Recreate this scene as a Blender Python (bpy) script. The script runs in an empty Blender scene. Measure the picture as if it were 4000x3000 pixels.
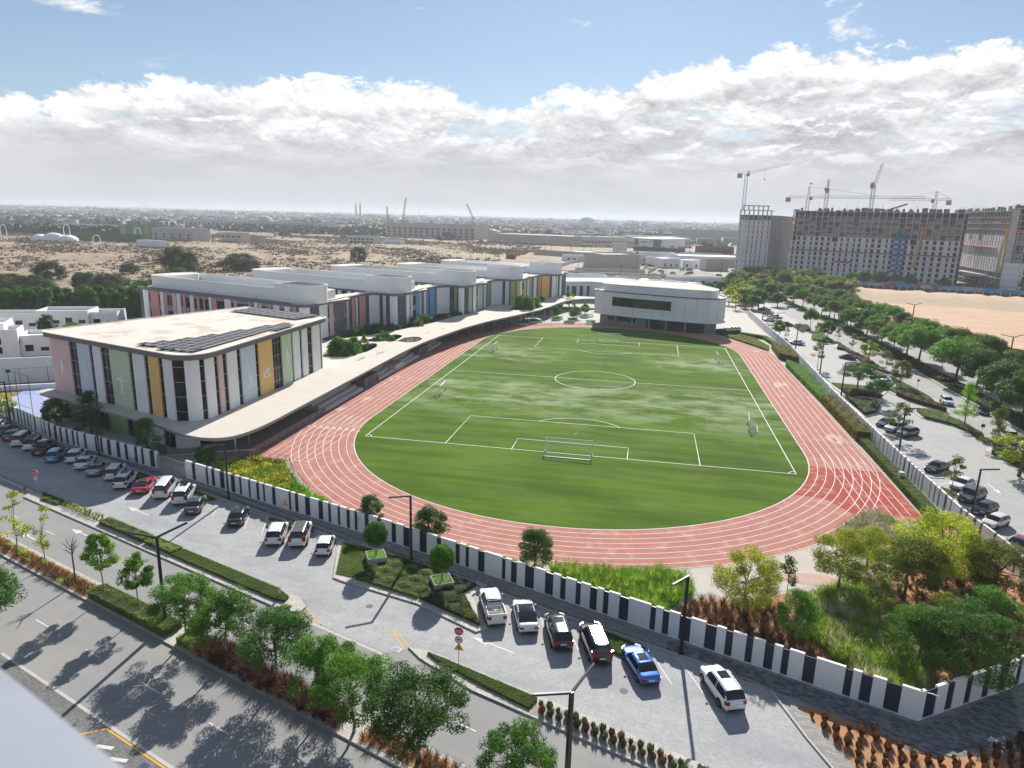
import bpy, math, random
import numpy as np
from mathutils.geometry import tessellate_polygon
from mathutils import Vector
random.seed(7)
SC = bpy.context.scene
COL = SC.collection
PI = math.pi

# ------------------------------------------------------------------ camera
CAM = (10.3986, -155.4748, 36.2660)
YAW, PITCH, ROLL = 0.18947, 0.23912, 0.02543
def cam_axes():
    cy, sy = math.cos(YAW), math.sin(YAW)
    f = Vector((-sy*math.cos(PITCH), cy*math.cos(PITCH), -math.sin(PITCH)))
    r = Vector((cy, sy, 0)); u = r.cross(f)
    return r*math.cos(ROLL)+u*math.sin(ROLL), -r*math.sin(ROLL)+u*math.cos(ROLL), f
_r, _u, _f = cam_axes()
cam = bpy.data.cameras.new('camera'); camo = bpy.data.objects.new('camera', cam); COL.objects.link(camo)
from mathutils import Matrix
M = Matrix((( _r.x, _u.x, -_f.x, CAM[0]), (_r.y, _u.y, -_f.y, CAM[1]), (_r.z, _u.z, -_f.z, CAM[2]), (0,0,0,1)))
camo.matrix_world = M
cam.sensor_width = 36; cam.lens = 36*2693.6/4000; cam.clip_start = 0.05; cam.clip_end = 40000
cam.dof.use_dof = True; cam.dof.focus_distance = 110; cam.dof.aperture_fstop = 24.24/4.5
SC.camera = camo

# ------------------------------------------------------------------ light
SUN_EL, SUN_AZ = math.radians(32), math.radians(92)      # azimuth counter-clockwise from +X
sl = bpy.data.lights.new('sun', 'SUN'); sl.energy = 5.0; sl.angle = math.radians(0.5); sl.color = (1, .955, .89)
so = bpy.data.objects.new('sun', sl); COL.objects.link(so)
sd = Vector((math.cos(SUN_EL)*math.cos(SUN_AZ), math.cos(SUN_EL)*math.sin(SUN_AZ), math.sin(SUN_EL)))
so.rotation_euler = sd.to_track_quat('Z', 'Y').to_euler()
SC.view_settings.view_transform = 'Standard'; SC.view_settings.look = 'None'
SC.view_settings.exposure = 0.6; SC.view_settings.gamma = 1.0; SC.view_settings.use_curve_mapping = False
SC.cycles.max_bounces = 6; SC.cycles.diffuse_bounces = 3; SC.cycles.glossy_bounces = 3; SC.cycles.transparent_max_bounces = 8
SC.cycles.transmission_bounces = 3; SC.cycles.volume_bounces = 1; SC.cycles.use_denoising = True
SC.cycles.sample_clamp_indirect = 6.0

class NG:
    def __init__(s, tree): s.t = tree; s.n = tree.nodes; s.l = tree.links; s.n.clear()
    def new(s, ty, **kw):
        n = s.n.new(ty)
        for k, v in kw.items(): setattr(n, k, v)
        return n
    def put(s, sock, v):
        if v is None: return
        if isinstance(v, bpy.types.NodeSocket): s.l.new(v, sock)
        else: sock.default_value = v
    def m(s, op, a, b=None, c=None, clamp=False):
        n = s.new('ShaderNodeMath', operation=op, use_clamp=clamp)
        s.put(n.inputs[0], a); s.put(n.inputs[1], b)
        if c is not None: s.put(n.inputs[2], c)
        return n.outputs[0]
    def ss(s, x, e0, e1, o0=0.0, o1=1.0):
        n = s.new('ShaderNodeMapRange', interpolation_type='SMOOTHSTEP')
        s.put(n.inputs['Value'], x); s.put(n.inputs['From Min'], e0); s.put(n.inputs['From Max'], e1)
        s.put(n.inputs['To Min'], o0); s.put(n.inputs['To Max'], o1); return n.outputs['Result']
    def noise(s, vec, scale, detail=4, rough=.55, dist=0, lac=2.0):
        n = s.new('ShaderNodeTexNoise'); s.put(n.inputs['Vector'], vec)
        n.inputs['Scale'].default_value = scale; n.inputs['Detail'].default_value = detail
        n.inputs['Roughness'].default_value = rough; n.inputs['Distortion'].default_value = dist
        n.inputs['Lacunarity'].default_value = lac
        return n.outputs['Fac']
    def mix(s, f, a, b):
        n = s.new('ShaderNodeMix', data_type='RGBA'); s.put(n.inputs[0], f)
        for i, v in ((6, a), (7, b)):
            s.put(n.inputs[i], v if isinstance(v, bpy.types.NodeSocket) else (tuple(v)+(1,))[:4])
        return n.outputs[2]
    def scalec(s, col, f):
        n = s.new('ShaderNodeVectorMath', operation='SCALE')
        s.put(n.inputs[0], col if isinstance(col, bpy.types.NodeSocket) else tuple(col)[:3]); s.put(n.inputs[3], f); return n.outputs[0]
    def xyz(s, v):
        n = s.new('ShaderNodeSeparateXYZ'); s.put(n.inputs[0], v); return n.outputs
    def vec(s, x, y, z):
        n = s.new('ShaderNodeCombineXYZ'); s.put(n.inputs[0], x); s.put(n.inputs[1], y); s.put(n.inputs[2], z); return n.outputs[0]
    def map(s, v, scale=(1,1,1), rot=(0,0,0), loc=(0,0,0)):
        n = s.new('ShaderNodeMapping'); s.put(n.inputs[0], v); n.inputs['Scale'].default_value = scale
        n.inputs['Rotation'].default_value = rot; n.inputs['Location'].default_value = loc; return n.outputs[0]

def build_world():
    w = bpy.data.worlds.new('World'); SC.world = w; w.use_nodes = True
    g = NG(w.node_tree)
    sky = g.new('ShaderNodeTexSky', sky_type='NISHITA'); sky.sun_disc = False
    sky.sun_elevation = SUN_EL; sky.sun_rotation = PI/2-SUN_AZ
    sky.altitude = 0; sky.air_density = 1.0; sky.dust_density = .15; sky.ozone_density = 3.5
    tc = g.new('ShaderNodeTexCoord'); d = g.xyz(tc.outputs['Generated'])
    az = g.m('MULTIPLY', g.m('ARCTAN2', d[0], d[1]), 57.2958)
    el = g.m('MULTIPLY', g.m('ARCSINE', d[2]), 57.2958)
    # height of the cloud bank's upper edge against azimuth
    ramp = g.new('ShaderNodeValToRGB'); cr = ramp.color_ramp; cr.interpolation = 'B_SPLINE'
    stops = CLOUD_EDGE
    mp = g.new('ShaderNodeMapRange'); g.put(mp.inputs[0], az)
    mp.inputs[1].default_value = -55; mp.inputs[2].default_value = 35
    g.l.new(mp.outputs[0], ramp.inputs[0])
    while len(cr.elements) < len(stops): cr.elements.new(.5)
    for e, (a, h) in zip(cr.elements, stops):
        e.position = (a+55)/90; v = h/20; e.color = (v, v, v, 1)
    edge = g.m('MULTIPLY', ramp.outputs[0], 20)
    p = g.vec(g.m('MULTIPLY', az, .1), g.m('MULTIPLY', el, .16), 0)
    n1 = g.noise(p, 1.5, 3, .5, .1); n2 = g.noise(g.map(p, loc=(7, 3, 2)), 3.6, 10, .60, .35); n3 = g.noise(g.map(p, loc=(1, 9, 5)), 16, 6, .62, .3)
    puff = g.m('ADD', g.m('ADD', g.m('MULTIPLY', g.m('SUBTRACT', n1, .5), 2.6), g.m('MULTIPLY', g.m('SUBTRACT', n2, .5), 5.0)), g.m('MULTIPLY', g.m('SUBTRACT', n3, .5), 1.6))
    depth = g.m('ADD', g.m('SUBTRACT', edge, el), puff)     # > 0 inside the cloud, in degrees
    mask = g.ss(depth, -.25, .55)
    # thin places low in the bank where blue shows
    n4 = g.noise(g.map(p, scale=(.7, 1.6, 1), loc=(31, 2, 9)), 1.6, 8, .6, .4)
    gx = g.m('DIVIDE', g.m('ADD', az, 12.5), 5.5); gy = g.m('DIVIDE', g.m('SUBTRACT', el, 6.3), .9)
    gr = g.m('ADD', g.m('MULTIPLY', gx, gx), g.m('MULTIPLY', gy, gy))
    gap = g.m('MAXIMUM', g.ss(g.m('ADD', gr, g.m('MULTIPLY', g.m('SUBTRACT', n2, .5), 6)), 1.1, .1), g.m('MULTIPLY', g.ss(n4, .58, .68), g.m('MULTIPLY', g.ss(el, 4.2, 5.6), g.ss(el, 9, 7))))
    mask = g.m('MULTIPLY', mask, g.m('SUBTRACT', 1, g.m('MULTIPLY', gap, .5)))
    # small scattered clouds higher up
    ps = g.map(p, scale=(1, 1.5, 1), loc=(21.6, 14, 0)); hs = g.noise(ps, .95, 9, .62, .35)
    for a0, e0, ra, re_, k in ((-40, 12.6, 6, 1.2, .17), (-6.6, 14.0, 2.4, .8, .16)):
        gx = g.m('DIVIDE', g.m('SUBTRACT', az, a0), ra); gy = g.m('DIVIDE', g.m('SUBTRACT', el, e0), re_)
        hs = g.m('ADD', hs, g.m('MULTIPLY', g.ss(g.m('ADD', g.m('MULTIPLY', gx, gx), g.m('MULTIPLY', gy, gy)), 1, 0), k))
    scat = g.m('MULTIPLY', g.ss(hs, .63, .72), .9)
    mask = g.m('MAXIMUM', mask, g.m('MULTIPLY', scat, g.ss(el, 8, 12)))
    # shading: bright lit crests, grey undersides, milky towards the horizon
    relief = g.m('SUBTRACT', n2, g.noise(g.map(p, loc=(7, 3-.12, 2)), 3.6, 10, .60, .35))      # billows lit from above
    relf = g.m('SUBTRACT', n3, g.noise(g.map(p, loc=(1, 9-.03, 5)), 16, 6, .62, .3))
    under = g.ss(g.m('SUBTRACT', depth, g.m('MULTIPLY', g.m('SUBTRACT', n2, .4), 6)), .1, 2.3)
    body = g.mix(g.ss(g.noise(g.map(p, scale=(.8, 1.9, 1), loc=(4, 30, 0)), 1.5, 7, .6, .3), .36, .66), (.58,.595,.635), (.88,.885,.895))
    # lower banks of cumulus with their own lit crests
    r1 = g.noise(g.map(p, scale=(.9, 1.5, 1), loc=(17, 5, 0)), 2.0, 9, .60, .35); r2 = g.noise(g.map(p, scale=(.9, 1.5, 1), loc=(17, 5-.10, 0)), 2.0, 9, .60, .35)
    crest = g.m('MULTIPLY', g.ss(g.m('SUBTRACT', r1, r2), .01, .11), g.ss(el, 2.5, 5.5))
    body = g.mix(g.m('MULTIPLY', crest, .95), body, (1.06,1.06,1.05))
    col = g.mix(under, (1.06, 1.06, 1.05), body)
    lit = g.m('ADD', g.m('MULTIPLY', relief, 2.6), g.m('MULTIPLY', relf, 1.2))
    lowf = g.ss(el, 1.5, 6)
    col = g.scalec(col, g.m('ADD', 1.0, g.m('MULTIPLY', lit, g.m('MULTIPLY', lowf, .42))))
    low = g.ss(el, 7.5, .8)
    col = g.mix(g.m('MULTIPLY', low, .86), col, (.64, .655, .685))
    b1 = g.new('ShaderNodeBackground'); b2 = g.new('ShaderNodeBackground')
    g.l.new(g.mix(.13, sky.outputs[0], (9.5,10,10.5)), b1.inputs[0]); b1.inputs[1].default_value = SKY_STR
    g.l.new(col, b2.inputs[0]); b2.inputs[1].default_value = CLOUD_STR
    # haze veil low in the sky also where there is no cloud
    mk = g.m('MAXIMUM', mask, g.ss(el, 5.5, 1.0))
    ms = g.new('ShaderNodeMixShader'); g.l.new(mk, ms.inputs[0]); g.l.new(b1.outputs[0], ms.inputs[1]); g.l.new(b2.outputs[0], ms.inputs[2])
    o = g.new('ShaderNodeOutputWorld'); g.l.new(ms.outputs[0], o.inputs[0])
SKY_STR = 0.06; CLOUD_STR = 0.66
CLOUD_EDGE = [(-55,5.6),(-46,6.0),(-43,7.0),(-40,8.2),(-36,8.6),(-31,9.1),(-24,9.5),(-18,9.4),(-14,8.5),(-11,8.3),(-7,9.4),(-3,9.9),(1,11.0),(5,11.6),(12,11.5),(18,11.2),(24,11.4),(35,11)]
build_world()

# ------------------------------------------------------------------ materials
def new_mat(name):
    m = bpy.data.materials.new(name); m.use_nodes = True; g = NG(m.node_tree)
    b = g.new('ShaderNodeBsdfPrincipled'); o = g.new('ShaderNodeOutputMaterial'); g.l.new(b.outputs[0], o.inputs[0])
    return m, g, b, o
def pos(g): return g.new('ShaderNodeNewGeometry').outputs['Position']
def mat(name, c, rough=.8, var=.12, scale=.6, fine=.08, fscale=9, bump=0, metal=0, spec=.22, stain=None):
    m, g, b, o = new_mat(name); p = pos(g)
    f = g.m('ADD', 1.0, g.m('MULTIPLY', g.m('SUBTRACT', g.noise(p, scale, 5, .6), .5), var*4))
    f2 = g.m('ADD', f, g.m('MULTIPLY', g.m('SUBTRACT', g.noise(p, fscale, 3, .6), .5), fine*4))
    col = g.scalec(c, f2)
    if stain:
        sc, th, c2, amt = stain
        k = g.m('MULTIPLY', g.ss(g.noise(g.map(p, loc=(3, 8, 1)), sc, 6, .65), th, th+.12), amt)
        col = g.mix(k, col, c2)
    g.l.new(col, b.inputs['Base Color']); b.inputs['Roughness'].default_value = rough
    b.inputs['Metallic'].default_value = metal; b.inputs['Specular IOR Level'].default_value = spec
    if bump:
        bn = g.new('ShaderNodeBump'); bn.inputs['Strength'].default_value = bump; bn.inputs['Distance'].default_value = .03
        g.l.new(g.noise(p, fscale*2, 3, .6), bn.inputs['Height']); g.l.new(bn.outputs[0], b.inputs['Normal'])
    return m
def glossy(name, c, rough=.3, coat=0, metal=0, spec=.5):
    m, g, b, o = new_mat(name)
    f = g.m('ADD', 1.0, g.m('MULTIPLY', g.m('SUBTRACT', g.noise(pos(g), 3, 4, .6), .5), .16))
    g.l.new(g.scalec(c, f), b.inputs['Base Color'])
    b.inputs['Roughness'].default_value = rough; b.inputs['Coat Weight'].default_value = coat; b.inputs['Coat Roughness'].default_value = .05
    b.inputs['Metallic'].default_value = metal; b.inputs['Specular IOR Level'].default_value = spec
    return m
def leafmat(name, c1, c2, tr=.35, sc=.35, rough=.55):
    m, g, b, o = new_mat(name); p = pos(g)
    k = g.ss(g.noise(p, sc, 3, .6), .36, .64); k2 = g.ss(g.noise(p, 4.5, 2, .6), .3, .7)
    oi = g.new('ShaderNodeObjectInfo').outputs['Random']
    col = g.mix(g.m('ADD', g.m('MULTIPLY', k, .6), g.m('MULTIPLY', k2, .4)), c1, c2)
    col = g.scalec(col, g.m('ADD', .8, g.m('MULTIPLY', oi, .4)))
    g.l.new(col, b.inputs['Base Color']); b.inputs['Roughness'].default_value = rough; b.inputs['Specular IOR Level'].default_value = .08
    t = g.new('ShaderNodeBsdfTranslucent'); g.l.new(g.scalec(col, 1.5), t.inputs[0])
    mx = g.new('ShaderNodeMixShader'); mx.inputs[0].default_value = tr
    g.l.new(b.outputs[0], mx.inputs[1]); g.l.new(t.outputs[0], mx.inputs[2]); g.l.new(mx.outputs[0], o.inputs[0])
    return m
def paving(name, c, bw, bh, ang, amt=.25, dark=(.12,.125,.14), stain=.35, row=0.5):
    m, g, b, o = new_mat(name); p = pos(g); q = g.map(p, rot=(0, 0, ang))
    br = g.new('ShaderNodeTexBrick'); g.l.new(q, br.inputs['Vector']); br.offset = row
    br.inputs['Color1'].default_value = (*[x*(1-amt) for x in c], 1); br.inputs['Color2'].default_value = (*[x*(1+amt) for x in c], 1)
    br.inputs['Mortar'].default_value = (*[x*.45 for x in c], 1); br.inputs['Scale'].default_value = 1
    br.inputs['Mortar Size'].default_value = .012; br.inputs['Brick Width'].default_value = bw; br.inputs['Row Height'].default_value = bh
    n = g.noise(g.map(p, rot=(0, 0, ang), scale=(.35, 1, 1)), .25, 6, .62)
    n2 = g.noise(p, .9, 6, .65)
    col = g.mix(g.m('MULTIPLY', g.ss(n, .42, .68), stain), br.outputs[0], dark)
    col = g.scalec(col, g.m('ADD', .8, g.m('MULTIPLY', n2, .4)))
    g.l.new(col, b.inputs['Base Color']); b.inputs['Roughness'].default_value = .8; b.inputs['Specular IOR Level'].default_value = .3
    return m
HAZE = 1.7e-4
# ------------------------------------------------------------------ geometry helpers
class MB:
    """collects shapes and links them as ONE mesh object"""
    def __init__(s): s.v = []; s.f = []; s.k = []
    def add(s, vs, fs, k=0):
        o = len(s.v); s.v += [tuple(x) for x in vs]; s.f += [tuple(i+o for i in f) for f in fs]; s.k += [k]*len(fs); return s
    def box(s, x0, y0, z0, x1, y1, z1, k=0):
        return s.add([(x0,y0,z0),(x1,y0,z0),(x1,y1,z0),(x0,y1,z0),(x0,y0,z1),(x1,y0,z1),(x1,y1,z1),(x0,y1,z1)],
                     [(0,3,2,1),(4,5,6,7),(0,1,5,4),(1,2,6,5),(2,3,7,6),(3,0,4,7)], k)
    def obox(s, c, ax, hx, hy, z0, z1, k=0):
        """box centred on c (x,y) with half sizes, turned by ax radians"""
        ca, sa = math.cos(ax), math.sin(ax)
        q = [(c[0]+ca*a-sa*b, c[1]+sa*a+ca*b) for a, b in ((-hx,-hy),(hx,-hy),(hx,hy),(-hx,hy))]
        return s.prism(q, z0, z1, k)
    def prism(s, poly, z0, z1, k=0, top=True, bottom=True, kt=None):
        n = len(poly); a = sum(poly[i][0]*poly[(i+1)%n][1]-poly[(i+1)%n][0]*poly[i][1] for i in range(n))
        if a < 0: poly = poly[::-1]
        o = len(s.v); s.v += [(x, y, z0) for x, y in poly]+[(x, y, z1) for x, y in poly]
        for i in range(n): j = (i+1) % n; s.f.append((o+i, o+j, o+n+j, o+n+i)); s.k.append(k)
        if top: s.f.append(tuple(o+n+i for i in range(n))); s.k.append(k if kt is None else kt)
        if bottom: s.f.append(tuple(o+n-1-i for i in range(n))); s.k.append(k)
        return s
    def sheet(s, poly, z, k=0, holes=()):
        loops = [[Vector((x, y, 0)) for x, y in poly]]+[[Vector((x, y, 0)) for x, y in h] for h in holes]
        pts = [p for l in loops for p in l]; o = len(s.v); s.v += [(p.x, p.y, z) for p in pts]
        for t in tessellate_polygon(loops):
            a, b, c = [pts[i] for i in t]
            if (b-a).cross(c-a).z < 0: t = t[::-1]
            s.f.append(tuple(o+i for i in t)); s.k.append(k)
        return s
    def slab(s, poly, z0, z1, holes=(), k=0, kt=0):
        s.sheet(poly, z1, kt, holes); o = len(s.f); s.sheet(poly, z0, k, holes)
        s.f[o:] = [f[::-1] for f in s.f[o:]]
        for ring in [poly]+list(holes):
            n = len(ring); b = len(s.v); s.v += [(x, y, z0) for x, y in ring]+[(x, y, z1) for x, y in ring]
            for i in range(n): j = (i+1) % n; s.f.append((b+i, b+j, b+n+j, b+n+i)); s.k.append(k)
        return s
    def bar(s, a, b, r, n=4, r2=None, k=0, cap=True):
        a = Vector(a); b = Vector(b); d = (b-a)
        if d.length < 1e-6: return s
        d.normalize(); u = d.orthogonal().normalized()
        if abs(d.z) < .99: u = Vector((-d.y, d.x, 0)).normalized()
        w = d.cross(u); r2 = r if r2 is None else r2; o = len(s.v); ph = PI/4 if n == 4 else 0
        for p, rr in ((a, r), (b, r2)):
            for i in range(n):
                t = 2*PI*i/n+ph; q = p+(u*math.cos(t)+w*math.sin(t))*rr; s.v.append((q.x, q.y, q.z))
        for i in range(n): j = (i+1) % n; s.f.append((o+i, o+j, o+n+j, o+n+i)); s.k.append(k)
        if cap: s.f.append(tuple(o+n-1-i for i in range(n))); s.f.append(tuple(o+n+i for i in range(n))); s.k += [k, k]
        return s
    def path(s, pts, rs, n=6, k=0):
        for i in range(len(pts)-1): s.bar(pts[i], pts[i+1], rs[i], n, rs[i+1], k, cap=(i in (0, len(pts)-2)))
        return s
    def ribbon(s, pts, w, z, k=0, closed=False):
        n = len(pts); L = []; R = []
        for i in range(n):
            if closed: a, b = pts[i-1], pts[(i+1) % n]
            else: a, b = pts[max(0, i-1)], pts[min(n-1, i+1)]
            dx, dy = b[0]-a[0], b[1]-a[1]; l = math.hypot(dx, dy) or 1; nx, ny = -dy/l*w/2, dx/l*w/2
            L.append((pts[i][0]+nx, pts[i][1]+ny, z)); R.append((pts[i][0]-nx, pts[i][1]-ny, z))
        o = len(s.v); s.v += L+R
        for i in range(n if closed else n-1): j = (i+1) % n; s.f.append((o+n+i, o+n+j, o+j, o+i)); s.k.append(k)
        return s
    def wall(s, pts, w, z0, z1, k=0, closed=False):
        n = len(pts); L = []; R = []
        for i in range(n):
            if closed: a, b = pts[i-1], pts[(i+1) % n]
            else: a, b = pts[max(0, i-1)], pts[min(n-1, i+1)]
            dx, dy = b[0]-a[0], b[1]-a[1]; l = math.hypot(dx, dy) or 1; nx, ny = -dy/l*w/2, dx/l*w/2
            L.append((pts[i][0]+nx, pts[i][1]+ny)); R.append((pts[i][0]-nx, pts[i][1]-ny))
        o = len(s.v)
        for r in (L, R): s.v += [(x, y, z0) for x, y in r]+[(x, y, z1) for x, y in r]
        for i in range(n if closed else n-1):
            j = (i+1) % n; a, b, c, d = o+i, o+j, o+2*n+i, o+2*n+j
            s.f += [(b, a, a+n, b+n), (c, d, d+n, c+n), (c+n, d+n, b+n, a+n), (a, b, d, c)]; s.k += [k]*4
        if not closed:
            for i, fl in ((0, 0), (n-1, 1)):
                f = (o+i, o+2*n+i, o+3*n+i, o+n+i); s.f.append(f[::-1] if fl else f); s.k.append(k)
        return s
    def ellip(s, c, rx, ry, rz, nu=10, nv=6, k=0):
        o = len(s.v)
        for j in range(1, nv):
            t = PI*j/nv
            for i in range(nu): a = 2*PI*i/nu; s.v.append((c[0]+rx*math.sin(t)*math.cos(a), c[1]+ry*math.sin(t)*math.sin(a), c[2]+rz*math.cos(t)))
        s.v += [(c[0], c[1], c[2]+rz), (c[0], c[1], c[2]-rz)]; T = o+(nv-1)*nu
        for j in range(nv-2):
            for i in range(nu): i2 = (i+1) % nu; s.f.append((o+j*nu+i, o+(j+1)*nu+i, o+(j+1)*nu+i2, o+j*nu+i2)); s.k.append(k)
        for i in range(nu):
            i2 = (i+1) % nu; s.f.append((T, o+i, o+i2)); s.f.append((T+1, o+(nv-2)*nu+i2, o+(nv-2)*nu+i)); s.k += [k, k]
        return s
    def mesh(s, name, mats, smooth=False):
        me = bpy.data.meshes.new(name); me.from_pydata(s.v, [], s.f)
        for m in (mats if isinstance(mats, (list, tuple)) else [mats]): me.materials.append(m)
        if any(s.k): me.polygons.foreach_set('material_index', s.k)
        if smooth: me.polygons.foreach_set('use_smooth', [True]*len(s.f))
        me.update(); return me
    def build(s, name, mats, parent=None, smooth=False, **kw):
        return link(name, s.mesh(name, mats, smooth), parent, **kw)
def tag(o, label=None, cat=None, group=None, kind=None):
    if label: o['label'] = label
    if cat: o['category'] = cat
    if group: o['group'] = group
    if kind: o['kind'] = kind
    return o
def link(name, me, parent=None, label=None, cat=None, group=None, kind=None, loc=None, rz=0, scale=None):
    o = bpy.data.objects.new(name, me); COL.objects.link(o)
    if parent: o.parent = parent
    if loc: o.location = loc
    if rz: o.rotation_euler = (0, 0, rz)
    if scale: o.scale = scale if isinstance(scale, tuple) else (scale,)*3
    return tag(o, label, cat, group, kind)
def empty(name, label, cat, loc=(0,0,0), rz=0, group=None, kind=None):
    o = link(name, None, None, label, cat, group, kind, loc, rz); o.empty_display_size = .5; return o
def kids(o): return [c for c in KID.get(o.name, [])]
KID = {}
def reg(o, parent): KID.setdefault(parent.name, []).append(o); return o
def copy_tree(o, loc, rz, label, group=None, scale=1, children=None):
    """copies a thing with its parts and sub-parts (meshes shared)"""
    r = o.copy(); COL.objects.link(r); r.location = loc; r.rotation_euler = (0, 0, rz); r.scale = (scale,)*3 if not isinstance(scale, tuple) else scale
    tag(r, label, None, group)
    for ch in (children if children is not None else o.children):
        c = ch.copy(); COL.objects.link(c); c.parent = r
        for g in ch.children: d = g.copy(); COL.objects.link(d); d.parent = c
    return r
def npmesh(name, V, F, mats, ki=None, smooth=False):
    V = np.asarray(V, dtype=np.float32); F = np.asarray(F, dtype=np.int32); n = F.shape[1]
    me = bpy.data.meshes.new(name); me.vertices.add(len(V)); me.vertices.foreach_set('co', V.ravel())
    me.loops.add(F.size); me.loops.foreach_set('vertex_index', F.ravel())
    me.polygons.add(len(F)); me.polygons.foreach_set('loop_start', np.arange(0, F.size, n, dtype=np.int32))
    try: me.polygons.foreach_set('loop_total', np.full(len(F), n, dtype=np.int32))
    except Exception: pass
    for m in (mats if isinstance(mats, (list, tuple)) else [mats]): me.materials.append(m)
    if ki is not None: me.polygons.foreach_set('material_index', np.asarray(ki, dtype=np.int32))
    if smooth: me.polygons.foreach_set('use_smooth', np.ones(len(F), dtype=bool))
    me.update(); me.validate(); return me
# street frame: s along the road (towards the east-south-east), c across it
EX, EY = .9425, -.3342
def S(s, c): return (EX*s-EY*c, EY*s+EX*c)
SA = math.atan2(EY, EX)
def arc(cx, cy, r, a0, a1, n=10):
    return [(cx+r*math.cos(math.radians(a0+(a1-a0)*i/n)), cy+r*math.sin(math.radians(a0+(a1-a0)*i/n))) for i in range(n+1)]
def cum(pl):
    L = [0]
    for a, b in zip(pl[:-1], pl[1:]): L.append(L[-1]+math.hypot(b[0]-a[0], b[1]-a[1]))
    return L
def along(pl, s, L=None):
    L = L or cum(pl); s = min(max(s, 0), L[-1]-1e-6)
    for i in range(len(pl)-1):
        if s <= L[i+1]:
            t = (s-L[i])/max(1e-9, L[i+1]-L[i]); a, b = pl[i], pl[i+1]; l = max(1e-9, L[i+1]-L[i])
            d = ((b[0]-a[0])/l, (b[1]-a[1])/l)
            return (a[0]+(b[0]-a[0])*t, a[1]+(b[1]-a[1])*t), d
def span(pl, s0, s1, off=0, L=None):
    """points of a polyline between two arc lengths, moved off to its right-hand side"""
    L = L or cum(pl); ss = [s0]+[x for x in L if s0+.02 < x < s1-.02]+[s1]; out = []
    for x in ss:
        p, d = along(pl, x, L)
        if L[0] < x < L[-1]:
            p2, d2 = along(pl, x+.01, L); _, d0 = along(pl, x-.01, L); d = (d0[0]+d2[0], d0[1]+d2[1]); l = math.hypot(*d) or 1; d = (d[0]/l, d[1]/l)
        out.append((p[0]+d[1]*off, p[1]-d[0]*off))
    return out
def inpoly(P, poly):
    x, y = P[:, 0], P[:, 1]; r = np.zeros(len(P), bool); n = len(poly)
    for i in range(n):
        x0, y0 = poly[i]; x1, y1 = poly[(i+1) % n]
        if y0 == y1: continue
        c = ((y0 > y) != (y1 > y)) & (x < (x1-x0)*(y-y0)/(y1-y0)+x0); r ^= c
    return r
def scatter(poly, spacing, rng, jitter=.35, ang=0.0):
    P = np.array(poly); ca, sa = math.cos(ang), math.sin(ang); R = np.array([[ca, -sa], [sa, ca]])
    Q = P@R; lo, hi = Q.min(0), Q.max(0)
    gx, gy = np.meshgrid(np.arange(lo[0], hi[0], spacing), np.arange(lo[1], hi[1], spacing))
    g = np.c_[gx.ravel(), gy.ravel()]+rng.uniform(-jitter, jitter, (gx.size, 2))*spacing
    g = g@R.T
    return g[inpoly(g, poly)]

# ------------------------------------------------------------------ palette
M_white = mat('white_render', (.80,.81,.82), .7, .04, .3, .02, stain=(.5,.6,(.5,.48,.44),.25))
M_wall = mat('wall_paint', (.80,.80,.79), .7, .05, .4, .03, stain=(.8,.62,(.5,.47,.42),.3))
M_conc = mat('light_concrete', (.62,.59,.53), .85, .07, .25, .05, 4, stain=(.33,.56,(.40,.36,.30),.6))
M_roof = mat('roof_screed', (.68,.63,.55), .9, .09, .2, .06, 5, stain=(.22,.52,(.50,.40,.31),.7))
M_gconc = mat('grey_concrete', (.30,.30,.31), .85, .12, .2, .05, 4)
M_dconc = mat('dark_concrete', (.16,.16,.165), .85, .12, .3, .05, 4)
M_fascia = mat('grey_fascia', (.16,.165,.18), .55, .05, .5, .02)
M_gpanel = mat('grey_lattice', (.085,.10,.13), .5, .15, .8, .1, 12)
M_navy = mat('navy_panel', (.03,.045,.09), .5, .1)
M_metal = glossy('dark_metal', (.018,.02,.026), .35, spec=.5)
M_slat = glossy('slat_metal', (.035,.05,.085), .4)
M_gmetal = glossy('galvanised_metal', (.42,.43,.45), .35, metal=.7)
M_glass = glossy('dark_glass', (.010,.011,.013), .10, spec=.22)
M_glassb = glossy('blue_glass', (.012,.020,.024), .08, spec=.4)
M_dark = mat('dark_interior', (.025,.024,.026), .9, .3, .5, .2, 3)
M_solar = glossy('solar_cell', (.045,.046,.05), .65, spec=.12)
M_pink = mat('pale_pink_panel', (.70,.50,.49), .7, .04); M_salmon = mat('salmon_panel', (.68,.30,.31), .7, .04)
M_green = mat('pale_green_panel', (.56,.66,.47), .7, .04); M_green2 = mat('leaf_green_panel', (.28,.42,.17), .7, .05)
M_orange = mat('ochre_panel', (.80,.52,.20), .7, .04); M_orange2 = mat('orange_panel', (.72,.33,.10), .7, .04)
M_blue = mat('pale_blue_panel', (.58,.67,.76), .7, .04); M_blue2 = mat('sky_blue_panel', (.20,.36,.60), .7, .04)
M_khaki = mat('khaki_panel', (.48,.44,.20), .7, .05); M_pgreen = mat('lime_panel', (.42,.48,.28), .7, .05)
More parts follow.
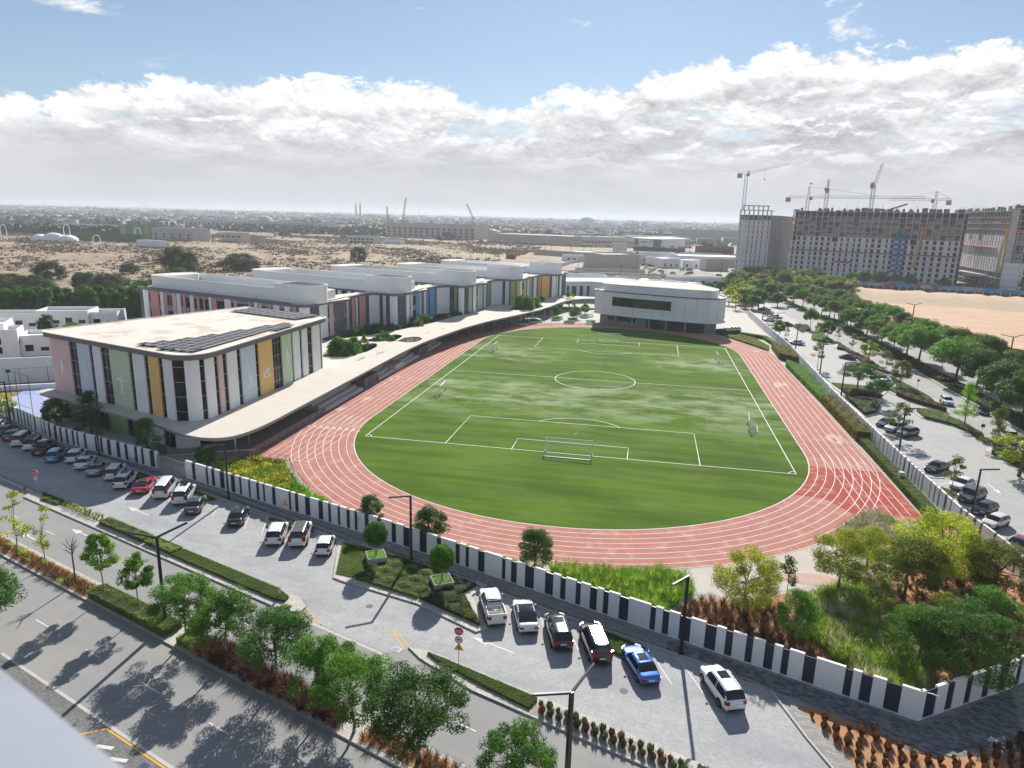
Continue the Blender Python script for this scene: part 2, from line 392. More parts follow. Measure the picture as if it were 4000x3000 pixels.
def street_mat(name, c, ang, c2):
    m, g, b, o = new_mat(name); p = pos(g); q = g.map(p, rot=(0, 0, ang))
    tr = g.noise(g.map(q, scale=(.02, .9, 1)), 1.0, 5, .6); tr2 = g.noise(g.map(q, scale=(.05, 3.5, 1), loc=(3, 1, 0)), 1.0, 3, .6)
    big = g.noise(p, .11, 6, .62); fi = g.noise(p, 22, 3, .6); spot = g.noise(g.map(p, loc=(5, 2, 8)), .8, 5, .7)
    col = g.scalec(c, g.m('ADD', .80, g.m('ADD', g.m('MULTIPLY', tr, .26), g.m('MULTIPLY', fi, .14))))
    col = g.mix(g.m('MULTIPLY', g.ss(big, .48, .66), .6), col, c2)
    col = g.mix(g.m('MULTIPLY', g.ss(tr2, .60, .72), .22), col, [x*.55 for x in c])
    col = g.mix(g.m('MULTIPLY', g.ss(spot, .68, .74), .35), col, [x*.45 for x in c])
    g.l.new(col, b.inputs['Base Color']); b.inputs['Roughness'].default_value = .88; b.inputs['Specular IOR Level'].default_value = .3; return m
M_asph = street_mat('asphalt', (.27,.268,.262), -SA, (.33,.31,.275))
M_pave = paving('parking_pavers', (.43,.43,.43), .22, .11, -SA, .12, (.25,.255,.265), .6)
M_walk = paving('sidewalk_pavers', (.30,.29,.275), .42, .21, -SA, .22, (.2,.2,.2), .3)
M_walkd = paving('dark_sidewalk_pavers', (.17,.175,.185), .45, .22, -SA, .3, (.11,.115,.125), .3)
M_walke = paving('east_sidewalk_pavers', (.52,.49,.44), .5, .25, 1.5, .15, (.4,.38,.35), .3)
M_kerb = mat('kerb_stone', (.48,.46,.43), .85, .1, .8, .05)
M_line = mat('road_paint', (.62,.61,.57), .7, .1, 1.2, .12, 6); M_wline = mat('track_paint', (.74,.72,.68), .7, .08, .8, .08, 6)
M_yline = mat('yellow_paint', (.62,.36,.07), .7, .1, 1, .1, 6)
M_blline = mat('blue_pitch_line', (.03,.09,.16), .8, .1); M_yl2 = mat('faded_yellow_pitch_line', (.22,.22,.05), .9, .1)
M_soil = mat('sandy_soil', (.42,.23,.12), .95, .15, .8, .12, 7, bump=.4)
M_sandlot = None
M_trunk = mat('bark', (.16,.12,.09), .9, .2, 3, .15, 20); M_ptrunk = mat('pale_bark', (.26,.20,.15), .9, .2, 3, .15, 20)
M_lawn = mat('lawn', (.075,.125,.022), .9, .22, .6, .25, 14, bump=.6)
M_water = glossy('puddle_water', (.16,.13,.07), .05)
L_fresh = leafmat('fresh_leaves', (0.091,0.224,0.016), (0.210,0.370,0.039), .45)
L_mid = leafmat('mid_leaves', (0.063,0.165,0.018), (0.140,0.290,0.038), .42)
L_dark = leafmat('dark_leaves', (.038,.105,.018), (.088,.19,.034), .38)
L_far = leafmat('distant_leaves', (.030,.052,.034), (.055,.082,.050), .1, .01)
L_olive = leafmat('olive_leaves', (0.084,0.125,0.020), (0.210,0.238,0.045), .38)
L_yellow = leafmat('yellow_green_leaves', (0.168,0.251,0.020), (0.476,0.488,0.045), .45)
L_grey = leafmat('grey_green_leaves', (.050,.075,.028), (.10,.13,.055), .3)
L_hedge = leafmat('hedge_leaves', (.10,.18,.014), (.22,.32,.035), .38)
L_ivy = leafmat('clipped_hedge_leaves', (.15,.22,.04), (.33,.42,.10), .35)
L_bright = leafmat('bright_hedge_leaves', (0.098,0.290,0.009), (0.196,0.475,0.016), .42)
L_purple = leafmat('purple_grass_blades', (.035,.017,.017), (.095,.048,.038), .25, 1.2)
L_brown = leafmat('dry_grass_blades', (.085,.045,.02), (.19,.105,.045), .25, 1.2)
L_redbrown = leafmat('reddish_foliage', (.085,.032,.02), (.19,.075,.035), .3, 1.2)
L_plume = leafmat('fountain_grass_plumes', (.40,.36,.23), (.60,.53,.38), .4, 1.0)
L_reed = leafmat('green_grass_blades', (0.119,0.218,0.022), (0.308,0.409,0.062), .45, .8)
L_flower = leafmat('bougainvillea_leaves', (0.126,0.211,0.022), (0.420,0.211,0.034), .35, 1.0)
# ------------------------------------------------------------------ ground
def desert_mat():
    m, g, b, o = new_mat('desert_ground'); p = pos(g)
    n = g.noise(p, .012, 8, .68); f = g.noise(g.map(p, scale=(1, 1.6, 1)), .09, 8, .72, .3); ff = g.noise(p, .6, 5, .7)
    col = g.mix(g.ss(f, .42, .62), (.43,.32,.205), (.19,.135,.085))
    col = g.mix(g.m('MULTIPLY', g.ss(n, .5, .66), .7), col, (.22,.155,.11))
    col = g.mix(g.m('MULTIPLY', g.ss(ff, .50, .62), .5), col, (.12,.095,.06))
    d = g.xyz(p); far = g.ss(d[1], 700, 1100)
    city = g.mix(g.ss(g.noise(p, .006, 6, .7), .40, .60), (.25,.23,.21), (.05,.07,.06))
    col = g.mix(far, col, city)
    g.l.new(col, b.inputs['Base Color']); b.inputs['Roughness'].default_value = .95
    bn = g.new('ShaderNodeBump'); bn.inputs['Strength'].default_value = .9; bn.inputs['Distance'].default_value = 1.2
    g.l.new(f, bn.inputs['Height']); g.l.new(bn.outputs[0], b.inputs['Normal'])
    return m
M_desert = desert_mat()
def ground():
    # polar grid out to the horizon, fine near the place, gently uneven in the desert
    rad = [0, 60, 120, 170, 200, 230, 260, 290, 320, 355, 395, 440, 490, 550, 620, 700, 800, 950, 1150, 1500, 2000, 2800, 4000, 6000, 8500, 11500]
    n = 180; V = [(0, 0, -.06)]; F = []; rng = np.random.default_rng(3)
    for r in rad[1:]:
        for i in range(n):
            a = 2*PI*i/n; x, y = r*math.cos(a), r*math.sin(a)
            z = -.06
            if x < -165 and r < 800 and x*.5+y > -60: z += rng.uniform(0, .9)*(1 if r > 200 else .3)
            V.append((x, y, z))
    for i in range(n): F.append((0, 1+i, 1+(i+1) % n))
    me_f = []
    for k in range(len(rad)-2):
        o = 1+k*n
        for i in range(n): j = (i+1) % n; me_f.append((o+i, o+n+i, o+n+j, o+j))
    mb = MB(); mb.v = V; mb.f = F+me_f; mb.k = [0]*len(mb.f)
    mb.build('ground', M_desert, kind='structure')
ground()

# ------------------------------------------------------------------ school grounds
WALL_S = [(-100.3,-58.0),(-78.9,-68.0),(-56.4,-74.3),(-37.1,-80.8),(-17.4,-87.3),(-2.1,-92.9),(14.2,-99.0),(32.6,-105.8)]
WALL_D = [(32.6,-105.8),(35.9,-103.6),(41.6,-99.9),(51.8,-91.5)]
WALL_E = [(51.8,-91.5),(51.6,-75.7),(50.6,-66.7),(50.3,-51.4),(50.2,-33.3),(50.2,-6.4),(50.9,20),(51.7,50.1),(51.0,90),(50.4,128.4)]
site = [(-108,-52)]+WALL_S[1:]+WALL_D[1:]+WALL_E[1:]+[(50.4,175),(-60,175),(-150,40),(-140,10),(-110,-20)]
M_yard = mat('school_yard_paving', (.42,.40,.36), .85, .08, .2, .06, 5, stain=(.3,.55,(.30,.28,.25),.4))
mb = MB(); mb.sheet(site, 0.0); mb.build('school_yard', M_yard, kind='structure')

# running track: straights along Y, centres at y = -42 and +42
R0, RO, YC = 37.2, 46.8, 42.0
def oval(r, n=48):
    return arc(0, YC, r, 0, 180, n)+arc(0, -YC, r, 180, 360, n)
def track_mat(name, c):
    m, g, b, o = new_mat(name); p = pos(g)
    n = g.noise(p, .16, 7, .66); n2 = g.noise(g.map(p, loc=(9, 9, 0)), .55, 6, .7); n3 = g.noise(p, 9, 3, .6)
    col = g.scalec(c, g.m('ADD', .86, g.m('MULTIPLY', n3, .28)))
    col = g.mix(g.m('MULTIPLY', g.ss(n2, .48, .70), .6), col, (.56,.38,.31))
    col = g.mix(g.m('MULTIPLY', g.ss(n, .54, .64), .45), col, (.36,.13,.10))
    g.l.new(col, b.inputs['Base Color']); b.inputs['Roughness'].default_value = .9; b.inputs['Specular IOR Level'].default_value = .08
    return m
M_track = track_mat('track_rubber', (.43,.190,.148)); M_trackd = track_mat('new_track_rubber', (.36,.075,.055))
track = MB()
west_ext = [(-46.8,-42),(-46.8,-66.5),(-36.8,-66.5),(-37.2,-42)]
outer = arc(0, YC, RO, 0, 180, 48)+[(-46.8,-67.0),(-40.2,-66.8)]+arc(0, -YC, RO, 211, 318, 36)+[(36.8,-71),(47.0,-66),(47.0,-42)]
track.sheet(outer, .012, 0); track = track.build('running_track', M_track, kind='structure')
mb = MB(); mb.sheet([(36.6,-48.3),(46.95,-48.2),(46.95,-65.2),(42.4,-64.9)]+arc(0,-YC,RO,-28,-33,3)+[(36,-61.3),(32.0,-61.0)], .016)
mb.build('dark_red_patch', M_trackd, track)
GR = 0.022
def pitch_mat():
    m, g, b, o = new_mat('pitch_turf'); p = pos(g); d = g.xyz(p)
    st = g.noise(g.map(p, scale=(.05, .35, 1), rot=(0, 0, .06)), 1.0, 5, .55)
    fi = g.noise(g.map(p, scale=(1, 3, 1)), 3.2, 4, .65)
    col = g.mix(g.ss(st, .36, .64), (.060,.122,.006), (.098,.175,.012))
    col = g.scalec(col, g.m('ADD', .80, g.m('MULTIPLY', fi, .40)))
    col = g.mix(g.ss(g.noise(p, .05, 3, .5), .40, .7), col, g.scalec(col, .78))
    # pale drifts mixed into the turf colour, strongest in two bands
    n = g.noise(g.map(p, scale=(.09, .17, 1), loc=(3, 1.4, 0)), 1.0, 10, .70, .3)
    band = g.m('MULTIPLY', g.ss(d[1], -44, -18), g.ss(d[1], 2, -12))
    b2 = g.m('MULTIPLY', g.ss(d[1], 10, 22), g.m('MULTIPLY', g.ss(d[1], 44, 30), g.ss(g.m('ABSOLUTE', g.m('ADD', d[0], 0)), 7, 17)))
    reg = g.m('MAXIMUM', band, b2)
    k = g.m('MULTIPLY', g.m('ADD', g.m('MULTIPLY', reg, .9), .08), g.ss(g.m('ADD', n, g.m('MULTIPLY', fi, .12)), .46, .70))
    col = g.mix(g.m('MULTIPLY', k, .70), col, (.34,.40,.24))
    g.l.new(col, b.inputs['Base Color']); b.inputs['Roughness'].default_value = .95; b.inputs['Specular IOR Level'].default_value = .05
    bn = g.new('ShaderNodeBump'); bn.inputs['Strength'].default_value = .5; bn.inputs['Distance'].default_value = .03
    g.l.new(g.noise(p, 14, 2, .6), bn.inputs['Height']); g.l.new(bn.outputs[0], b.inputs['Normal'])
    return m
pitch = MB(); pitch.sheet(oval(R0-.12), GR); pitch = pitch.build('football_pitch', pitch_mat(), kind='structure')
def stripe(name, pts, w, z, m, parent, closed=False):
    q = MB(); q.ribbon(pts, w, z, closed=closed); return q.build(name, m, parent)
mk = lambda nm, pts, closed=False, w=.13, m=M_wline: stripe(nm, pts, w, GR+.006, m, pitch, closed)
W2, L2 = 34, 52.5
mk('touchline', [(-W2,-L2),(-W2,L2)]); mk('touchline', [(W2,-L2),(W2,L2)]); mk('goal_line', [(-W2,-L2),(W2,-L2)]); mk('goal_line', [(-W2,L2),(W2,L2)])
stripe('halfway_line', [(-W2,0),(W2,0)], .13, GR+.010, M_wline, pitch); mk('centre_circle', arc(0,0,9.15,0,360,64)[:-1], True)
for s in (-1, 1):
    stripe('penalty_area', [(-20.16,s*L2),(-20.16,s*(L2-16.5)),(20.16,s*(L2-16.5)),(20.16,s*L2)], .13, GR+.010, M_wline, pitch)
    stripe('goal_area', [(-9.16,s*L2),(-9.16,s*(L2-5.5)),(9.16,s*(L2-5.5)),(9.16,s*L2)], .13, GR+.010, M_wline, pitch)
    a = math.degrees(math.acos(5.5/9.15)); base = 90 if s < 0 else 270
    mk('penalty_arc', arc(0, s*(L2-11), 9.15, base-a, base+a, 20))
    q = MB(); q.sheet(arc(0, s*(L2-11), .12, 0, 330, 8), GR+.006); q.build('penalty_spot', M_wline, pitch)
    for t in (-1, 1):
        a0 = {(-1,-1): 0, (1,-1): 90, (1,1): 180, (-1,1): 270}[(t, s)]
        stripe('corner_arc', arc(t*W2, s*L2, 1, a0, a0+90, 8), .12, GR+.010, M_wline, pitch)
# faint blue and yellow lines of the smaller pitches laid across the big one
for y0, y1 in ((-48,-3), (2,44)):
    stripe('blue_line', [(-30.2,y0),(-30.2,y1),(30.2,y1),(30.2,y0)], .09, GR+.014, M_blline, pitch, True)
stripe('blue_line', [(0,-48),(0,44)], .06, GR+.0175, M_blline, pitch)
for cx, cy in ((-17,-26), (17,-26), (-17,30), (17,30)):
    stripe('yellow_line', [(cx-6,cy-7),(cx-6,cy+7)], .07, GR+.014, M_yl2, pitch); stripe('yellow_line', [(cx+6,cy-7),(cx+6,cy+7)], .07, GR+.014, M_yl2, pitch)
# lanes
LZ = .024
for k in range(9):
    r = R0+1.2*k
    if k == 8: r = RO-.1
    pts = arc(0, YC, r, 0, 180, 60)+arc(0, -YC, r, 180, 360, 90)
    stripe('lane_line', pts, .085 if k else .12, LZ, M_wline, track, True)
for k in range(0, 8):          # the sprint straights run on past the bends
    x = -R0-1.2*k-.12
    stripe('sprint_lane_line', [(x,-42),(x,-66.2)], .08, LZ+.004, M_wline, track)
    if k > 1: stripe('sprint_lane_line', [(-x,-42),(-x,-64.6-(.4*k if k < 7 else 0))], .08, LZ+.004, M_wline, track)
    if k % 2 == 0: stripe('sprint_lane_line', [(x,42),(x,56)], .06, LZ+.004, M_wline, track)
for pts in ([(-46.6,-50.6),(-35.8,-50.6)], [(-39.9,-66.2),(-36.4,-66.2)], [(-44.4,-10.6),(-37.3,-10.6)], [(-45.6,8),(-37.3,8)], [(-44.4,36),(-37.3,36)]):
    stripe('start_line', pts, .09, LZ+.008, M_wline, track)
for k in range(8):
    a = -PI+(.24+.10*k); r0 = R0+1.2*k
    for aa in (a, a+.42, -a-PI+.2*0, -.25-.09*k):
        p0, p1 = [(r*math.cos(aa), -YC+r*math.sin(aa)) for r in (r0+.1, r0+1.1)]
        if abs(aa) < 3.2: stripe('stagger_mark', [p0, p1], .05, LZ+.008, M_wline, track)
    nm = MB(); nm.sheet([(-45.9+1.2*k,-50.1),(-45.4+1.2*k,-50.1),(-45.4+1.2*k,-49.6),(-45.9+1.2*k,-49.6)], LZ+.008); nm.build('lane_number', M_wline, track)
def blob(cx, cy, rx, ry, seed, n=18, amp=.3):
    r = random.Random(seed); ph = [r.uniform(0, 6.28) for _ in range(4)]
    return [(cx+rx*(1+amp*math.sin(2*t+ph[0])*.6+amp*math.sin(3*t+ph[1])*.5+amp*math.sin(5*t+ph[2])*.3)*math.cos(t), cy+ry*(1+amp*math.sin(2*t+ph[3])*.5+amp*math.sin(4*t+ph[0])*.4)*math.sin(t)) for t in [2*PI*i/n for i in range(n)]]
M_wpatch = mat('bare_worn_patch', (.50,.34,.28), .9, .1, .8, .1); M_rpatch = mat('repair_red', (.38,.10,.045), .8, .15)
for i, (x, y, rx, ry, m) in enumerate([(42.2,7.5,1.9,3.4,M_wpatch),(44.2,-32.5,1.2,3.2,M_wpatch),(42.5,50.5,1.0,1.3,M_wpatch),(-44.2,-11.6,.9,2.2,M_wpatch),(-45.2,-17.5,.8,1.8,M_wpatch),(-43.0,-30,.9,1.4,M_wpatch),(-44.8,-38.5,.8,1.6,M_wpatch),(1,-88.2,1.6,.5,M_wpatch),(40.5,-3,.3,.9,M_wpatch),(29.5,-85,5,1.1,M_wpatch)]):
    q = MB(); q.sheet(blob(x, y, rx, ry, i), .020+(.001*(i % 3))); q.build('worn_patch', m, track)
for i, (x, y, rx, ry) in enumerate([(-44.2,-11.6,.55,1.5),(-45.2,-17.5,.5,1.1),(44.0,-33,.5,1.0),(8,83.2,2.2,.5),(17,81.4,2.2,.5),(42.6,6.2,.9,1.0)]):
    q = MB(); q.sheet(blob(x, y, rx, ry, 40+i), .0215); q.build('repair_patch', M_rpatch, track)
q = MB(); q.sheet([(17,-86),(24.7,-82.2)]+arc(0,-YC,46.85,-58,-33,8)+[(44.1,-66.5),(47.6,-66.5),(44.5,-74),(37,-82),(30,-86),(20.5,-91),(17.5,-91.5)], .008)
q.build('concrete_apron', mat('pale_concrete', (.50,.46,.40), .9, .08, .3, .05, 5, stain=(.4,.55,(.40,.30,.24),.4)), kind='structure')

# ------------------------------------------------------------------ street in front (coordinates s along, c across)
def SP(*q): return [S(a, b) for a, b in q]
mb = MB(); mb.sheet(SP((-160,-125.5),(130,-125.5),(130,-90.55),(66,-90.55),(-160,-90.55)), -.02); mb.build('street', M_asph, kind='structure')
mb = MB(); mb.sheet(SP((-95,-101.8),(-33.2,-101.8),(15.5,-101.8),(18,-103.9),(27,-103.9),(29,-101.9),(80,-104),(80,-94),(51.2,-90.55),(-95,-90.55)), -.012)
mb.build('parking_lot', M_pave, kind='structure')
KH = .13
def kerb(pts, w=.16, h=KH, parent=None, closed=False, name='kerb'):
    q = MB(); q.wall(pts, w, -.06, h, closed=closed); return q.build(name, M_kerb, parent, kind=None if parent else 'structure')
def block(name, poly, h, m, kind='structure', z0=-.06):
    q = MB(); q.prism(poly, z0, h, 0, bottom=False); return q.build(name, m, kind=kind)
# sidewalk along the wall
c_wall = -88.75
walk = [S(-95,-90.6), S(51.3,-90.6)]+[S(s, c) for s, c in ((54.5,-91.0),(58,-90.9),(60.5,-91.4),(63,-91.9),(65.5,-92.6),(67,-92.3),(69,-91.1),(71,-89.6),(73,-87.9),(82,-80))]+[(51.9,-91.6)]+WALL_D[::-1]+WALL_S[::-1][1:]+[(-109,-53.9)]
block('sidewalk', walk, .115, M_walk)
kerb(SP((-95,-90.68),(51.2,-90.68)))
# dark strips of sidewalk between the light ones
for a, b in ((4,29), (44,51)):
    q = MB(); q.sheet([S(a,-90.55), S(b,-90.55)]+span(WALL_S, b+15.3, b+15.4, .35)[:1]+[p for p in reversed(span(WALL_S, a+15.2, b+15.2, .35))][1:], .121); q.build('dark_paving_strip', M_walkd, kind='structure')

# medians and islands: kerbed, coping strip, planting strip set by plants later
def island(name, poly, m=M_kerb, h=.12):
    q = MB(); q.prism(poly, -.06, h, 0, bottom=False); return q.build(name, m, kind='structure')
M_cope = paving('median_paving', (.50,.47,.42), .5, .25, -SA, .12, (.4,.38,.35), .2)
island('parking_island', [S(-33.3,-103.2)]+SP((-31.5,-101.85),(14.6,-101.85),(16.2,-102.6),(16.4,-103.5),(15.2,-104.2),(-32.5,-104.1)), M_cope)
island('parking_island', SP((28.2,-102.3),(30,-101.75),(95,-101.9),(95,-104.2),(36,-104.0),(30,-103.0)), M_cope)
island('planted_median', SP((-120,-113.0),(9.6,-113.0),(100,-113.05),(100,-110.45),(-120,-110.7)), M_cope)
island('corner_verge', [S(-60,-121.0), S(-3.8,-121.0), S(-2.3,-121.6), S(-.8,-123), S(.3,-125.5), S(-2,-130), S(-60,-130)], M_cope)
q = MB(); q.sheet(SP((.5,-121.15),(40,-121.15),(40,-135),(-.5,-135)), -.012); q.build('side_street_pavers', paving('side_street_pavers', (.17,.17,.165), .4, .2, -SA, .18, (.12,.12,.12), .3), kind='structure')
q = MB(); q.sheet(SP((.5,-120.9),(60,-120.9),(60,-121.15),(.5,-121.15)), -.008); q.build('kerb_line', M_kerb, kind='structure')
# road paint
paint = MB()
def pstrip(a, b, w=.13, m=M_line, nm='road_marking', z=-.004):
    q = MB(); q.ribbon([S(*a), S(*b)], w, z); q.build(nm, m, kind='structure')
for s in np.arange(-10-8*6.05, 60, 8.05): pstrip((s+7.9-.2,-117.05),(s+9.9,-117.05), nm='lane_dash')
for s in np.arange(-36.6-24.5, 60, 8.15): pstrip((s,-107.42),(s+1.9,-107.42), nm='lane_dash')
pstrip((16.4,-104.15),(27,-104.15), .35, M_kerb, 'edge_strip'); pstrip((-70,-102.4),(-33.4,-102.6), .35, M_kerb, 'edge_strip')
for pts in (((16.2,-102.6),(19.5,-103.9)), ((16.6,-103.9),(19.5,-103.9)), ((28.0,-102.6),(25.2,-101.0)), ((28.2,-102.1),(25.6,-101.0)), ((-33.2,-103.3),(-36,-102.4)), ((-33.4,-103.9),(-36,-102.4))):
    pstrip(*pts, w=.12, m=M_yline, nm='yellow_edge_line')
for pts in (((16.2,-121.3),(26,-121.3)), ((16.2,-121.3),(13.9,-124.2))): pstrip(*pts, w=.16, m=M_yline, nm='yellow_edge_line')
for i in range(4): pstrip((17.2+1.9*i,-122.6-.15*i),(18.4+1.9*i,-122.1-.15*i), w=.3, nm='crossing_bar')
def arrow(s, c, turn=0, sc=1.0, world=None, ang=None):
    pts = [(0,-.09),(2.6,-.09),(2.6,-.42),(4.4,0),(2.6,.42),(2.6,.09),(0,.09)]
    ca, sa = math.cos(ang if ang is not None else SA+turn), math.sin(ang if ang is not None else SA+turn); c0 = world or S(s, c)
    q = MB(); q.sheet([(c0[0]+sc*(ca*a-sa*b), c0[1]+sc*(sa*a+ca*b)) for a, b in pts], -.003); q.build('painted_arrow', M_line, kind='structure')
arrow(-14.8,-98.6, PI); arrow(-14.2,-105.6, PI); arrow(-18.0,-109.2, PI); arrow(36.2,-98.0, PI); arrow(-20,-114.9, 0); arrow(0,0, world=(61.1,-49.0), ang=-PI/2); arrow(0,0, world=(59.4,95.5), ang=-PI/2)
q = MB(); q.ribbon([S(21,-96.5), S(24.2,-92.8)], .2, -.004); q.build('stop_bar', M_line, kind='structure')
# bay lines
for s in list(np.arange(-58, 13.5, 2.9))+[31.8+2.75*i for i in range(7)]:
    p = S(s,-90.9); a = math.radians(113); q = MB()
    q.ribbon([p, (p[0]-5.1*math.cos(a), p[1]-5.1*math.sin(a))], .1, -.004); q.build('bay_line', M_line, kind='structure')

# SE planting bed and kerb
bed = [(23.9,-105.9),(26.7,-106.4),(29.4,-107.5),(31.6,-108.7),(33.3,-109.1),(35.3,-108.2),(36.8,-107.2),(38.4,-106.1),(40.2,-105.0),(48,-99),(54,-116),(28,-117)]
block('planting_bed', bed, .10, M_soil)
strip = [(22.4,-104.9),(23.9,-105.9),(25.9,-109.8),(28.4,-116.5),(27.3,-116.9),(24.1,-109.5)]
block('kerb_walk', strip, .12, M_walk)
kerb([(22.3,-104.7),(24.0,-109.5),(27.2,-117)])

# ------------------------------------------------------------------ east side: walk, car park, roads, sand lot
ewalk = [(p[0]+.15, p[1]) for p in WALL_E]+[(53.0,128.4),(53.2,60),(53.3,-15),(52.9,-30),(53.0,-37.3),(53.2,-56.8),(52.9,-71.2),(53.2,-92)]
block('east_sidewalk', ewalk, .115, M_walke)
kerb([(53.0,128.4),(53.25,60),(53.35,-15),(52.95,-30),(53.05,-37.3),(53.25,-56.8),(52.95,-71.2),(53.25,-92)])
M_epave = paving('east_parking_pavers', (.42,.415,.40), .22, .11, .1, .10, (.29,.29,.285), .45)
mb = MB(); mb.sheet([(53,-93),(70,-100),(69.5,-30),(70.5,30),(69,60),(66,150),(66,230),(53,230),(53,128)], -.012); mb.build('east_parking_lot', M_epave, kind='structure')
M_easph = street_mat('east_asphalt', (.32,.315,.30), -1.55, (.39,.37,.33))
mb = MB(); mb.sheet([(69.4,-130),(79.5,-130),(79.6,0),(79.0,55),(77.8,80),(77,102),(75.6,136),(72,200),(66,265),(58,265),(66,200),(66,100),(68.5,60),(70.6,30),(69.6,-30)], -.016); mb.build('east_road', M_easph, kind='structure')
mb = MB(); mb.sheet([(86,-130),(97,-130),(96.5,30),(95,70),(93,110),(90,150),(86,200),(80,270),(70,270),(77,200),(80,150),(82.8,110),(84.8,80),(85.5,50),(86.5,0)], -.016); mb.build('east_road', M_easph, kind='structure')
island('east_median', [(79.6,-130),(86,-130),(86.4,0),(85.4,50),(84.7,80),(82.7,110),(80,150),(77,200),(72,200),(75.7,136),(77.1,102),(77.9,80),(79.1,55),(79.7,0)], M_cope)
q = MB(); 
for y in range(-20, 200, 8): 
    x = np.interp(y, [-20,55,136,200], [74.9,74.4,72,69.3]); q = MB(); q.ribbon([(x, y), (x-.1, y+2.6)], .14, -.008); q.build('lane_dash', M_line, kind='structure')
for y in range(-20, 200, 8):
    x = np.interp(y, [-20,55,110,200], [91.8,90.6,87.5,81.5]); q = MB(); q.ribbon([(x, y), (x-.1, y+2.6)], .14, -.008); q.build('lane_dash', M_line, kind='structure')
E_ISL = [[(53.3,13.5),(54.2,0),(58.2,6.3),(62.6,4.0),(65.2,8.6),(60.5,12.4),(55.6,13.4)],
 [(53.3,0),(54.0,-2),(58.4,-2.6),(60.0,-4.8),(56.4,-13.6),(53.3,-16.3)],
 [(64.8,9.0),(66.3,.8),(71.3,-8.7),(72.9,4.0),(72.3,14),(70.6,29),(70.2,24.7),(68.2,14.0)],
 [(64.6,-7.2),(64.3,-13.4),(68.2,-17.5),(69.7,-22.5),(69.9,-29.5),(71.6,-24),(71.3,-16.5),(69.1,-7.6),(66.5,-6)],
 [(69.6,-29.6),(67.6,-32.7),(69.0,-41.1),(69.2,-70),(71.2,-70),(72.3,-28.6),(71.4,-24)],
 [(66.7,64.5),(68.5,62.2),(68.8,47.6),(67.9,37.8),(69.9,27.3),(71.9,24.7),(71.1,30.1),(71.8,48.5),(70.1,58.8),(70.0,75.0)],
 [(63.0,79.4),(62.8,75.6),(66.8,70.8),(69.6,73.8),(69.5,91.4),(65.0,87.3)],
 [(62.0,105.5),(62.7,90.9),(67.6,97.0),(69.0,110.6),(65,113)],
 [(53.4,-27.0),(53.7,-30.8),(55.7,-29.2)], [(53.4,-52.6),(53.3,-56.8),(54.9,-55.7),(54.4,-53.6)], [(53.3,112.6),(53.3,110.6),(56.0,110.6),(56.0,112.6)], [(53.4,70),(53.4,68.4),(55.6,69)], [(53.3,31),(53.3,27.6),(55.3,29.2)]]
for p in E_ISL: island('parking_island', p, M_cope)
for y, x0 in [(v, 53.4) for v in list(np.arange(-92,-58,3.0))+list(np.arange(-52,-30,3.0))+list(np.arange(-26,-17,3.0))+list(np.arange(33,66,3.0))+list(np.arange(73,109,3.0))]:
    a = math.radians(42 if y < 0 else -18); q = MB(); q.ribbon([(x0, y), (x0+5*math.cos(a), y+5*math.sin(a))], .1, -.004); q.build('bay_line', M_line, kind='structure')
def sandlot_mat():
    m, g, b, o = new_mat('graded_sand'); p = pos(g)
    n = g.noise(g.map(p, scale=(.5, 1.6, 1), rot=(0, 0, .5)), .12, 7, .65); t = g.noise(g.map(p, scale=(.12, 2.2, 1), rot=(0, 0, .9)), .6, 5, .6, .4)
    col = g.mix(g.ss(n, .38, .64), (.50,.31,.19), (.56,.39,.25)); col = g.mix(g.m('MULTIPLY', g.ss(t, .58, .66), .45), col, (.68,.53,.39))
    g.l.new(col, b.inputs['Base Color']); b.inputs['Roughness'].default_value = .95
    bn = g.new('ShaderNodeBump'); bn.inputs['Strength'].default_value = .8; bn.inputs['Distance'].default_value = .3
    g.l.new(g.noise(p, 1.1, 6, .7), bn.inputs['Height']); g.l.new(bn.outputs[0], b.inputs['Normal']); return m
M_sandlot = sandlot_mat(); M_berm = mat('sand_berm', (.50,.38,.26), .95, .12, .25, .12, 3, bump=.5)
mb = MB(); mb.sheet([(97,-130),(330,-130),(330,240),(215,236),(168,252),(140,259),(110,262),(97,262),(97.5,200),(99,100),(99,0)], -.03); mb.build('sand_lot', M_sandlot, kind='structure')
# bank of sand along the far side of the pit: a ridged strip
def berm():
    far = [(96,262),(114,261),(140.6,260),(168,252.5),(200,241),(240,222),(300,185)]; near = [(98,232),(107.1,221),(122.3,203),(147.8,200),(176.3,192),(215,172),(280,130)]
    V = []; n = 60; prof = [(0,0),(.12,2.6),(.3,3.4),(.55,3.0),(.75,2.1),(.88,.7),(1,0)]; r = random.Random(5)
    for i in range(n+1):
        f, _ = along(far, cum(far)[-1]*i/n); k, _ = along(near, cum(near)[-1]*i/n)
        for t, h in prof: V.append((f[0]+(k[0]-f[0])*t+r.uniform(-1,1)*.8*(0<t<1), f[1]+(k[1]-f[1])*t+r.uniform(-1,1)*.8*(0<t<1), -.05+h*r.uniform(.75,1.15)))
    m = len(prof); F = [(i*m+j, i*m+j+1, (i+1)*m+j+1, (i+1)*m+j) for i in range(n) for j in range(m-1)]
    mb = MB(); mb.v = V; mb.f = F; mb.k = [0]*len(F); mb.build('sand_bank', M_berm, kind='structure', smooth=True)
berm()
mb = MB(); mb.sheet([(96,262),(140,262),(170,255),(205,243),(330,190),(330,900),(60,900),(20,560),(58,265),(70,262)], -.035)
mb.build('building_site_ground', mat('site_dust', (.36,.29,.23), .95, .15, .08, .1, 1.5), kind='structure')
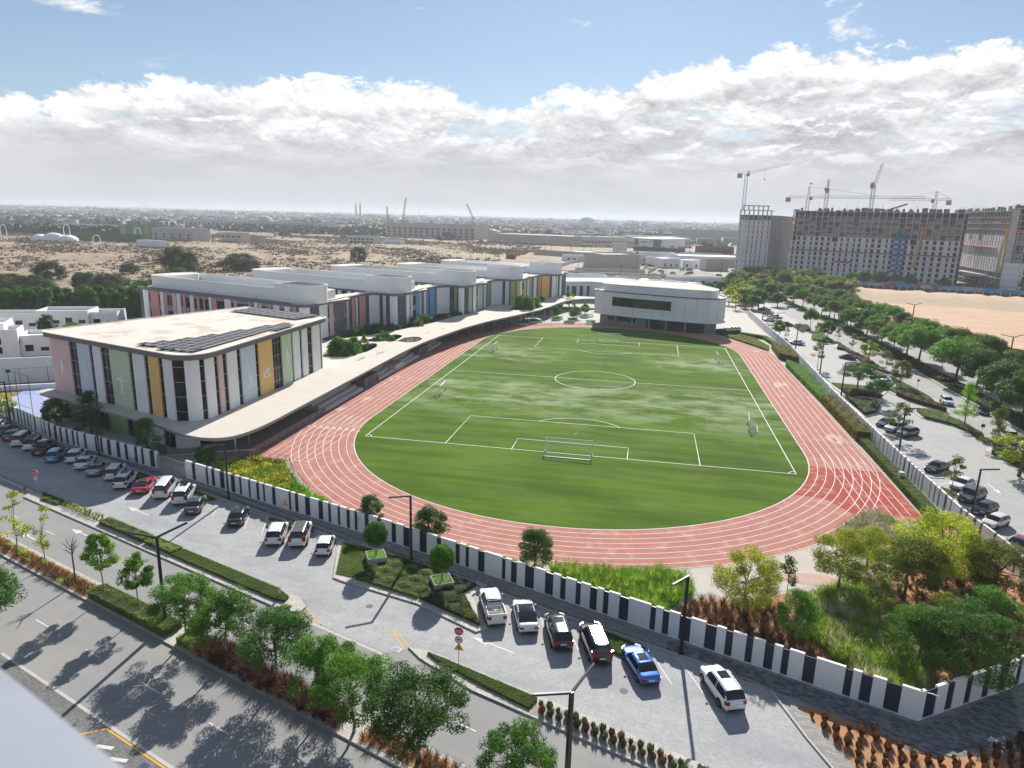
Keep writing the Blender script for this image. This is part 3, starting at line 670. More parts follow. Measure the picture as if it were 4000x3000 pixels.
# plots and roads north of the school
mb = MB(); mb.sheet([(-60,178),(60,178),(58,265),(40,330),(-20,330),(-60,260)], -.03); mb.build('back_road', mat('north_paving', (.30,.285,.265), .9, .12, .05, .08, 2), kind='structure')
mb = MB(); mb.sheet([(-60,330),(70,330),(130,640),(70,720),(-20,640),(-110,560),(-60,420)], -.034); mb.build('plot_ground', mat('plot_dust', (.33,.285,.24), .95, .15, .03, .1, 1.5), kind='structure')
mb = MB(); mb.ribbon([(-520,800),(-336,722),(-241.7,684),(-148.6,634),(-70.3,608),(-9.5,640),(140,660),(400,690)], 16, -.02); mb.build('far_road', M_easph, kind='structure')
mb = MB(); mb.ribbon([(60,260),(70,330),(40,420),(10,520),(-20,620)], 12, -.022); mb.build('far_road', M_easph, kind='structure')
mb = MB(); mb.sheet([(-235,-30),(-205,20),(-185,33),(-230,52),(-320,20)], -.02); mb.build('dirt_track', mat('beige_track', (.42,.34,.28), .95, .08, .1, .06, 3), kind='structure')
# service yard east of the auditorium, sports court west of the hall
mb = MB(); mb.sheet([(38,87),(43.5,83.5),(49.5,80),(50.2,128),(50,142),(39.5,142),(38,120)], .006); mb.build('service_yard', mat('pale_yard_concrete', (.50,.47,.42), .9, .06, .2, .05, 5), kind='structure')
mb = MB(); mb.sheet([(-112,-40.6),(-103.6,-37.3),(-88.5,-50),(-90,-54.5),(-96,-57),(-104,-54)], .008); mb.build('sports_court', mat('court_acrylic', (.36,.41,.62), .6, .05, .2, .03), kind='structure')
court = bpy.data.objects['sports_court']
for pts in ([(-110,-41.5),(-93,-53)], [(-107,-47),(-99,-43)], [(-103,-50),(-94,-46)]): stripe('court_line', pts, .08, .014, M_wline, court)

for i, (a, c) in enumerate(((-4.5,-105.4),(21,-99.2),(-30,-108.9),(40,-107.9),(8,-115.6),(-22,-96.6),(46,-97.5))):
    q = MB(); x, y = S(a, c); q.sheet([(x+.34*math.cos(t), y+.34*math.sin(t)) for t in np.linspace(0, 2*PI, 17)[:-1]], -.0025); q.build('manhole_cover', M_dconc, kind='structure')
# ------------------------------------------------------------------ boundary wall
SLATS = [(3.93,4.21),(4.68,5.21),(6.2,7.09),(8.27,8.99),(9.59,10.19),(11.0,11.64),(12.38,13.02),(13.66,14.06),(15.11,15.87),(17.93,18.34),(19.06,19.58),(20.64,21.55),(22.77,23.84),(24.49,25.11),(26.07,26.68),(27.62,28.22),(28.79,29.3),(30.6,31.24),(33.26,33.79),(34.49,35.1),(36.16,37.03),(38.3,39.15),(40.2,40.9),(42.36,43.02),(43.84,44.42),(45.71,46.73),(54.96,55.71),(57.84,58.33),(59.0,59.65),(60.67,61.6),(62.86,63.66),(64.48,64.93),(66.2,66.6),(67.68,68.23),(68.88,69.27),(70.52,71.16),(73.45,73.85),(74.51,75.1),(76.22,77.07),(78.42,79.18),(79.99,80.45),(81.51,81.91),(82.9,83.42),(84.12,84.56),(85.65,86.28),(87.5,88.1),(89.63,90.29),(91.33,92.23),(93.63,94.63),(95.99,96.59),(98.47,99.04),(99.78,100.22),(101.36,102.19),(104.29,104.73),(105.39,106.08),(107.03,108.08),(109.32,110.24),(111.01,111.6),(112.68,113.21),(114.18,114.91),(115.55,116.09),(117.15,118.08),(120.17,120.69),(121.33,121.92),(122.88,123.88),(125.16,126.12),(126.9,127.52),(128.6,129.17),(130.12,130.84),(131.49,132.03),(133.16,134.06),(136.18,136.73),(137.33,138.11),(139.04,140.08)]
def make_wall(name, pl, slats, gaps, label, h=2.62, t=.26, inner=.12, disc=True):
    L = cum(pl); T = L[-1]; root = empty(name, label, 'wall', (0, 0, 0))
    q = MB(); runs = []; s0 = 0
    for g0, g1 in gaps+[(T, T)]:
        if g0-s0 > .1: q.wall(span(pl, s0, g0, -t/2+.02, L), t+.06, -.05, .16)
        s0 = g1
    q.build('plinth', M_wall, root)
    bounds = []; cur = 0
    ev = sorted(list(slats)+list(gaps))
    for a, b in ev+[(T, T)]:
        if a-cur > .12: bounds.append((cur, a))
        cur = b
    for a, b in bounds:
        q = MB(); q.wall(span(pl, a, b, -t/2, L), t, .13, h); q.build('wall_panel', M_wall, root)
        if b-a > 1.75 and disc:
            (x, y), d = along(pl, (a+b)/2, L); w = MB(); n = 20
            c = Vector((x+d[1]*.0, y-d[0]*.0, 1.45)); dd = Vector((d[0], d[1], 0)); nn = Vector((d[1], -d[0], 0))
            for r, o in ((.36, .012), (.24, .022)):
                ring = [c+dd*r*math.cos(2*PI*i/n)+Vector((0, 0, r*math.sin(2*PI*i/n)))+nn*o for i in range(n)]
                w.add([tuple(p) for p in ring], [tuple(range(n))])
            w.build('round_emblem', M_white, root)
    for a, b in slats:
        pts = span(pl, a, b, -t/2, L); q = MB(); q.wall(pts, .04, .14, h-.16)
        n = max(3, int((b-a)/.13))
        for i in range(n):
            (x, y), d = along(pl, a+(i+.5)*(b-a)/n, L); ox, oy = x-d[1]*t*.5, y+d[0]*t*.5
            q.obox((ox+d[1]*.05, oy-d[0]*.05), math.atan2(d[1], d[0]), .032, .045, .15, h-.14)
        q.build('slat_panel', M_slat, root)
    return root
make_wall('boundary_wall', WALL_S, SLATS, [(47.29, 53.64)], 'long white boundary wall with dark slatted gaps between the pavement and the running track')
sd_, x = [], .45
for w, g in ((1.25,0),(.8,1.15),(.7,1.35),(.75,1.35),(.95,1.1),(.7,1.2),(.6,2.4),(.7,1.3),(.9,1.9),(.6,1.1),(.8,1.4)): 
    x += g
    if x+w < 21.8: sd_.append((x, x+w)); x += w
make_wall('boundary_wall', WALL_D, sd_, [], 'short angled white wall with black slatted gaps under the dark tree at the corner')
rw = random.Random(11); se = []; x = 1.0; TE = cum(WALL_E)[-1]
while x < TE-3:
    w = rw.choice([.42,.5,.58,.75,.5]); se.append((x, x+w)); x += w+rw.choice([.75,.9,1.1,1.3,1.0,.85,2.2])
make_wall('boundary_wall', [(p[0]-.1, p[1]) for p in WALL_E], se, [], 'white slatted wall running between the track and the east car park')
# camera arm on the corner, gate
r = empty('security_camera', 'small white camera on a bracket at the wall corner', 'camera', (33.0,-105.5,2.4))
q = MB(); q.bar((0,0,0),(.45,-.1,.02),.035); q.build('bracket', M_white, r); q = MB(); q.bar((.4,-.1,0),(.75,-.2,-.06),.06,8); q.build('housing', M_white, r)
def sliding_gate():
    r = empty('sliding_gate', 'grey metal vehicle gate in the gap of the white wall', 'gate')
    a, b = along(WALL_S, 47.4)[0], along(WALL_S, 53.5)[0]
    for t in (0, .5, .74, 1):
        x, y = a[0]+(b[0]-a[0])*t, a[1]+(b[1]-a[1])*t; q = MB(); q.box(x-.05,y-.05,0,x+.05,y+.05,2.2); q.build('post', M_gmetal, r)
    q = MB(); q.bar((*a,2.2),(*b,2.2),.05); q.bar((*a,.12),(*b,.12),.05); q.bar((*a,1.2),(*b,1.2),.03); q.build('rail', M_gmetal, r)
    q = MB(); n = 46
    for i in range(n): t = (i+.5)/n; q.bar((a[0]+(b[0]-a[0])*t, a[1]+(b[1]-a[1])*t, .12),(a[0]+(b[0]-a[0])*t, a[1]+(b[1]-a[1])*t, 2.2),.012)
    q.build('infill_bars', M_gmetal, r)
    # second leaf standing open behind
    r2 = empty('open_gate_leaf', 'grey mesh gate leaf standing open inside the yard', 'gate')
    c = (-50.5,-71.0); d = (-44.5,-68.0); q = MB(); q.bar((*a,1.9),(*c,1.9),.04); q.bar((*c,1.9),(*d,1.9),.04); q.bar((*c,0),(*c,1.95),.05); q.build('rail', M_gmetal, r2)
sliding_gate()

# ------------------------------------------------------------------ facade builder
PAN = dict(w=M_white, p=M_pink, s=M_salmon, g=M_green, l=M_green2, o=M_orange, O=M_orange2, b=M_blue, B=M_blue2, k=M_khaki, y=M_pgreen, x=M_gpanel, n=M_navy, c=M_fascia)
def facade(root, pl, segs, z0, z1, floors=(), trans=2.3, pilot=.16):
    L = cum(pl)
    for s0, s1, c in segs:
        if s1-s0 < .15: continue
        if c in PAN:
            off = {'x': .05, 'n': .04, 'c': .03}.get(c, pilot)
            pts = span(pl, s0+.02, s1-.02, off-.12, L); q = MB(); q.wall(pts, .24, z0, z1)
            q.build('lattice_panel' if c == 'x' else 'facade_panel', PAN[c], root)
            if c == 'x':
                f = MB()
                for z in np.arange(z0+.4, z1, .8): f.wall(span(pl, s0+.03, s1-.03, .10, L), .03, z, z+.1)
                f.build('louvre', M_fascia, root, kind='stuff')
        else:       # window strip: glass, frame, spandrels
            pts = span(pl, s0, s1, -.16, L); q = MB(); q.wall(pts, .06, z0, z1); gl = q.build('window', M_glass, root)
            f = MB(); zz = z0+.05
            for z in np.arange(z0+trans*.6, z1, trans): f.wall(span(pl, s0, s1, -.09, L), .09, z, z+.07)
            if s1-s0 > 1.7:
                n = int((s1-s0)/1.1)
                for i in range(1, n):
                    (x, y), d = along(pl, s0+(s1-s0)*i/n, L); f.obox((x-d[1]*.09, y+d[0]*.09), math.atan2(d[1], d[0]), .035, .05, z0, z1)
            f.build('frame', M_gmetal if trans > 2 else M_fascia, gl, kind='stuff')
            for a, b in floors:
                q = MB(); q.wall(span(pl, s0+.01, s1-.01, -.05, L), .16, a, b); q.build('spandrel', M_gconc, root)

# ------------------------------------------------------------------ sports hall
HL = [(-91.9,-53.8),(-60.37,-64.23),(-59.58,-64.39),(-58.78,-64.36),(-58.01,-64.15),(-57.31,-63.76),(-56.72,-63.21),(-56.27,-62.55),(-55.99,-61.8),(-55.9,-61.0),(-55.9,-23.3)]
def sports_hall():
    r = empty('sports_hall', 'white flat-roofed sports hall with coloured panels and dark glass strips beside the track', 'building')
    back = [(-55.9,-23.3),(-58.5,-20.3),(-79.0,-13.8),(-92.9,-52.0),(-92.6,-53.3)]
    full = HL+back[1:]
    cc = (-72.0,-40.0); q = MB(); q.prism([(p[0]+(cc[0]-p[0])*.035, p[1]+(cc[1]-p[1])*.035) for p in full], 3.6, 13.85); q.build('core', M_dark, r)
    X = [0.03,5.94,8.25,11.91,12.78,15.14,17.54,22.81,23.75,26.8,27.81,30.37,31.41,33.49,35.54,37.65,38.42,40.49,41.43,42.74,43.88,46.72,47.83,52.21,53.24,57.82,61.15,64.72,65.35,67.99,68.9,71.17,73.2,76.49,77.67]
    codes = 'pWbWwWgWwWoWwWwWwWpWwWbWoWgWwWwWwc'
    segs = [(X[i], min(X[i+1], cum(HL)[-1]), c) for i, c in enumerate(codes) if X[i] < cum(HL)[-1]-.2]
    facade(r, HL, segs, 4.02, 13.75, trans=2.35)
    # north and west sides, seen only from elsewhere
    bl = back; n = 14; LB = cum(bl)
    segs = [(LB[-1]*i/n, LB[-1]*(i+1)/n, 'wWwWgWwWoWwWwW'[i]) for i in range(n)]
    facade(r, bl, segs, 4.02, 13.75, trans=2.35)
    # roof slab with rounded corners
    roof = arc(-59.0,-61.2,3.9,-108,0,8)+arc(-58.4,-23.3,3.3,0,72,6)+[(-79.2,-12.9)]+arc(-91.4,-52.6,2.2,160,252,6)
    q = MB(); q.prism(roof, 13.75, 14.55, 0, kt=1); q.build('roof', [M_fascia, M_roof], r)
    q = MB(); q.wall([(x*1.0, y) for x, y in roof], .35, 14.55, 14.68, closed=True); q.build('roof_edge', M_roof, r)
    def solar(poly, a, nx, ny, o, dx, dy):
        ca, sa = math.cos(a), math.sin(a)
        T = lambda u, v: (o[0]+ca*u-sa*v, o[1]+sa*u+ca*v)
        for i in range(nx):
            for j in range(ny):
                u, v = i*dx, j*dy
                if not inpoly(np.array([T(u+dx/2, v+dy/2)]), poly)[0]: continue
                m = MB(); m.prism([T(u+.1, v+.1), T(u+dx-.1, v+.1), T(u+dx-.1, v+dy-.1), T(u+.1, v+dy-.1)], 14.80, 14.88); m.build('solar_panel', M_solar, r)
        m = MB()
        for i in range(nx+1):
            for j in range(ny):
                if inpoly(np.array([T(i*dx-.05, (j+.5)*dy)]), poly)[0]: m.bar((*T(i*dx, j*dy), 14.9), (*T(i*dx, (j+1)*dy), 14.9), .05)
        for j in range(ny+1):
            for i in range(nx):
                if inpoly(np.array([T((i+.5)*dx, j*dy-.05)]), poly)[0]: m.bar((*T(i*dx, j*dy), 14.9), (*T((i+1)*dx, j*dy), 14.9), .05)
        m.build('solar_frame', M_white, r)
    p1 = [(-69,-60.2),(-58.4,-63.4),(-56.6,-60),(-56.4,-34.5),(-58.8,-33),(-64.6,-52)]
    solar(p1, math.radians(90), 17, 8, (-55.6,-64.5), 2.0, 1.7)
    p2 = [(-77.5,-22.3),(-75.5,-15),(-57.5,-21),(-59.4,-28)]
    solar(p2, math.radians(-18), 12, 5, (-80,-20.5), 2.0, 1.7)
    # ground floor under the canopy
    GL = [(-92.4,-55.0)]+[(-60.6,-65.6),(-58.6,-65.7),(-56.9,-64.6),(-56.2,-62.6),(-56.2,-23)]
    T = cum(GL)[-1]
    facade(r, GL, [(0,5.5,'p'),(5.5,15.2,'x'),(15.2,17.6,'W'),(17.6,22.9,'l'),(22.9,24.2,'W'),(24.2,26.4,'x'),(26.4,28.6,'o'),(28.6,32.2,'w'),(32.2,34.6,'W'),(34.6,38.2,'w'),(38.2,40.2,'W'),(40.2,T,'x')], .02, 3.5, trans=3)
    q = MB(); q.prism([(-92,-53),(-59,-63.6),(-57.2,-62),(-57.2,-24),(-79,-17)], 0, 3.5); q.build('ground_floor_core', M_dconc, r)
    # raised sport figures
    def figure(s, zc, parts, sc=1.0):
        (x, y), d = along(HL, s); m = MB(); nn = (d[1], -d[0]); off = .21; ki = 0
        P = lambda u, v, o: (x+d[0]*u*sc+nn[0]*o, y+d[1]*u*sc+nn[1]*o, zc+v*sc)
        for pt in parts:
            off += .006
            if len(pt) == 3:
                u, v, rr = pt; n = 12; ring = [P(u+rr*math.cos(2*PI*i/n), v+rr*math.sin(2*PI*i/n), off) for i in range(n)]; ri = [P(u+rr*math.cos(2*PI*i/n), v+rr*math.sin(2*PI*i/n), 0.0) for i in range(n)]
                m.add(ring+ri, [tuple(range(n))]+[(i, n+i, n+(i+1) % n, (i+1) % n) for i in range(n)])
            else:
                a, b, c2, d2, w = pt; l = math.hypot(c2-a, d2-b); px, py = -(d2-b)/l*w/2, (c2-a)/l*w/2
                R = [(a+px, b+py), (a-px, b-py), (c2-px, d2-py), (c2+px, d2+py)]
                m.add([P(*t, off-.01) for t in R]+[P(*t, 0) for t in R], [(3,2,1,0),(0,1,5,4),(1,2,6,5),(2,3,7,6),(3,0,4,7)])
        m.build('sport_figure', M_white, r)
    hockey = [(0,1.5,.26),(-.1,1.2,0,.2,.5),(-.2,1.1,-.4,.3,.22),(.1,1.1,.45,.5,.2),(-.1,.2,-.45,-.9,.3),(.1,.2,.15,-.9,.3),(.4,.6,1.0,-.7,.14),(1.0,-.7,1.3,-.75,.22)]
    bat = [(-.2,1.5,.26),(-.1,1.2,0,.1,.45),(0,.95,.7,.9,.22),(.5,.95,.9,1.2,.14),(-.05,.1,-.45,-1.1,.28),(.05,.1,.5,-1.1,.28)]
    rings = [(0,1.25,.28),(-1.1,1.0,1.1,.75,.3),(0,.9,.05,-1.3,.62),(-.95,1.1,-1.0,2.4,.07),(.95,1.0,.9,2.4,.07),(-1.0,.9,.18),(1.05,.75,.18)]
    run = [(-.1,1.5,.28),(0,1.2,.25,.2,.5),(0,1.1,-.5,.2,.22),(.2,1.0,.7,.6,.2),(.2,.2,-.2,-1.1,.3),(.3,.2,.75,-.9,.3),(-.6,-.5,.32)]
    swim = [(.55,.75,.3),(-.9,.0,.1,.75,.3),(.1,.75,.5,.1,.26),(-1.1,-.35,-.6,-.05,.2),(-.6,-.05,-.1,-.35,.2),(-.1,-.35,.4,-.05,.2),(.4,-.05,1.0,-.3,.2)]
    ball = [(0,1.5,.26),(0,1.2,.1,.1,.42),(0,1.1,-.65,1.3,.2),(.1,1.0,.6,.5,.2),(.1,.1,.5,-.9,.26),(0,.1,-.4,-1.0,.26)]
    figure(3.1,8.2,hockey); figure(10.1,7.5,bat); figure(20.2,7.7,rings,1.1); figure(50.0,7.2,run,1.1); figure(55.5,7.4,swim,1.25); figure(62.9,8.6,ball,1.2); figure(74.9,9.2,hockey,1.1)
sports_hall()

# ------------------------------------------------------------------ classroom wings
WV = [(-137.5,24.5),(-130,20.5),(-103.5,12.6),(-82.2,5.6),(-75.5,3.0),(-73.2,3.2),(-72,5),(-71.8,9.3),(-71.3,19),(-71.0,28),(-70.3,33.5),(-68.3,36.2),(-66.0,36.3),(-63.8,35.0),(-61.8,34.9),(-60.3,36.0),(-59.6,38.5),(-59.2,45),(-58.9,55.1),(-58.5,60.5),(-57.2,64.3),(-55.2,66.8),(-53.2,66.8),(-51.0,65.6),(-49.3,65.7),(-48.0,67.3),(-47.6,71),(-47.0,80),(-46.4,89),(-45.4,94.4),(-43.5,96.9),(-41.0,96.8),(-39.3,96.3),(-37.6,97.0),(-36.6,99.5),(-35.6,108),(-34.6,118),(-33.4,124),(-31.3,127.2),(-28.8,127.4),(-26.6,128),(-25.5,130.5),(-25.2,135),(-24.5,144)]
def smooth(pl, n=2):
    for _ in range(n):
        o = [pl[0]]
        for a, b in zip(pl[:-1], pl[1:]):
            if math.hypot(b[0]-a[0], b[1]-a[1]) > 6: o += [(a[0]*.9+b[0]*.1, a[1]*.9+b[1]*.1), (a[0]*.1+b[0]*.9, a[1]*.1+b[1]*.9)]
            else: o += [(a[0]*.75+b[0]*.25, a[1]*.75+b[1]*.25), (a[0]*.25+b[0]*.75, a[1]*.25+b[1]*.75)]
        pl = o+[pl[-1]]
    return pl
DW = (-.951, .309); NW = (.309, .951)
REF = [(-72,4),(-60.3,36),(-48.2,67),(-37.5,97.5),(-26.5,128.3)]
def LP(k, u, v): return (REF[k][0]+DW[0]*u+NW[0]*v, REF[k][1]+DW[1]*u+NW[1]*v)
def classroom():
    r = empty('classroom_building', 'long white classroom building with five finger wings and a wavy coloured front', 'building')
    SW = smooth(WV, 2); L = cum(SW); LO = cum(WV); k = L[-1]/LO[-1]
    I = [0.59,2.98,6.4,7.45,11.49,12.24,13.74,14.12,15.23,17.6,19.13,19.42,21.09,21.96,23.1,25.02,26.57,26.92,27.83,28.87,30.6,30.94,32.79,33.87,34.21,35.89,39.11,41.64,42.64,43.88,44.07,45.24,48.59,49.68,50.7,52.07,52.49,53.55,55.78,56.88,57.87,60.08,62.16,64.1,65.35,66.32,67.08,69.74,73.6,75.63]
    ci = 'xwWsWwWsWpWwWsWwWWsWpWwWsWwWspWWsWwWpWsWwWwWsxwxw'
    Sx = [75.63,77.84,78.97,80.92,84.39,87.58,88.53,90.12,91.99,93.81,94.4,95.38,96.44,99.43,100.83,104.18,105.45,106.78,108.17,110.42,114.38,116.78,117.55,119.27,122.02,124.71,125.5,127.06,129.14,130.81,131.19,132.71,134.16,137.73]
    cs = 'wWpWwWpxsxwxsxwxwxwxwWbWBWwxwnBxB'
    U = [137.73,138.63,144.09,145.96,146.99,147.69,149.62,151.68,154.56,155.94,159.31,161.22,163.63,164.53,166.65,168.19,169.51,169.98,171.08,172.51,175.01,176.16,182.49,183.58,185.18,185.66,187.48,188.1,190.93,193.13,195.5,198.85,200.56,202.54,203.79,204.8,205.94,207.22,209.49,212.97,214.59,216.83,217.34,220.94,221.8,223.54,223.9,224.52,226.7,229.75,LO[-1]]
    cu = 'xwxlxwxyxwWgWwnwnwxlxwxwxkxkwWkxwxwxkxwxOxoxwxwxwx'
    segs = [(a*k, b*k, c) for X, C in ((I, ci), (Sx, cs), (U, cu)) for a, b, c in zip(X[:-1], X[1:], C)]
    facade(r, SW, segs, 4.0, 12.7, floors=((4.0,5.1),(7.5,9.0),(11.9,12.7)), trans=1.4)
    q = MB(); q.wall([(p[0], p[1]) for p in span(SW, 0, L[-1]-.01, -.1, L)], .9, 12.7, 13.3); q.build('cornice', M_fascia, r)
    q = MB(); q.wall(span(SW, 0, L[-1]-.01, -.05, L), .7, 3.65, 4.0); q.build('soffit_band', M_fascia, r)
    # floor plate and roof of the spine behind the front
    east = [p for p in SW if p[0] > -76]; inner = [LP(4, 12, 16), LP(0, 12, 2)]
    q = MB(); q.prism(east+inner, 3.8, 3.98); q.build('floor_plate', M_conc, r)
    q = MB(); q.prism(east+inner, 12.9, 13.24, 0, kt=1); q.build('roof', [M_fascia, M_roof], r)
    q = MB(); q.prism([(p[0]-.9, p[1]+.5) for p in east]+inner, 4.0, 12.8); q.build('core', M_dconc, r)
    # columns under the front
    for s in np.arange(76, LO[-1]-2, 6.8):
        (x, y), d = along(SW, s*k, L); m = MB(); m.obox((x-d[1]*.8, y+d[0]*.8), math.atan2(d[1], d[0]), .75, .3, 0, 3.66); m.build('column', M_white, r)
    q = MB(); q.wall(span(SW, 74, L[-1]-.5, -5, L), .3, 0, 3.7); q.build('ground_floor_wall', M_gconc, r)
    for s, c in ((128,'l'),(131,'l'),(185,'o'),(178,'k'),(150,'y'),(140,'l')):
        m = MB(); m.wall(span(SW, s*k, (s+1.6)*k, -4.6, L), .2, 0, 3.64); m.build('facade_panel', PAN[c], r)
    lens = [66, 64, 62, 57, 59]; tops = [16.6, 16.6, 16.5, 16.0, 15.9]
    for i in range(5):
        Ln, tp = lens[i], tops[i]
        w = empty('classroom_wing', None, None); w.parent = r
        rect = lambda u0, v0, u1, v1: [LP(i, u0, v0), LP(i, u0, v1), LP(i, u1, v1), LP(i, u1, v0)]
        def rounded(u0, v0, u1, v1, rad, ends=(1,1,1,1), n=6):
            o = []
            for (cu_, cv, a0), e in zip(((u1-rad, v1-rad, 0), (u0+rad, v1-rad, 90), (u0+rad, v0+rad, 180), (u1-rad, v0+rad, 270)), ends):
                if e:
                    for j in range(n+1): a = math.radians(a0+90*j/n); o.append(LP(i, cu_+rad*math.cos(a), cv+rad*math.sin(a)))
                else: a = math.radians(a0+45); o.append(LP(i, cu_+rad*(1 if math.cos(a) > 0 else -1), cv+rad*(1 if math.sin(a) > 0 else -1)))
            return o
        body = rounded(3.2, .6, Ln+1.2, 17.5, 3)
        q = MB(); q.prism(body, 0, 12.75, 0); q.build('storeys', M_gconc if i else M_dconc, w)
        q = MB(); q.prism(rounded(1.6, -.1, Ln+1.6, 18, 3.2), 12.75, 13.3, 0, kt=1); q.build('roof_ledge', [M_fascia, M_roof], w)
        if i:      # south face of the wing, mostly hidden behind the wing before it
            a, b = LP(i, Ln-1, 0), LP(i, 4, 0); T = math.hypot(b[0]-a[0], b[1]-a[1]); seg = []; x = 0; kk = random.Random(i); pal = ['ps','bB','gl','gk','oO'][i]
            while x < T-1:
                wd = kk.choice([.8,1.2,1.6]); seg.append((x, x+wd, 'w' if kk.random() < .6 else kk.choice(pal))); x += wd; wd = kk.choice([1.0,1.4,2.2]); seg.append((x, min(T, x+wd), 'W')); x += wd
            seg = [(p, q_, c) for p, q_, c in seg if p > T-34]
            facade(w, [a, b], seg, 4.0, 12.7, floors=((7.5,9.0),), trans=1.4)
        # set-back roof enclosure
        box = rounded(11.5, 1.2, Ln-2, 15.6, 2.0, (1,0,0,1))
        solar = i >= 2
        if solar:
            q = MB(); q.prism(box, 13.3, tp-.25, 0, kt=1); q.build('roof_enclosure', [M_white, M_roof], w)
            q = MB(); q.wall(box, .25, tp-.3, tp, closed=True); q.build('parapet', M_white, w)
            n = int((Ln-16)/2.1)
            for jv in range(6):
                for ju in range(n):
                    u, v = 13+ju*2.1, 2.2+jv*2.1; m = MB(); m.prism([LP(i, u+.06, v+.12), LP(i, u+.06, v+1.98), LP(i, u+2.0, v+1.98), LP(i, u+2.0, v+.12)], tp-.12, tp-.04); m.build('solar_panel', M_solar, w)
            m = MB()
            for jv in range(7): m.wall([LP(i, 12.5, 2.1+jv*2.1), LP(i, Ln-3, 2.1+jv*2.1)], .16, tp-.2, tp-.02)
            m.build('solar_frame', M_gmetal, w)
        else:
            q = MB(); q.wall(box, .3, 13.3, tp, closed=True); q.build('parapet', M_white, w)
            m = MB()
            for ju in range(8): m.obox(LP(i, 15+ju*5.5, 8.5), math.radians(162), 1.3, 1.8, 13.3, 14.7)
            m.build('air_handling_units', M_gmetal, w)
        q = MB(); q.prism(rounded(Ln-7, .9, Ln+.9, 14.5, 3.4), 13.3, tp+.15, 0, kt=1); q.build('end_drum', [M_white, M_roof], w)
        # front stair drum with lattice on top and the lower block behind it
        dr = rounded(.3, .35, 13, 8.8, 4.0, (0,1,1,0), 8); q = MB(); q.prism(dr, 13.26, 17.7); q.wall(dr, .2, 17.7, 17.9, closed=True); q.build('stair_drum', M_white, w)
        m = MB(); m.prism(rounded(1.2, 1.2, 12.2, 8, 3.3, (0,1,1,0)), 17.7, 17.74); m.build('drum_grille', M_solar, w)
        m = MB()
        for ju in range(7): m.bar((*LP(i, 2.4+ju*1.5, 1.6), 17.86), (*LP(i, 2.4+ju*1.5, 7.6), 17.86), .05)
        for jv in range(4): m.bar((*LP(i, 1.8, 2.2+jv*1.5), 17.88), (*LP(i, 12.2, 2.2+jv*1.5), 17.88), .05)
        m.build('drum_lattice', M_gmetal, w)
        q = MB(); q.prism([LP(i, 2.8, 6.4), LP(i, 5.8, 15), LP(i, 16, 15), LP(i, 16, 6.4)], 13.28, 15.7, 0, kt=1); q.build('plant_room', [M_white, M_roof], w)
classroom()

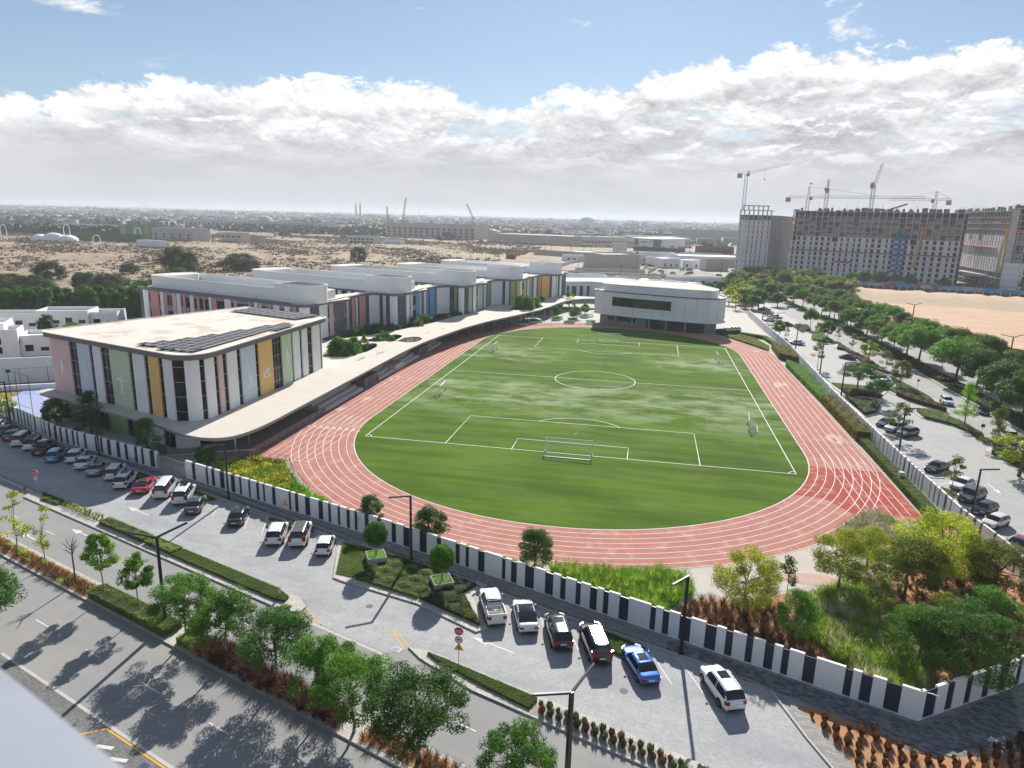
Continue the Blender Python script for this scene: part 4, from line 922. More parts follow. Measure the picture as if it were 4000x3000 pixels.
# ------------------------------------------------------------------ auditorium drum building at the far end
def auditorium():
    r = empty('auditorium', 'rounded white auditorium with a long dark window above the far bend of the track', 'building')
    def shape(off):
        south = [(-6.5,89.0),(-3.0,87.1),(6.1,82.9),(18.3,78.9),(25.9,77.0),(30.5,76.6)]
        cx = [(33.2,77.6),(35.4,80.0),(36.5,83.5),(36.2,88.0)]
        north = [(31,104),(26.5,112),(20,117.5),(12,118),(5,113),(-2.5,101.5),(-7.6,93.5),(-7.8,90.8)]
        pts = south+cx+north; c = (14, 96); o = []
        for p in pts: d = math.hypot(p[0]-c[0], p[1]-c[1]); o.append((p[0]+(p[0]-c[0])/d*off, p[1]+(p[1]-c[1])/d*off))
        return o
    def sm(p): 
        o = []
        for a, b in zip(p, p[1:]+p[:1]): o += [(a[0]*.75+b[0]*.25, a[1]*.75+b[1]*.25), (a[0]*.25+b[0]*.75, a[1]*.25+b[1]*.75)]
        return o
    A = sm(shape(0)); q = MB(); q.prism(A, 4.0, 11.4, 0, kt=1); q.build('upper_storey', [M_white, M_roof], r)
    q = MB(); q.wall(A, .35, 11.4, 11.75, closed=True); q.build('parapet_band', M_fascia, r)
    q = MB(); q.prism(sm(shape(.5)), 3.55, 4.0); q.build('soffit_slab', M_white, r)
    D = sm(shape(-2.9)); q = MB(); q.prism(D, 11.4, 13.9, 0, kt=1); q.wall(D, .3, 13.9, 14.05, closed=True); q.build('roof_drum', [M_white, M_roof], r)
    # panel joints as thin recess strips set proud
    LA = cum(A+A[:1]); AA = A+A[:1]
    for s in np.arange(2, 52, 3.6):
        (x, y), d = along(AA, s, LA); m = MB(); m.obox((x+d[1]*.01, y-d[0]*.01), math.atan2(d[1], d[0]), .03, .02, 4.05, 11.3); m.build('panel_joint', M_gconc, r)
    def onface(u0, u1, z0, z1, name, m, off=.06, n=1, parent=None, th=.14):
        q = MB(); q.wall(span(FS, u0, u1, off-th/2), th, z0, z1); return q.build(name, m, parent or r)
    FS = [(-6.5,89.0),(-3.0,87.1),(6.1,82.9),(18.3,78.9),(25.9,77.0),(30.5,76.6)]
    FL = cum(FS)
    w = onface(6.0, 27.0, 6.9, 9.9, 'window', M_glassb, .12)
    m = MB()
    for t in np.linspace(6.0, 27.0, 14): (x, y), d = along(FS, t, FL); m.obox((x+d[1]*.14, y-d[0]*.14), math.atan2(d[1], d[0]), .05, .05, 6.88, 9.92)
    for z in (6.88, 9.84): m.wall(span(FS, 6.0, 27.0, .14), .1, z, z+.08)
    m.build('frame', M_metal, w)
    # ground floor
    G = sm(shape(-2.6)); q = MB(); q.prism(G, 0, 3.6); q.build('ground_floor', M_gconc, r)
    for a, b in ((19.0, 38.5),):
        q = MB(); GS = [(p[0]+.0, p[1]+1.6) for p in FS]+[(34.3,80.5),(34.8,83.5)]; q.wall(span(GS, a, b, 0), .16, .1, 3.4); gl = q.build('window', M_glassb, r)
        m = MB()
        for t in np.linspace(a, b, 14): (x, y), d = along(GS, t); m.obox((x+d[1]*.05, y-d[0]*.05), math.atan2(d[1], d[0]), .04, .08, .1, 3.4)
        m.build('frame', M_metal, gl)
    q = MB(); q.wall(span([(p[0], p[1]+1.9) for p in FS], 4.5, 15.0, 0), .2, 1.6, 2.9); q.build('window', M_glassb, r)
    for t in (1.2, 7.2, 13.6, 19.6, 25.6, 32): (x, y), d = along(FS, t, FL); m = MB(); m.bar((x-d[1]*.7, y+d[0]*.7, 0), (x-d[1]*.7, y+d[0]*.7, 3.56), .26, 10); m.build('column', M_gconc, r)
    # rooflight band and solar strips on top
    for i in range(16):
        a = (3.0+i*1.75, 83.7-i*.52); m = MB(); m.obox((a[0]+2, a[1]+3.2), math.radians(-17), .75, 1.5, 14.0, 14.08); m.build('solar_panel', M_solar, r)
    for i in range(7):
        m = MB(); m.obox((11+i*2.1, 113.4-i*.7), math.radians(-17), .9, 1.6, 14.0, 14.08); m.build('solar_panel', M_solar, r)
auditorium()
def back_block():
    r = empty('school_annex', 'low white school annex with tall dark windows behind the far trees', 'building')
    q = MB(); poly = [(-30,166),(-14.5,180),(10,170),(30,160),(30,190),(-5,205),(-38,190)]
    q.prism([(-31,150),(-14.8,158.5),(0,152),(2,128),(30,124),(34,165),(-5,190),(-38,175)], 0, 8.0, 0, kt=1); q.build('walls', [M_white, M_conc], r)
    q = MB(); q.wall([(-31,150),(-14.8,158.5),(0,152),(2,128),(30,124),(34,165),(-5,190),(-38,175)], .5, 8.0, 8.5, closed=True); q.build('parapet', M_white, r)
    pl = [(-31,150),(-14.8,158.5)]; 
    for a, w in ((3.2,1.7),(6.8,1.2),(9.2,2.2),(13.0,1.6),(16.5,1.2)): m = MB(); m.wall(span(pl, a, a+w, .06), .12, 1.2, 6.4); m.build('window', M_gpanel, r)
    q = MB(); q.prism([(0,126),(26,121),(33,150),(8,160)], 8, 10.5, 0, kt=1); q.build('roof_plant', [M_white, M_gmetal], r)
    q = MB(); 
    for i in range(9): q.wall([(3+i*.9, 128+i*3), (27+i*.7, 124+i*3)], 1.6, 10.5, 10.62)
    q.build('solar_rows', M_solar, r, kind='stuff')
back_block()

# ------------------------------------------------------------------ canopy, stands, fences
def bez(pl, n=2):
    return smooth(pl, n)
OUTC = [(-93.2,-56.2),(-61.5,-66.9),(-57.5,-68.9),(-54.5,-70.2),(-50.6,-70.9),(-47.6,-69.6),(-46.4,-66.2),(-46.0,-61),(-46.0,-50),(-46.0,-30),(-46.0,0),(-45.4,12),(-44.2,22),(-41.8,38),(-38.1,53),(-33.6,66),(-29.8,77),(-26.9,86),(-24.8,96),(-23.2,107),(-21.2,117),(-18.2,124.5),(-13.5,129.0),(-8.5,131.2),(-4,132)]
INC = [(-4,136),(-10,136),(-17,136.5),(-24.3,136),(-26.2,129.6),(-31.2,128.4),(-33.9,124.5),(-34.9,117),(-33.6,111),(-34.5,104),(-37.5,99.5),(-41.0,98),(-45,97),(-46.8,90),(-46.2,84),(-45.6,80),(-48.2,72),(-50.6,60),(-53,45),(-57.5,30),(-62.3,18),(-70,6),(-76,-4),(-78.5,-13.2),(-58.5,-19.8),(-55.9,-23.3),(-55.9,-61),(-57.3,-63.7),(-59.6,-64.4),(-91.9,-53.8),(-92.6,-53.0),(-94.2,-53.4),(-94.6,-54.9)]
H1 = bez([(-61.5,-12.6),(-56.8,-11.2),(-54.0,-4),(-54.2,3.2),(-56.4,8.0),(-58.6,5),(-61.4,-5)], 2)
H2 = bez([(-60.5,9.0),(-56,9.0),(-53.0,14),(-53.6,20.0),(-56.2,22),(-59.5,16)], 2)
H3 = bez([(-37.6,84.2),(-33.5,83.2),(-30.2,86.0),(-26.4,97),(-29.0,101.6),(-33.5,98.5),(-36.8,92)], 2)
PUD = bez([(-52.4,11.8),(-48.9,10.6),(-46.9,13.0),(-47.2,18.0),(-50.0,20.4),(-52.2,17)], 2)
M_canopy = mat('canopy_screed', (.60,.55,.475), .9, .06, .25, .05, 5, stain=(.42,.60,(.40,.34,.27),.75))
def canopy():
    r = empty('walkway_canopy', 'long cream concrete canopy winding along the track with holes for trees', 'canopy')
    o = smooth(OUTC, 2)+INC
    q = MB(); q.slab(o, 3.5, 4.0, (H1, H2, H3, PUD), 0, 1); q.build('slab', [M_gconc, M_canopy], r)
    q = MB(); q.wall(smooth(OUTC, 2), .3, 3.98, 4.06); q.build('edge_trim', M_canopy, r)
    q = MB(); q.prism(PUD, 3.7, 3.82); q.build('puddle', M_water, r)
    rr = random.Random(8); k = 0
    for x, y in ((-50.5,-4),(-49,27),(-47,35),(-43,44),(-38.5,76),(-35,72),(-31,104),(-28,112),(-26,122),(-52,-12),(-58,-22 + 2),(-40,62)):
        q = MB(); q.sheet(blob(x, y, rr.uniform(.5,1.1), rr.uniform(.8,2.4), 60+k, amp=.5), 4.004+.0005*k); q.build('damp_stain', mat('damp_screed%d' % (k % 3), (.33,.29,.23), .6), r); k += 1
    # columns
    for x, y in [(-48.8,-66.6),(-49.3,-62.3),(-50,-55),(-50,-47)]+[(-51,-35+8*i) for i in range(10)]+[(-45.5,45),(-43.6,52),(-41.0,59),(-38.6,66),(-36,73),(-32.3,78.9),(-28.9,87.6),(-26.2,95.6),(-25,104),(-24,113),(-20.5,124),(-15,130.5),(-42,66),(-39,73),(-30,92),(-29.5,104),(-55,38),(-60,26),(-66,12)]:
        m = MB(); m.bar((x, y, 0), (x, y, 3.52), .14, 8); m.build('post', M_gmetal, r)
    q = MB(); q.wall([(-53.2,-41),(-53.2,30),(-51,44)], .3, 0, 3.5); q.build('rear_wall', M_dconc, r)
canopy()
def stand(y0, y1, label):
    r = empty('seating_stand', label, 'bleachers', (-49.5, (y0+y1)/2, 0)); L = y1-y0
    for t in range(4):
        q = MB(); q.box(2.8-1.35*(t+1), -L/2, 0.01, 2.8-1.35*t-.02, L/2, .38+.42*t); q.build('riser', M_conc, r)
        q = MB(); q.box(2.8-1.35*t-.62, -L/2+.1, .42+.42*t, 2.8-1.35*t-.1, L/2-.1, .50+.42*t); q.build('bench', M_white, r)
    q = MB()
    for t in range(4):
        for k in range(2): q.box(2.8-1.35*t-.3-.5*k, L/2-1.3, .38+.42*t, 2.8-1.35*t-.05-.5*k, L/2-.2, .55+.42*t+.1*k)
    q.build('aisle_steps', M_conc, r)
    return r
stand(-41,-23.5,'grey terraced seating under the canopy nearest the sports hall'); stand(-14.8,-5.2,'grey terraced seats between the first dugout and the white block'); stand(1.2,12.8,'terraced seats beside the second dugout under the canopy'); stand(20.4,33,'farthest terraced seats under the canopy by the track')
def dugout(y0, y1, label):
    r = empty('track_storeroom', label, 'shed', (-49, (y0+y1)/2, 0)); L = y1-y0
    q = MB(); q.box(-2.5, -L/2, 0, 2.2, L/2, 2.0); q.build('walls', M_fascia, r)
    q = MB(); q.box(-2.6, -L/2-.1, 2.0, 2.35, L/2+.1, 2.16); q.build('roof', M_dconc, r)
    for k in (-1, 1): q = MB(); q.box(2.2, k*.9-.5, .05, 2.26, k*.9+.5, 1.8); d = q.build('door', M_gpanel, r); q = MB(); q.box(2.26, k*.9-.05, .9, 2.31, k*.9+.05, 1.0); q.build('handle', M_gmetal, d)
    q = MB(); q.box(2.22, L/2-.35, .3, 2.45, L/2-.1, 1.2); q.build('red_cabinet', glossy('fire_red', (.45,.03,.02), .4), r)
dugout(-22.6,-15.4,'grey storeroom with double doors between the first two terraces'); dugout(13.2,20.0,'grey storeroom with double doors beyond the second terrace')
r = empty('white_podium', 'white block between terraces at the edge of the track', 'podium', (-48.5,-2,0)); q = MB(); q.box(-3,-3,0,2.0,3,1.3); q.build('block', M_conc, r)
def fence(pts, h, label, step=2.6, solid=True, m=None):
    r = empty('track_fence', label, 'fence'); T = cum(pts)[-1]; n = max(1, round(T/step)); L = cum(pts)
    for i in range(n+1): (x, y), d = along(pts, T*i/n, L); q = MB(); q.bar((x, y, 0), (x, y, h+.06), .035, 6); q.build('post', M_gmetal, r)
    for i in range(n):
        q = MB(); s = span(pts, T*i/n+.05, T*(i+1)/n-.05, 0, L)
        if solid: q.wall(s, .03, .15, h)
        else:
            q.wall(s, .03, h-.04, h); q.wall(s, .03, .12, .16)
            for j in range(12): (x, y), d = along(pts, T*(i+(j+.5)/12)/n, L); q.bar((x, y, .12), (x, y, h), .008, 3)
        q.build('mesh_panel', m or M_fenc, r)
    return r
M_fenc = mat('mesh_screen', (.16,.145,.14), .7, .15, 2, .2, 20)
fence([(-46.35,-41.6),(-46.4,-66.7)], 1.25, 'low brown mesh fence from the terraces to the corner of the track')
fence([(-45.6,-66.8),(-39.8,-67.2),(-35.9,-72.5),(-31.5,-77.0)], 1.1, 'low mesh fence curling round the near-left bend', solid=False)
fence([(-43.5,47),(-41.4,56),(-39.0,62.5),(-33.7,70.6),(-28,75.5),(-21.4,80.4),(-14,83.8),(-7,86.2)], 1.25, 'low grey fence between the far-left bend and the plaza', solid=False)
fence([(-7,86.4),(2,87.2),(10,86.4),(18,84),(24,81),(31.5,76.8)], 1.25, 'low grey fence in front of the auditorium', solid=False)
# goals
def goal(W, H, D, loc, rz, label):
    r = empty('football_goal', label, 'goal', loc, rz); rad = .07 if W > 5 else .05
    q = MB(); q.bar((-W/2,0,0),(-W/2,0,H),rad,8); q.bar((W/2,0,0),(W/2,0,H),rad,8); q.bar((-W/2,0,H),(W/2,0,H),rad,8); q.build('posts_and_crossbar', M_goal, r)
    q = MB()
    for s in (-1, 1): q.bar((s*W/2,0,.03),(s*W/2,D,.03),rad*.8,6); q.bar((s*W/2,0,H),(s*W/2,D,.05),rad*.6,6)
    q.bar((-W/2,D,.04),(W/2,D,.04),rad*.9,6); q.build('base_frame', M_goal, r)
    q = MB(); n = int(W/.3); m = 8
    for i in range(n+1): x = -W/2+W*i/n; q.bar((x,.02,H),(x,D,.06),.009,3,cap=False)
    for j in range(1, m+1): t = j/m; q.bar((-W/2,D*t,H*(1-t)+.06*t),(W/2,D*t,H*(1-t)+.06*t),.009,3,cap=False)
    for s in (-1, 1):
        for j in range(1, 6): t = j/6; q.bar((s*W/2,0,H*t),(s*W/2,D*(1-t),H*t),.009,3,cap=False)
        for j in range(1, 5): t = j/5; q.bar((s*W/2,D*t,0),(s*W/2,D*t,H*(1-t)),.009,3,cap=False)
    q.build('net', M_goal, r)
    for s in (-1, 1): k = MB(); k.bar((s*W/2,.1,.09),(s*W/2,.1,.3),.16,8); k.build('wheel', M_metal, r)
M_goal = glossy('goal_white', (.78,.78,.76), .4)
goal(7.32, 2.44, 2.1, (0,-52.5,GR), PI, 'big white goal at the near end of the pitch'); goal(7.32, 2.44, 2.1, (0,52.5,GR), 0, 'big white goal at the far end of the pitch')
goal(4.9, 2.1, 1.6, (-29.9,-21.4,GR), PI/2+.05, 'small white goal facing in on the near left side of the pitch'); goal(4.9, 2.1, 1.6, (30.0,-29.8,GR), -PI/2-.1, 'small white goal facing in on the near right side of the pitch')
goal(4.9, 2.1, 1.6, (-29.6,27.6,GR), PI/2+.02, 'small white goal on the far left side of the pitch'); goal(4.9, 2.1, 1.6, (29.9,32.2,GR), -PI/2+.05, 'small white goal on the far right side of the pitch')
# ------------------------------------------------------------------ vegetation
M_hcore = mat('hedge_core', (.03,.045,.015), .95)
def leaves(P, N, size, asp, rng, droop=.2):
    """leaf-sized diamonds at points P facing roughly N"""
    n = len(P); sz = size*rng.uniform(.6, 1.35, n)[:, None]
    nr = N+rng.normal(0, .55, (n, 3)); nr /= np.linalg.norm(nr, axis=1)[:, None]+1e-9
    t = rng.normal(0, 1, (n, 3)); t[:, 2] -= droop; t -= nr*(t*nr).sum(1)[:, None]; t /= np.linalg.norm(t, axis=1)[:, None]+1e-9
    b = np.cross(nr, t); a = t*sz; w = b*sz*asp
    V = np.empty((n, 4, 3)); V[:, 0] = P-a*.5; V[:, 1] = P+w*.5; V[:, 2] = P+a*.5; V[:, 3] = P-w*.5
    return V.reshape(-1, 3), np.arange(n*4).reshape(n, 4)
def clumps(cs, rs, n, rng, flat=.8, shell=.55):
    P = []; N = []
    for (c, r) in zip(cs, rs):
        d = rng.normal(0, 1, (n, 3)); d /= np.linalg.norm(d, axis=1)[:, None]
        rad = r*(shell+(1-shell)*rng.random(n)**.6)*rng.uniform(.85, 1.15, n); q = d*rad[:, None]; q[:, 2] *= flat
        P.append(np.array(c)+q); nn = d.copy(); nn[:, 2] += .5; N.append(nn)
    return np.concatenate(P), np.concatenate(N)
TREES = {}
def proto(name, crown, trunk_h, H, R, nc, cr, n, leaf, asp, lm, tm, seed, shape='round', tr=.11, flat=.75, core=None, lean=0):
    """a tree prototype: trunk + limbs mesh and crown mesh (shared by all its copies)"""
    rng = np.random.default_rng(seed); rr = random.Random(seed)
    cs = []; rs = []
    for i in range(nc):
        a = rng.uniform(0, 2*PI); u = rng.random()
        if shape == 'round':
            z = trunk_h+(H-trunk_h)*(.12+.8*rng.random()); k = math.sin(PI*min(1, max(0, (z-trunk_h)/(H-trunk_h)*.86+.12))); rad = R*k*(.35+.6*math.sqrt(u))
        elif shape == 'umbrella':
            rad = R*math.sqrt(u)*.92; z = H-.35*cr-(rad/R)**2*(H-trunk_h)*.45-rng.random()*(H-trunk_h)*.42
        elif shape == 'cone':
            t = rng.random(); z = trunk_h+(H-trunk_h)*t; rad = R*(1-t*.85)*math.sqrt(u)
        else:
            z = trunk_h+(H-trunk_h)*rng.random(); rad = R*math.sqrt(u)*.8
        cs.append((rad*math.cos(a), rad*math.sin(a), z)); rs.append(cr*rng.uniform(.65, 1.25))
    P, N = clumps(cs, rs, n, rng, flat)
    V, F = leaves(P, N, leaf, asp, rng)
    ki = None; ml = [lm]
    me = npmesh(crown, V, F, ml)
    q = MB(); top = trunk_h+(H-trunk_h)*.35; pts = [(0, 0, -.05)]; rad_ = [tr*1.25]
    for i in range(1, 5): t = i/4; pts.append((lean*t+rr.uniform(-.06, .06)*H*.2, rr.uniform(-.06, .06)*H*.2, top*t)); rad_.append(tr*(1-.45*t))
    q.path(pts, rad_, 7)
    for i in range(0, len(cs), max(1, len(cs)//14)):
        c = cs[i]; b = pts[3] if i % 2 else pts[4]; b = (b[0], b[1], min(b[2], c[2]-.1)+0)
        mid = ((b[0]*.5+c[0]*.5)+rr.uniform(-.1, .1), (b[1]*.5+c[1]*.5)+rr.uniform(-.1, .1), b[2]*.45+c[2]*.55)
        q.path([b, mid, c], [tr*.42, tr*.24, tr*.07], 5)
    tm_ = q.mesh('trunk', tm, True)
    TREES[name] = (me, tm_, H)
#      name      trunk_h H   R   nc  cr  n  leaf asp
proto('acacia', 'crown', 2.2, 6.4, 2.6, 52, .64, 330, .155, .42, L_mid, M_ptrunk, 1, 'umbrella', .10)
proto('acacia2', 'crown', 2.0, 6.0, 2.4, 48, .62, 330, .155, .42, L_mid, M_ptrunk, 2, 'umbrella', .10, lean=.3)
proto('acacia_dark', 'crown', 2.2, 6.2, 2.5, 52, .64, 330, .15, .42, L_dark, M_ptrunk, 3, 'umbrella', .11)
proto('young', 'crown', 2.6, 6.6, 1.35, 26, .5, 230, .19, .5, L_fresh, M_ptrunk, 4, 'round', .075)
proto('young2', 'crown', 2.4, 6.4, 1.3, 24, .48, 230, .19, .5, L_fresh, M_ptrunk, 5, 'round', .075, lean=-.2)
proto('sparse', 'crown', 2.2, 6.8, 1.2, 15, .42, 50, .24, .5, L_yellow, M_ptrunk, 6, 'col', .07)
proto('small_sparse', 'crown', 1.8, 5.4, 1.2, 16, .44, 62, .25, .5, L_olive, M_ptrunk, 16, 'round', .06)
proto('yellow', 'crown', 1.9, 6.2, 2.0, 30, .6, 130, .27, .5, L_yellow, M_trunk, 7, 'round', .14)
proto('broad', 'crown', 2.6, 8.6, 4.0, 74, 1.0, 190, .32, .45, L_mid, M_trunk, 8, 'umbrella', .20)
proto('broad_dark', 'crown', 2.2, 8.2, 3.7, 68, 1.0, 190, .32, .5, L_dark, M_trunk, 9, 'round', .22)
proto('broad_olive', 'crown', 2.6, 8.0, 3.6, 62, .95, 180, .32, .45, L_olive, M_trunk, 10, 'umbrella', .2)
proto('thicket', 'crown', .9, 7.0, 3.3, 76, .8, 260, .17, .45, L_dark, M_trunk, 11, 'round', .15)
proto('thicket_green', 'crown', .8, 6.4, 3.0, 70, .78, 250, .17, .45, L_mid, M_trunk, 21, 'round', .15)
proto('garden_yellow', 'crown', 1.8, 6.8, 2.9, 60, .74, 330, .155, .45, L_yellow, M_trunk, 12, 'round', .13)
proto('garden_olive', 'crown', 1.7, 6.3, 2.7, 58, .72, 330, .155, .45, L_olive, M_trunk, 22, 'round', .13)
proto('spiky', 'crown', .5, 4.9, 1.5, 50, .5, 190, .22, .26, L_dark, M_trunk, 13, 'round', .1, flat=1.05)
proto('wallshrub', 'crown', .5, 5.6, 1.9, 46, .6, 130, .26, .2, L_dark, M_trunk, 23, 'cone', .1)
proto('wallshrub_light', 'crown', .6, 4.6, 1.6, 38, .52, 120, .24, .2, L_mid, M_trunk, 24, 'round', .1)
proto('tiered', 'crown', 2.2, 8.2, 2.3, 40, .6, 130, .24, .3, L_fresh, M_trunk, 14, 'cone', .12)
proto('tiered_dark', 'crown', 1.8, 7.6, 1.8, 36, .55, 130, .24, .3, L_olive, M_trunk, 15, 'cone', .12)
proto('ghaf', 'crown', 1.0, 9.0, 4.6, 70, 1.15, 230, .36, .4, L_grey, M_trunk, 17, 'round', .25)
proto('ghaf_low', 'crown', .3, 5.0, 4.4, 56, 1.0, 210, .36, .4, L_grey, M_trunk, 18, 'round', .18)
proto('dark_low', 'crown', .4, 4.6, 2.6, 40, .8, 110, .32, .5, L_dark, M_trunk, 19, 'round', .12)
proto('plaza', 'crown', 1.3, 4.2, 1.6, 30, .62, 120, .26, .5, L_mid, M_trunk, 20, 'round', .09)
proto('hedge_tree', 'crown', .4, 6.4, 2.3, 40, .85, 110, .36, .5, L_dark, M_trunk, 25, 'cone', .14)
def tree(kind, x, y, label, h=None, rz=None, group=None, z=0, cat='tree', name='tree', wide=1.0):
    cm, tm, H = TREES[kind]; rz = random.uniform(0, 6.28) if rz is None else rz; s = (h or H)/H
    r = empty(name, label, cat, (x, y, z), rz, group); r.scale = (s*wide, s*wide, s)
    link('trunk', tm, r); link('crown', cm, r); return r
CNT = {}
# --- street median, left to right
tree('sparse', -53.0,-100.0, 'leftmost sparse yellow-green tree with a thin trunk in the tufted median', 7.4, name='young_tree')
tree('sparse', -48.4,-101.3, 'nearly leafless yellowish tree second from the left in the tufted median', 7.0, name='young_tree', wide=.8)
q = MB(); rb = random.Random(4); base = [(0,0,-.05),(.05,0,1.5),(0,.05,3.0),(.1,0,3.9)]; q.path(base, [.1,.08,.07,.06], 6)
for i in range(9):
    a = rb.uniform(0,6.28); l = rb.uniform(.6,1.2); z = rb.uniform(3.0,4.0); e = (l*math.cos(a), l*math.sin(a), z+l*rb.uniform(.6,1.2)); q.path([(.03,.03,z), (e[0]*.5, e[1]*.5, z+l*.45), e], [.05,.035,.015], 5)
    for j in range(2): q.bar((e[0]*.6,e[1]*.6,z+l*.5), (e[0]*.6+rb.uniform(-.4,.4), e[1]*.6+rb.uniform(-.4,.4), e[2]+rb.uniform(-.1,.4)), .018, 4, .006)
br = q.build('bare_tree', M_trunk, smooth=True, loc=(-42.8,-103.5,0)); tag(br, 'bare brown tree without leaves between two green ones in the median', 'tree')
tree('young', -38.2,-105.0, 'fresh green young tree in the first clipped hedge cut-out beside the bare tree', 6.7, 1.0, name='young_tree')
tree('young2', -32.9,-106.8, 'fresh green young tree in the clipped hedge just left of the tall double lamp', 6.3, 2.0, name='young_tree')
tree('acacia', -26.4,-109.3, 'feathery tree immediately right of the tall double lamp at the paved gap', 6.5, 0, name='acacia_tree')
tree('acacia2', -21.7,-110.9, 'feathery green tree at the left end of the purple grass', 6.5, 1, name='acacia_tree')
tree('acacia_dark', -16.0,-112.7, 'darker feathery tree in the middle of the purple grass', 6.6, 2, name='acacia_tree', wide=1.1)
tree('acacia2', -11.1,-114.5, 'feathery green tree at the right end of the purple grass', 6.4, 3.4, name='acacia_tree')
tree('acacia', -8.0,-116.3, 'feathery tree beside the second paved gap where the dry brown tufts begin', 6.6, 4, name='acacia_tree', wide=1.12)
tree('acacia_dark', -2.6,-117.9, 'broad feathery tree in the median at the bottom edge with dry tufts under it', 7.2, 5, name='acacia_tree', wide=1.25)
tree('acacia', 4.4,-119.6, 'feathery tree cut by the bottom edge nearest the lower right lamp', 5.9, 2.6, name='acacia_tree')
tree('acacia_dark', -41.6,-113.8+-1.6, 'big feathery tree cut by the left edge above the near verge', 8.2, 1.3, name='acacia_tree', wide=1.15)
# --- wall side
tree('yellow', -95.6,-60.9, 'round yellow-green tree at the far left end of the white wall', 4.9, cat='tree')
tree('dark_low', -86.2,-60.6, 'dark bushy tree behind the wall under the hall ledge', 4.6, wide=.85)
tree('wallshrub', -77.0,-63.0, 'tall dark conical tree against the sports hall behind the left lamp', 7.0, wide=1.25)
tree('wallshrub', -60.9,-70.4, 'dark spreading tree beside the vehicle gate at the hall corner', 5.9, wide=1.5)
tree('dark_low', -50.3,-71.9, 'small dark tree just behind the vehicle gate', 3.2, wide=.8)
tree('spiky', -19.6,-85.0, 'spiky dark tree poking over the wall beside the wall lamp', 4.3, 0, wide=1.15)
tree('spiky', -11.6,-87.2, 'spiky dark tree over the wall just right of the right-hand ball tree', 4.7, 1, wide=1.3)
tree('spiky', .8,-90.0, 'spiky dark tree over the wall at the left end of the bright grass bed', 4.9, 2, wide=1.25)
L_ball = leafmat('ball_tree_leaves', (.045,.14,.010), (.10,.27,.018), .25, 1.5)
def topiary(x, y, label, r=1.25, zc=3.25):
    t = empty('ball_tree', label, 'tree', (x, y, 0)); rng = np.random.default_rng(int(abs(x)*10))
    d = rng.normal(0,1,(3600,3)); d /= np.linalg.norm(d,axis=1)[:,None]; lump = 1+.05*np.sin(d[:,:1]*7+d[:,2:]*5)*np.sin(d[:,1:2]*8)+.03*np.sin(d[:,1:2]*19+d[:,2:]*13); P = d*r*lump*rng.uniform(.86,1.05,(3600,1)); P[:,2] += zc
    V, F = leaves(P, d, .17, .6, rng); link('crown', npmesh('crown', V, F, L_ball), t)
    q = MB(); q.ellip((0,0,zc), r*.86, r*.86, r*.86, 16, 10); q.build('crown_core', M_hcore, t, True)
    q = MB(); q.path([(0,0,.5),(.03,0,1.2),(0,.02,2.2)], [.08,.07,.06], 7); q.build('trunk', M_ptrunk, t, True); return t
topiary(-16.0,-92.3, 'clipped ball tree in the left square planter'); topiary(-7.7,-95.6, 'clipped ball tree in the right square planter')
def planter(x, y, a, label):
    r = empty('square_planter', label, 'planter', (x, y, 0), a); m = mat('planter_concrete%d' % abs(int(x)), (.46,.41,.36), .85, .08)
    q = MB(); q.prism([(-1.0,-1.0),(1.0,-1.0),(1.0,1.0),(-1.0,1.0)], .0, .85, 0, top=False); q.prism([(-.88,-.88),(.88,-.88),(.88,.88),(-.88,.88)], .5, .80); q.build('box', m, r)
    q = MB(); q.wall([(-.94,-.94),(.94,-.94),(.94,.94),(-.94,.94)], .12, .85, .9, closed=True); q.build('rim', m, r)
    rng = np.random.default_rng(1); P = np.c_[rng.uniform(-.9,.9,(1500,2)), rng.uniform(.82,.98,1500)]; N = np.tile([0,0,1.],(1500,1)); V, F = leaves(P, N+rng.normal(0,.6,(1500,3)), .12, .35, rng); link('grass', npmesh('grass', V, F, L_bright), r, kind='stuff')
planter(-16.0,-92.3, .55, 'square concrete planter with grass under the left ball tree'); planter(-7.7,-95.6, .55, 'square concrete planter with grass under the right ball tree')
# --- garden in the near right corner
tree('garden_yellow', 21.4,-94.2, 'light green tree standing in the brown tufts left of the corner garden', 7.2, 0, wide=.98)
tree('thicket_green', 25.4,-97.4, 'dense dark green tree behind the wall in the brown tufts', 5.3, 1, wide=.72)
tree('garden_yellow', 31.3,-87.6, 'light green tree between the apron and the fountain grass', 6.9, 2, wide=1.0)
tree('small_sparse', 25.9,-90.3, 'thin bare-topped tree with scattered leaves at the edge of the apron', 4.9, 3)
tree('garden_yellow', 41.6,-84.2, 'largest yellow-topped tree in the corner garden', 8.4, 4, wide=1.3)
tree('garden_olive', 37.6,-87.2, 'darker olive tree below the yellow-topped tree', 6.9, 5, wide=1.15)
tree('garden_olive', 46.2,-85.6, 'olive tree pressed against the east wall below the yellow-topped tree', 6.6, 1, wide=1.2)
tree('garden_yellow', 35.6,-81.9, 'low yellow-green tree left of the yellow-topped tree', 5.2, 2, wide=1.1)
tree('small_sparse', 33.6,-92.3, 'thin grey-trunked tree standing in the fountain grass', 5.4, 4)
tree('thicket', 38.2,-99.6, 'large dense dark tree leaning over the angled wall', 6.9, 2, wide=1.25)
tree('thicket_green', 35.0,-98.6, 'broad mid-green tree behind the wall corner', 5.8, 3, wide=1.05)
tree('garden_olive', 47.0,-95.2, 'olive green tree at the right edge beside the angled wall', 6.6, 3, wide=1.1)
tree('garden_yellow', 51.0,-88.0, 'yellow-green tree overhanging the east wall at the right edge', 5.8, 3.3, wide=.9)
tree('garden_yellow', 44.5,-78.6, 'yellow-green tree farthest back along the east wall in the corner garden', 6.2, 1.2, wide=1.05)
tree('thicket_green', 42.6,-92.6, 'bushy green tree in the middle of the red-brown tufts', 5.2, 2.2, wide=1.05)
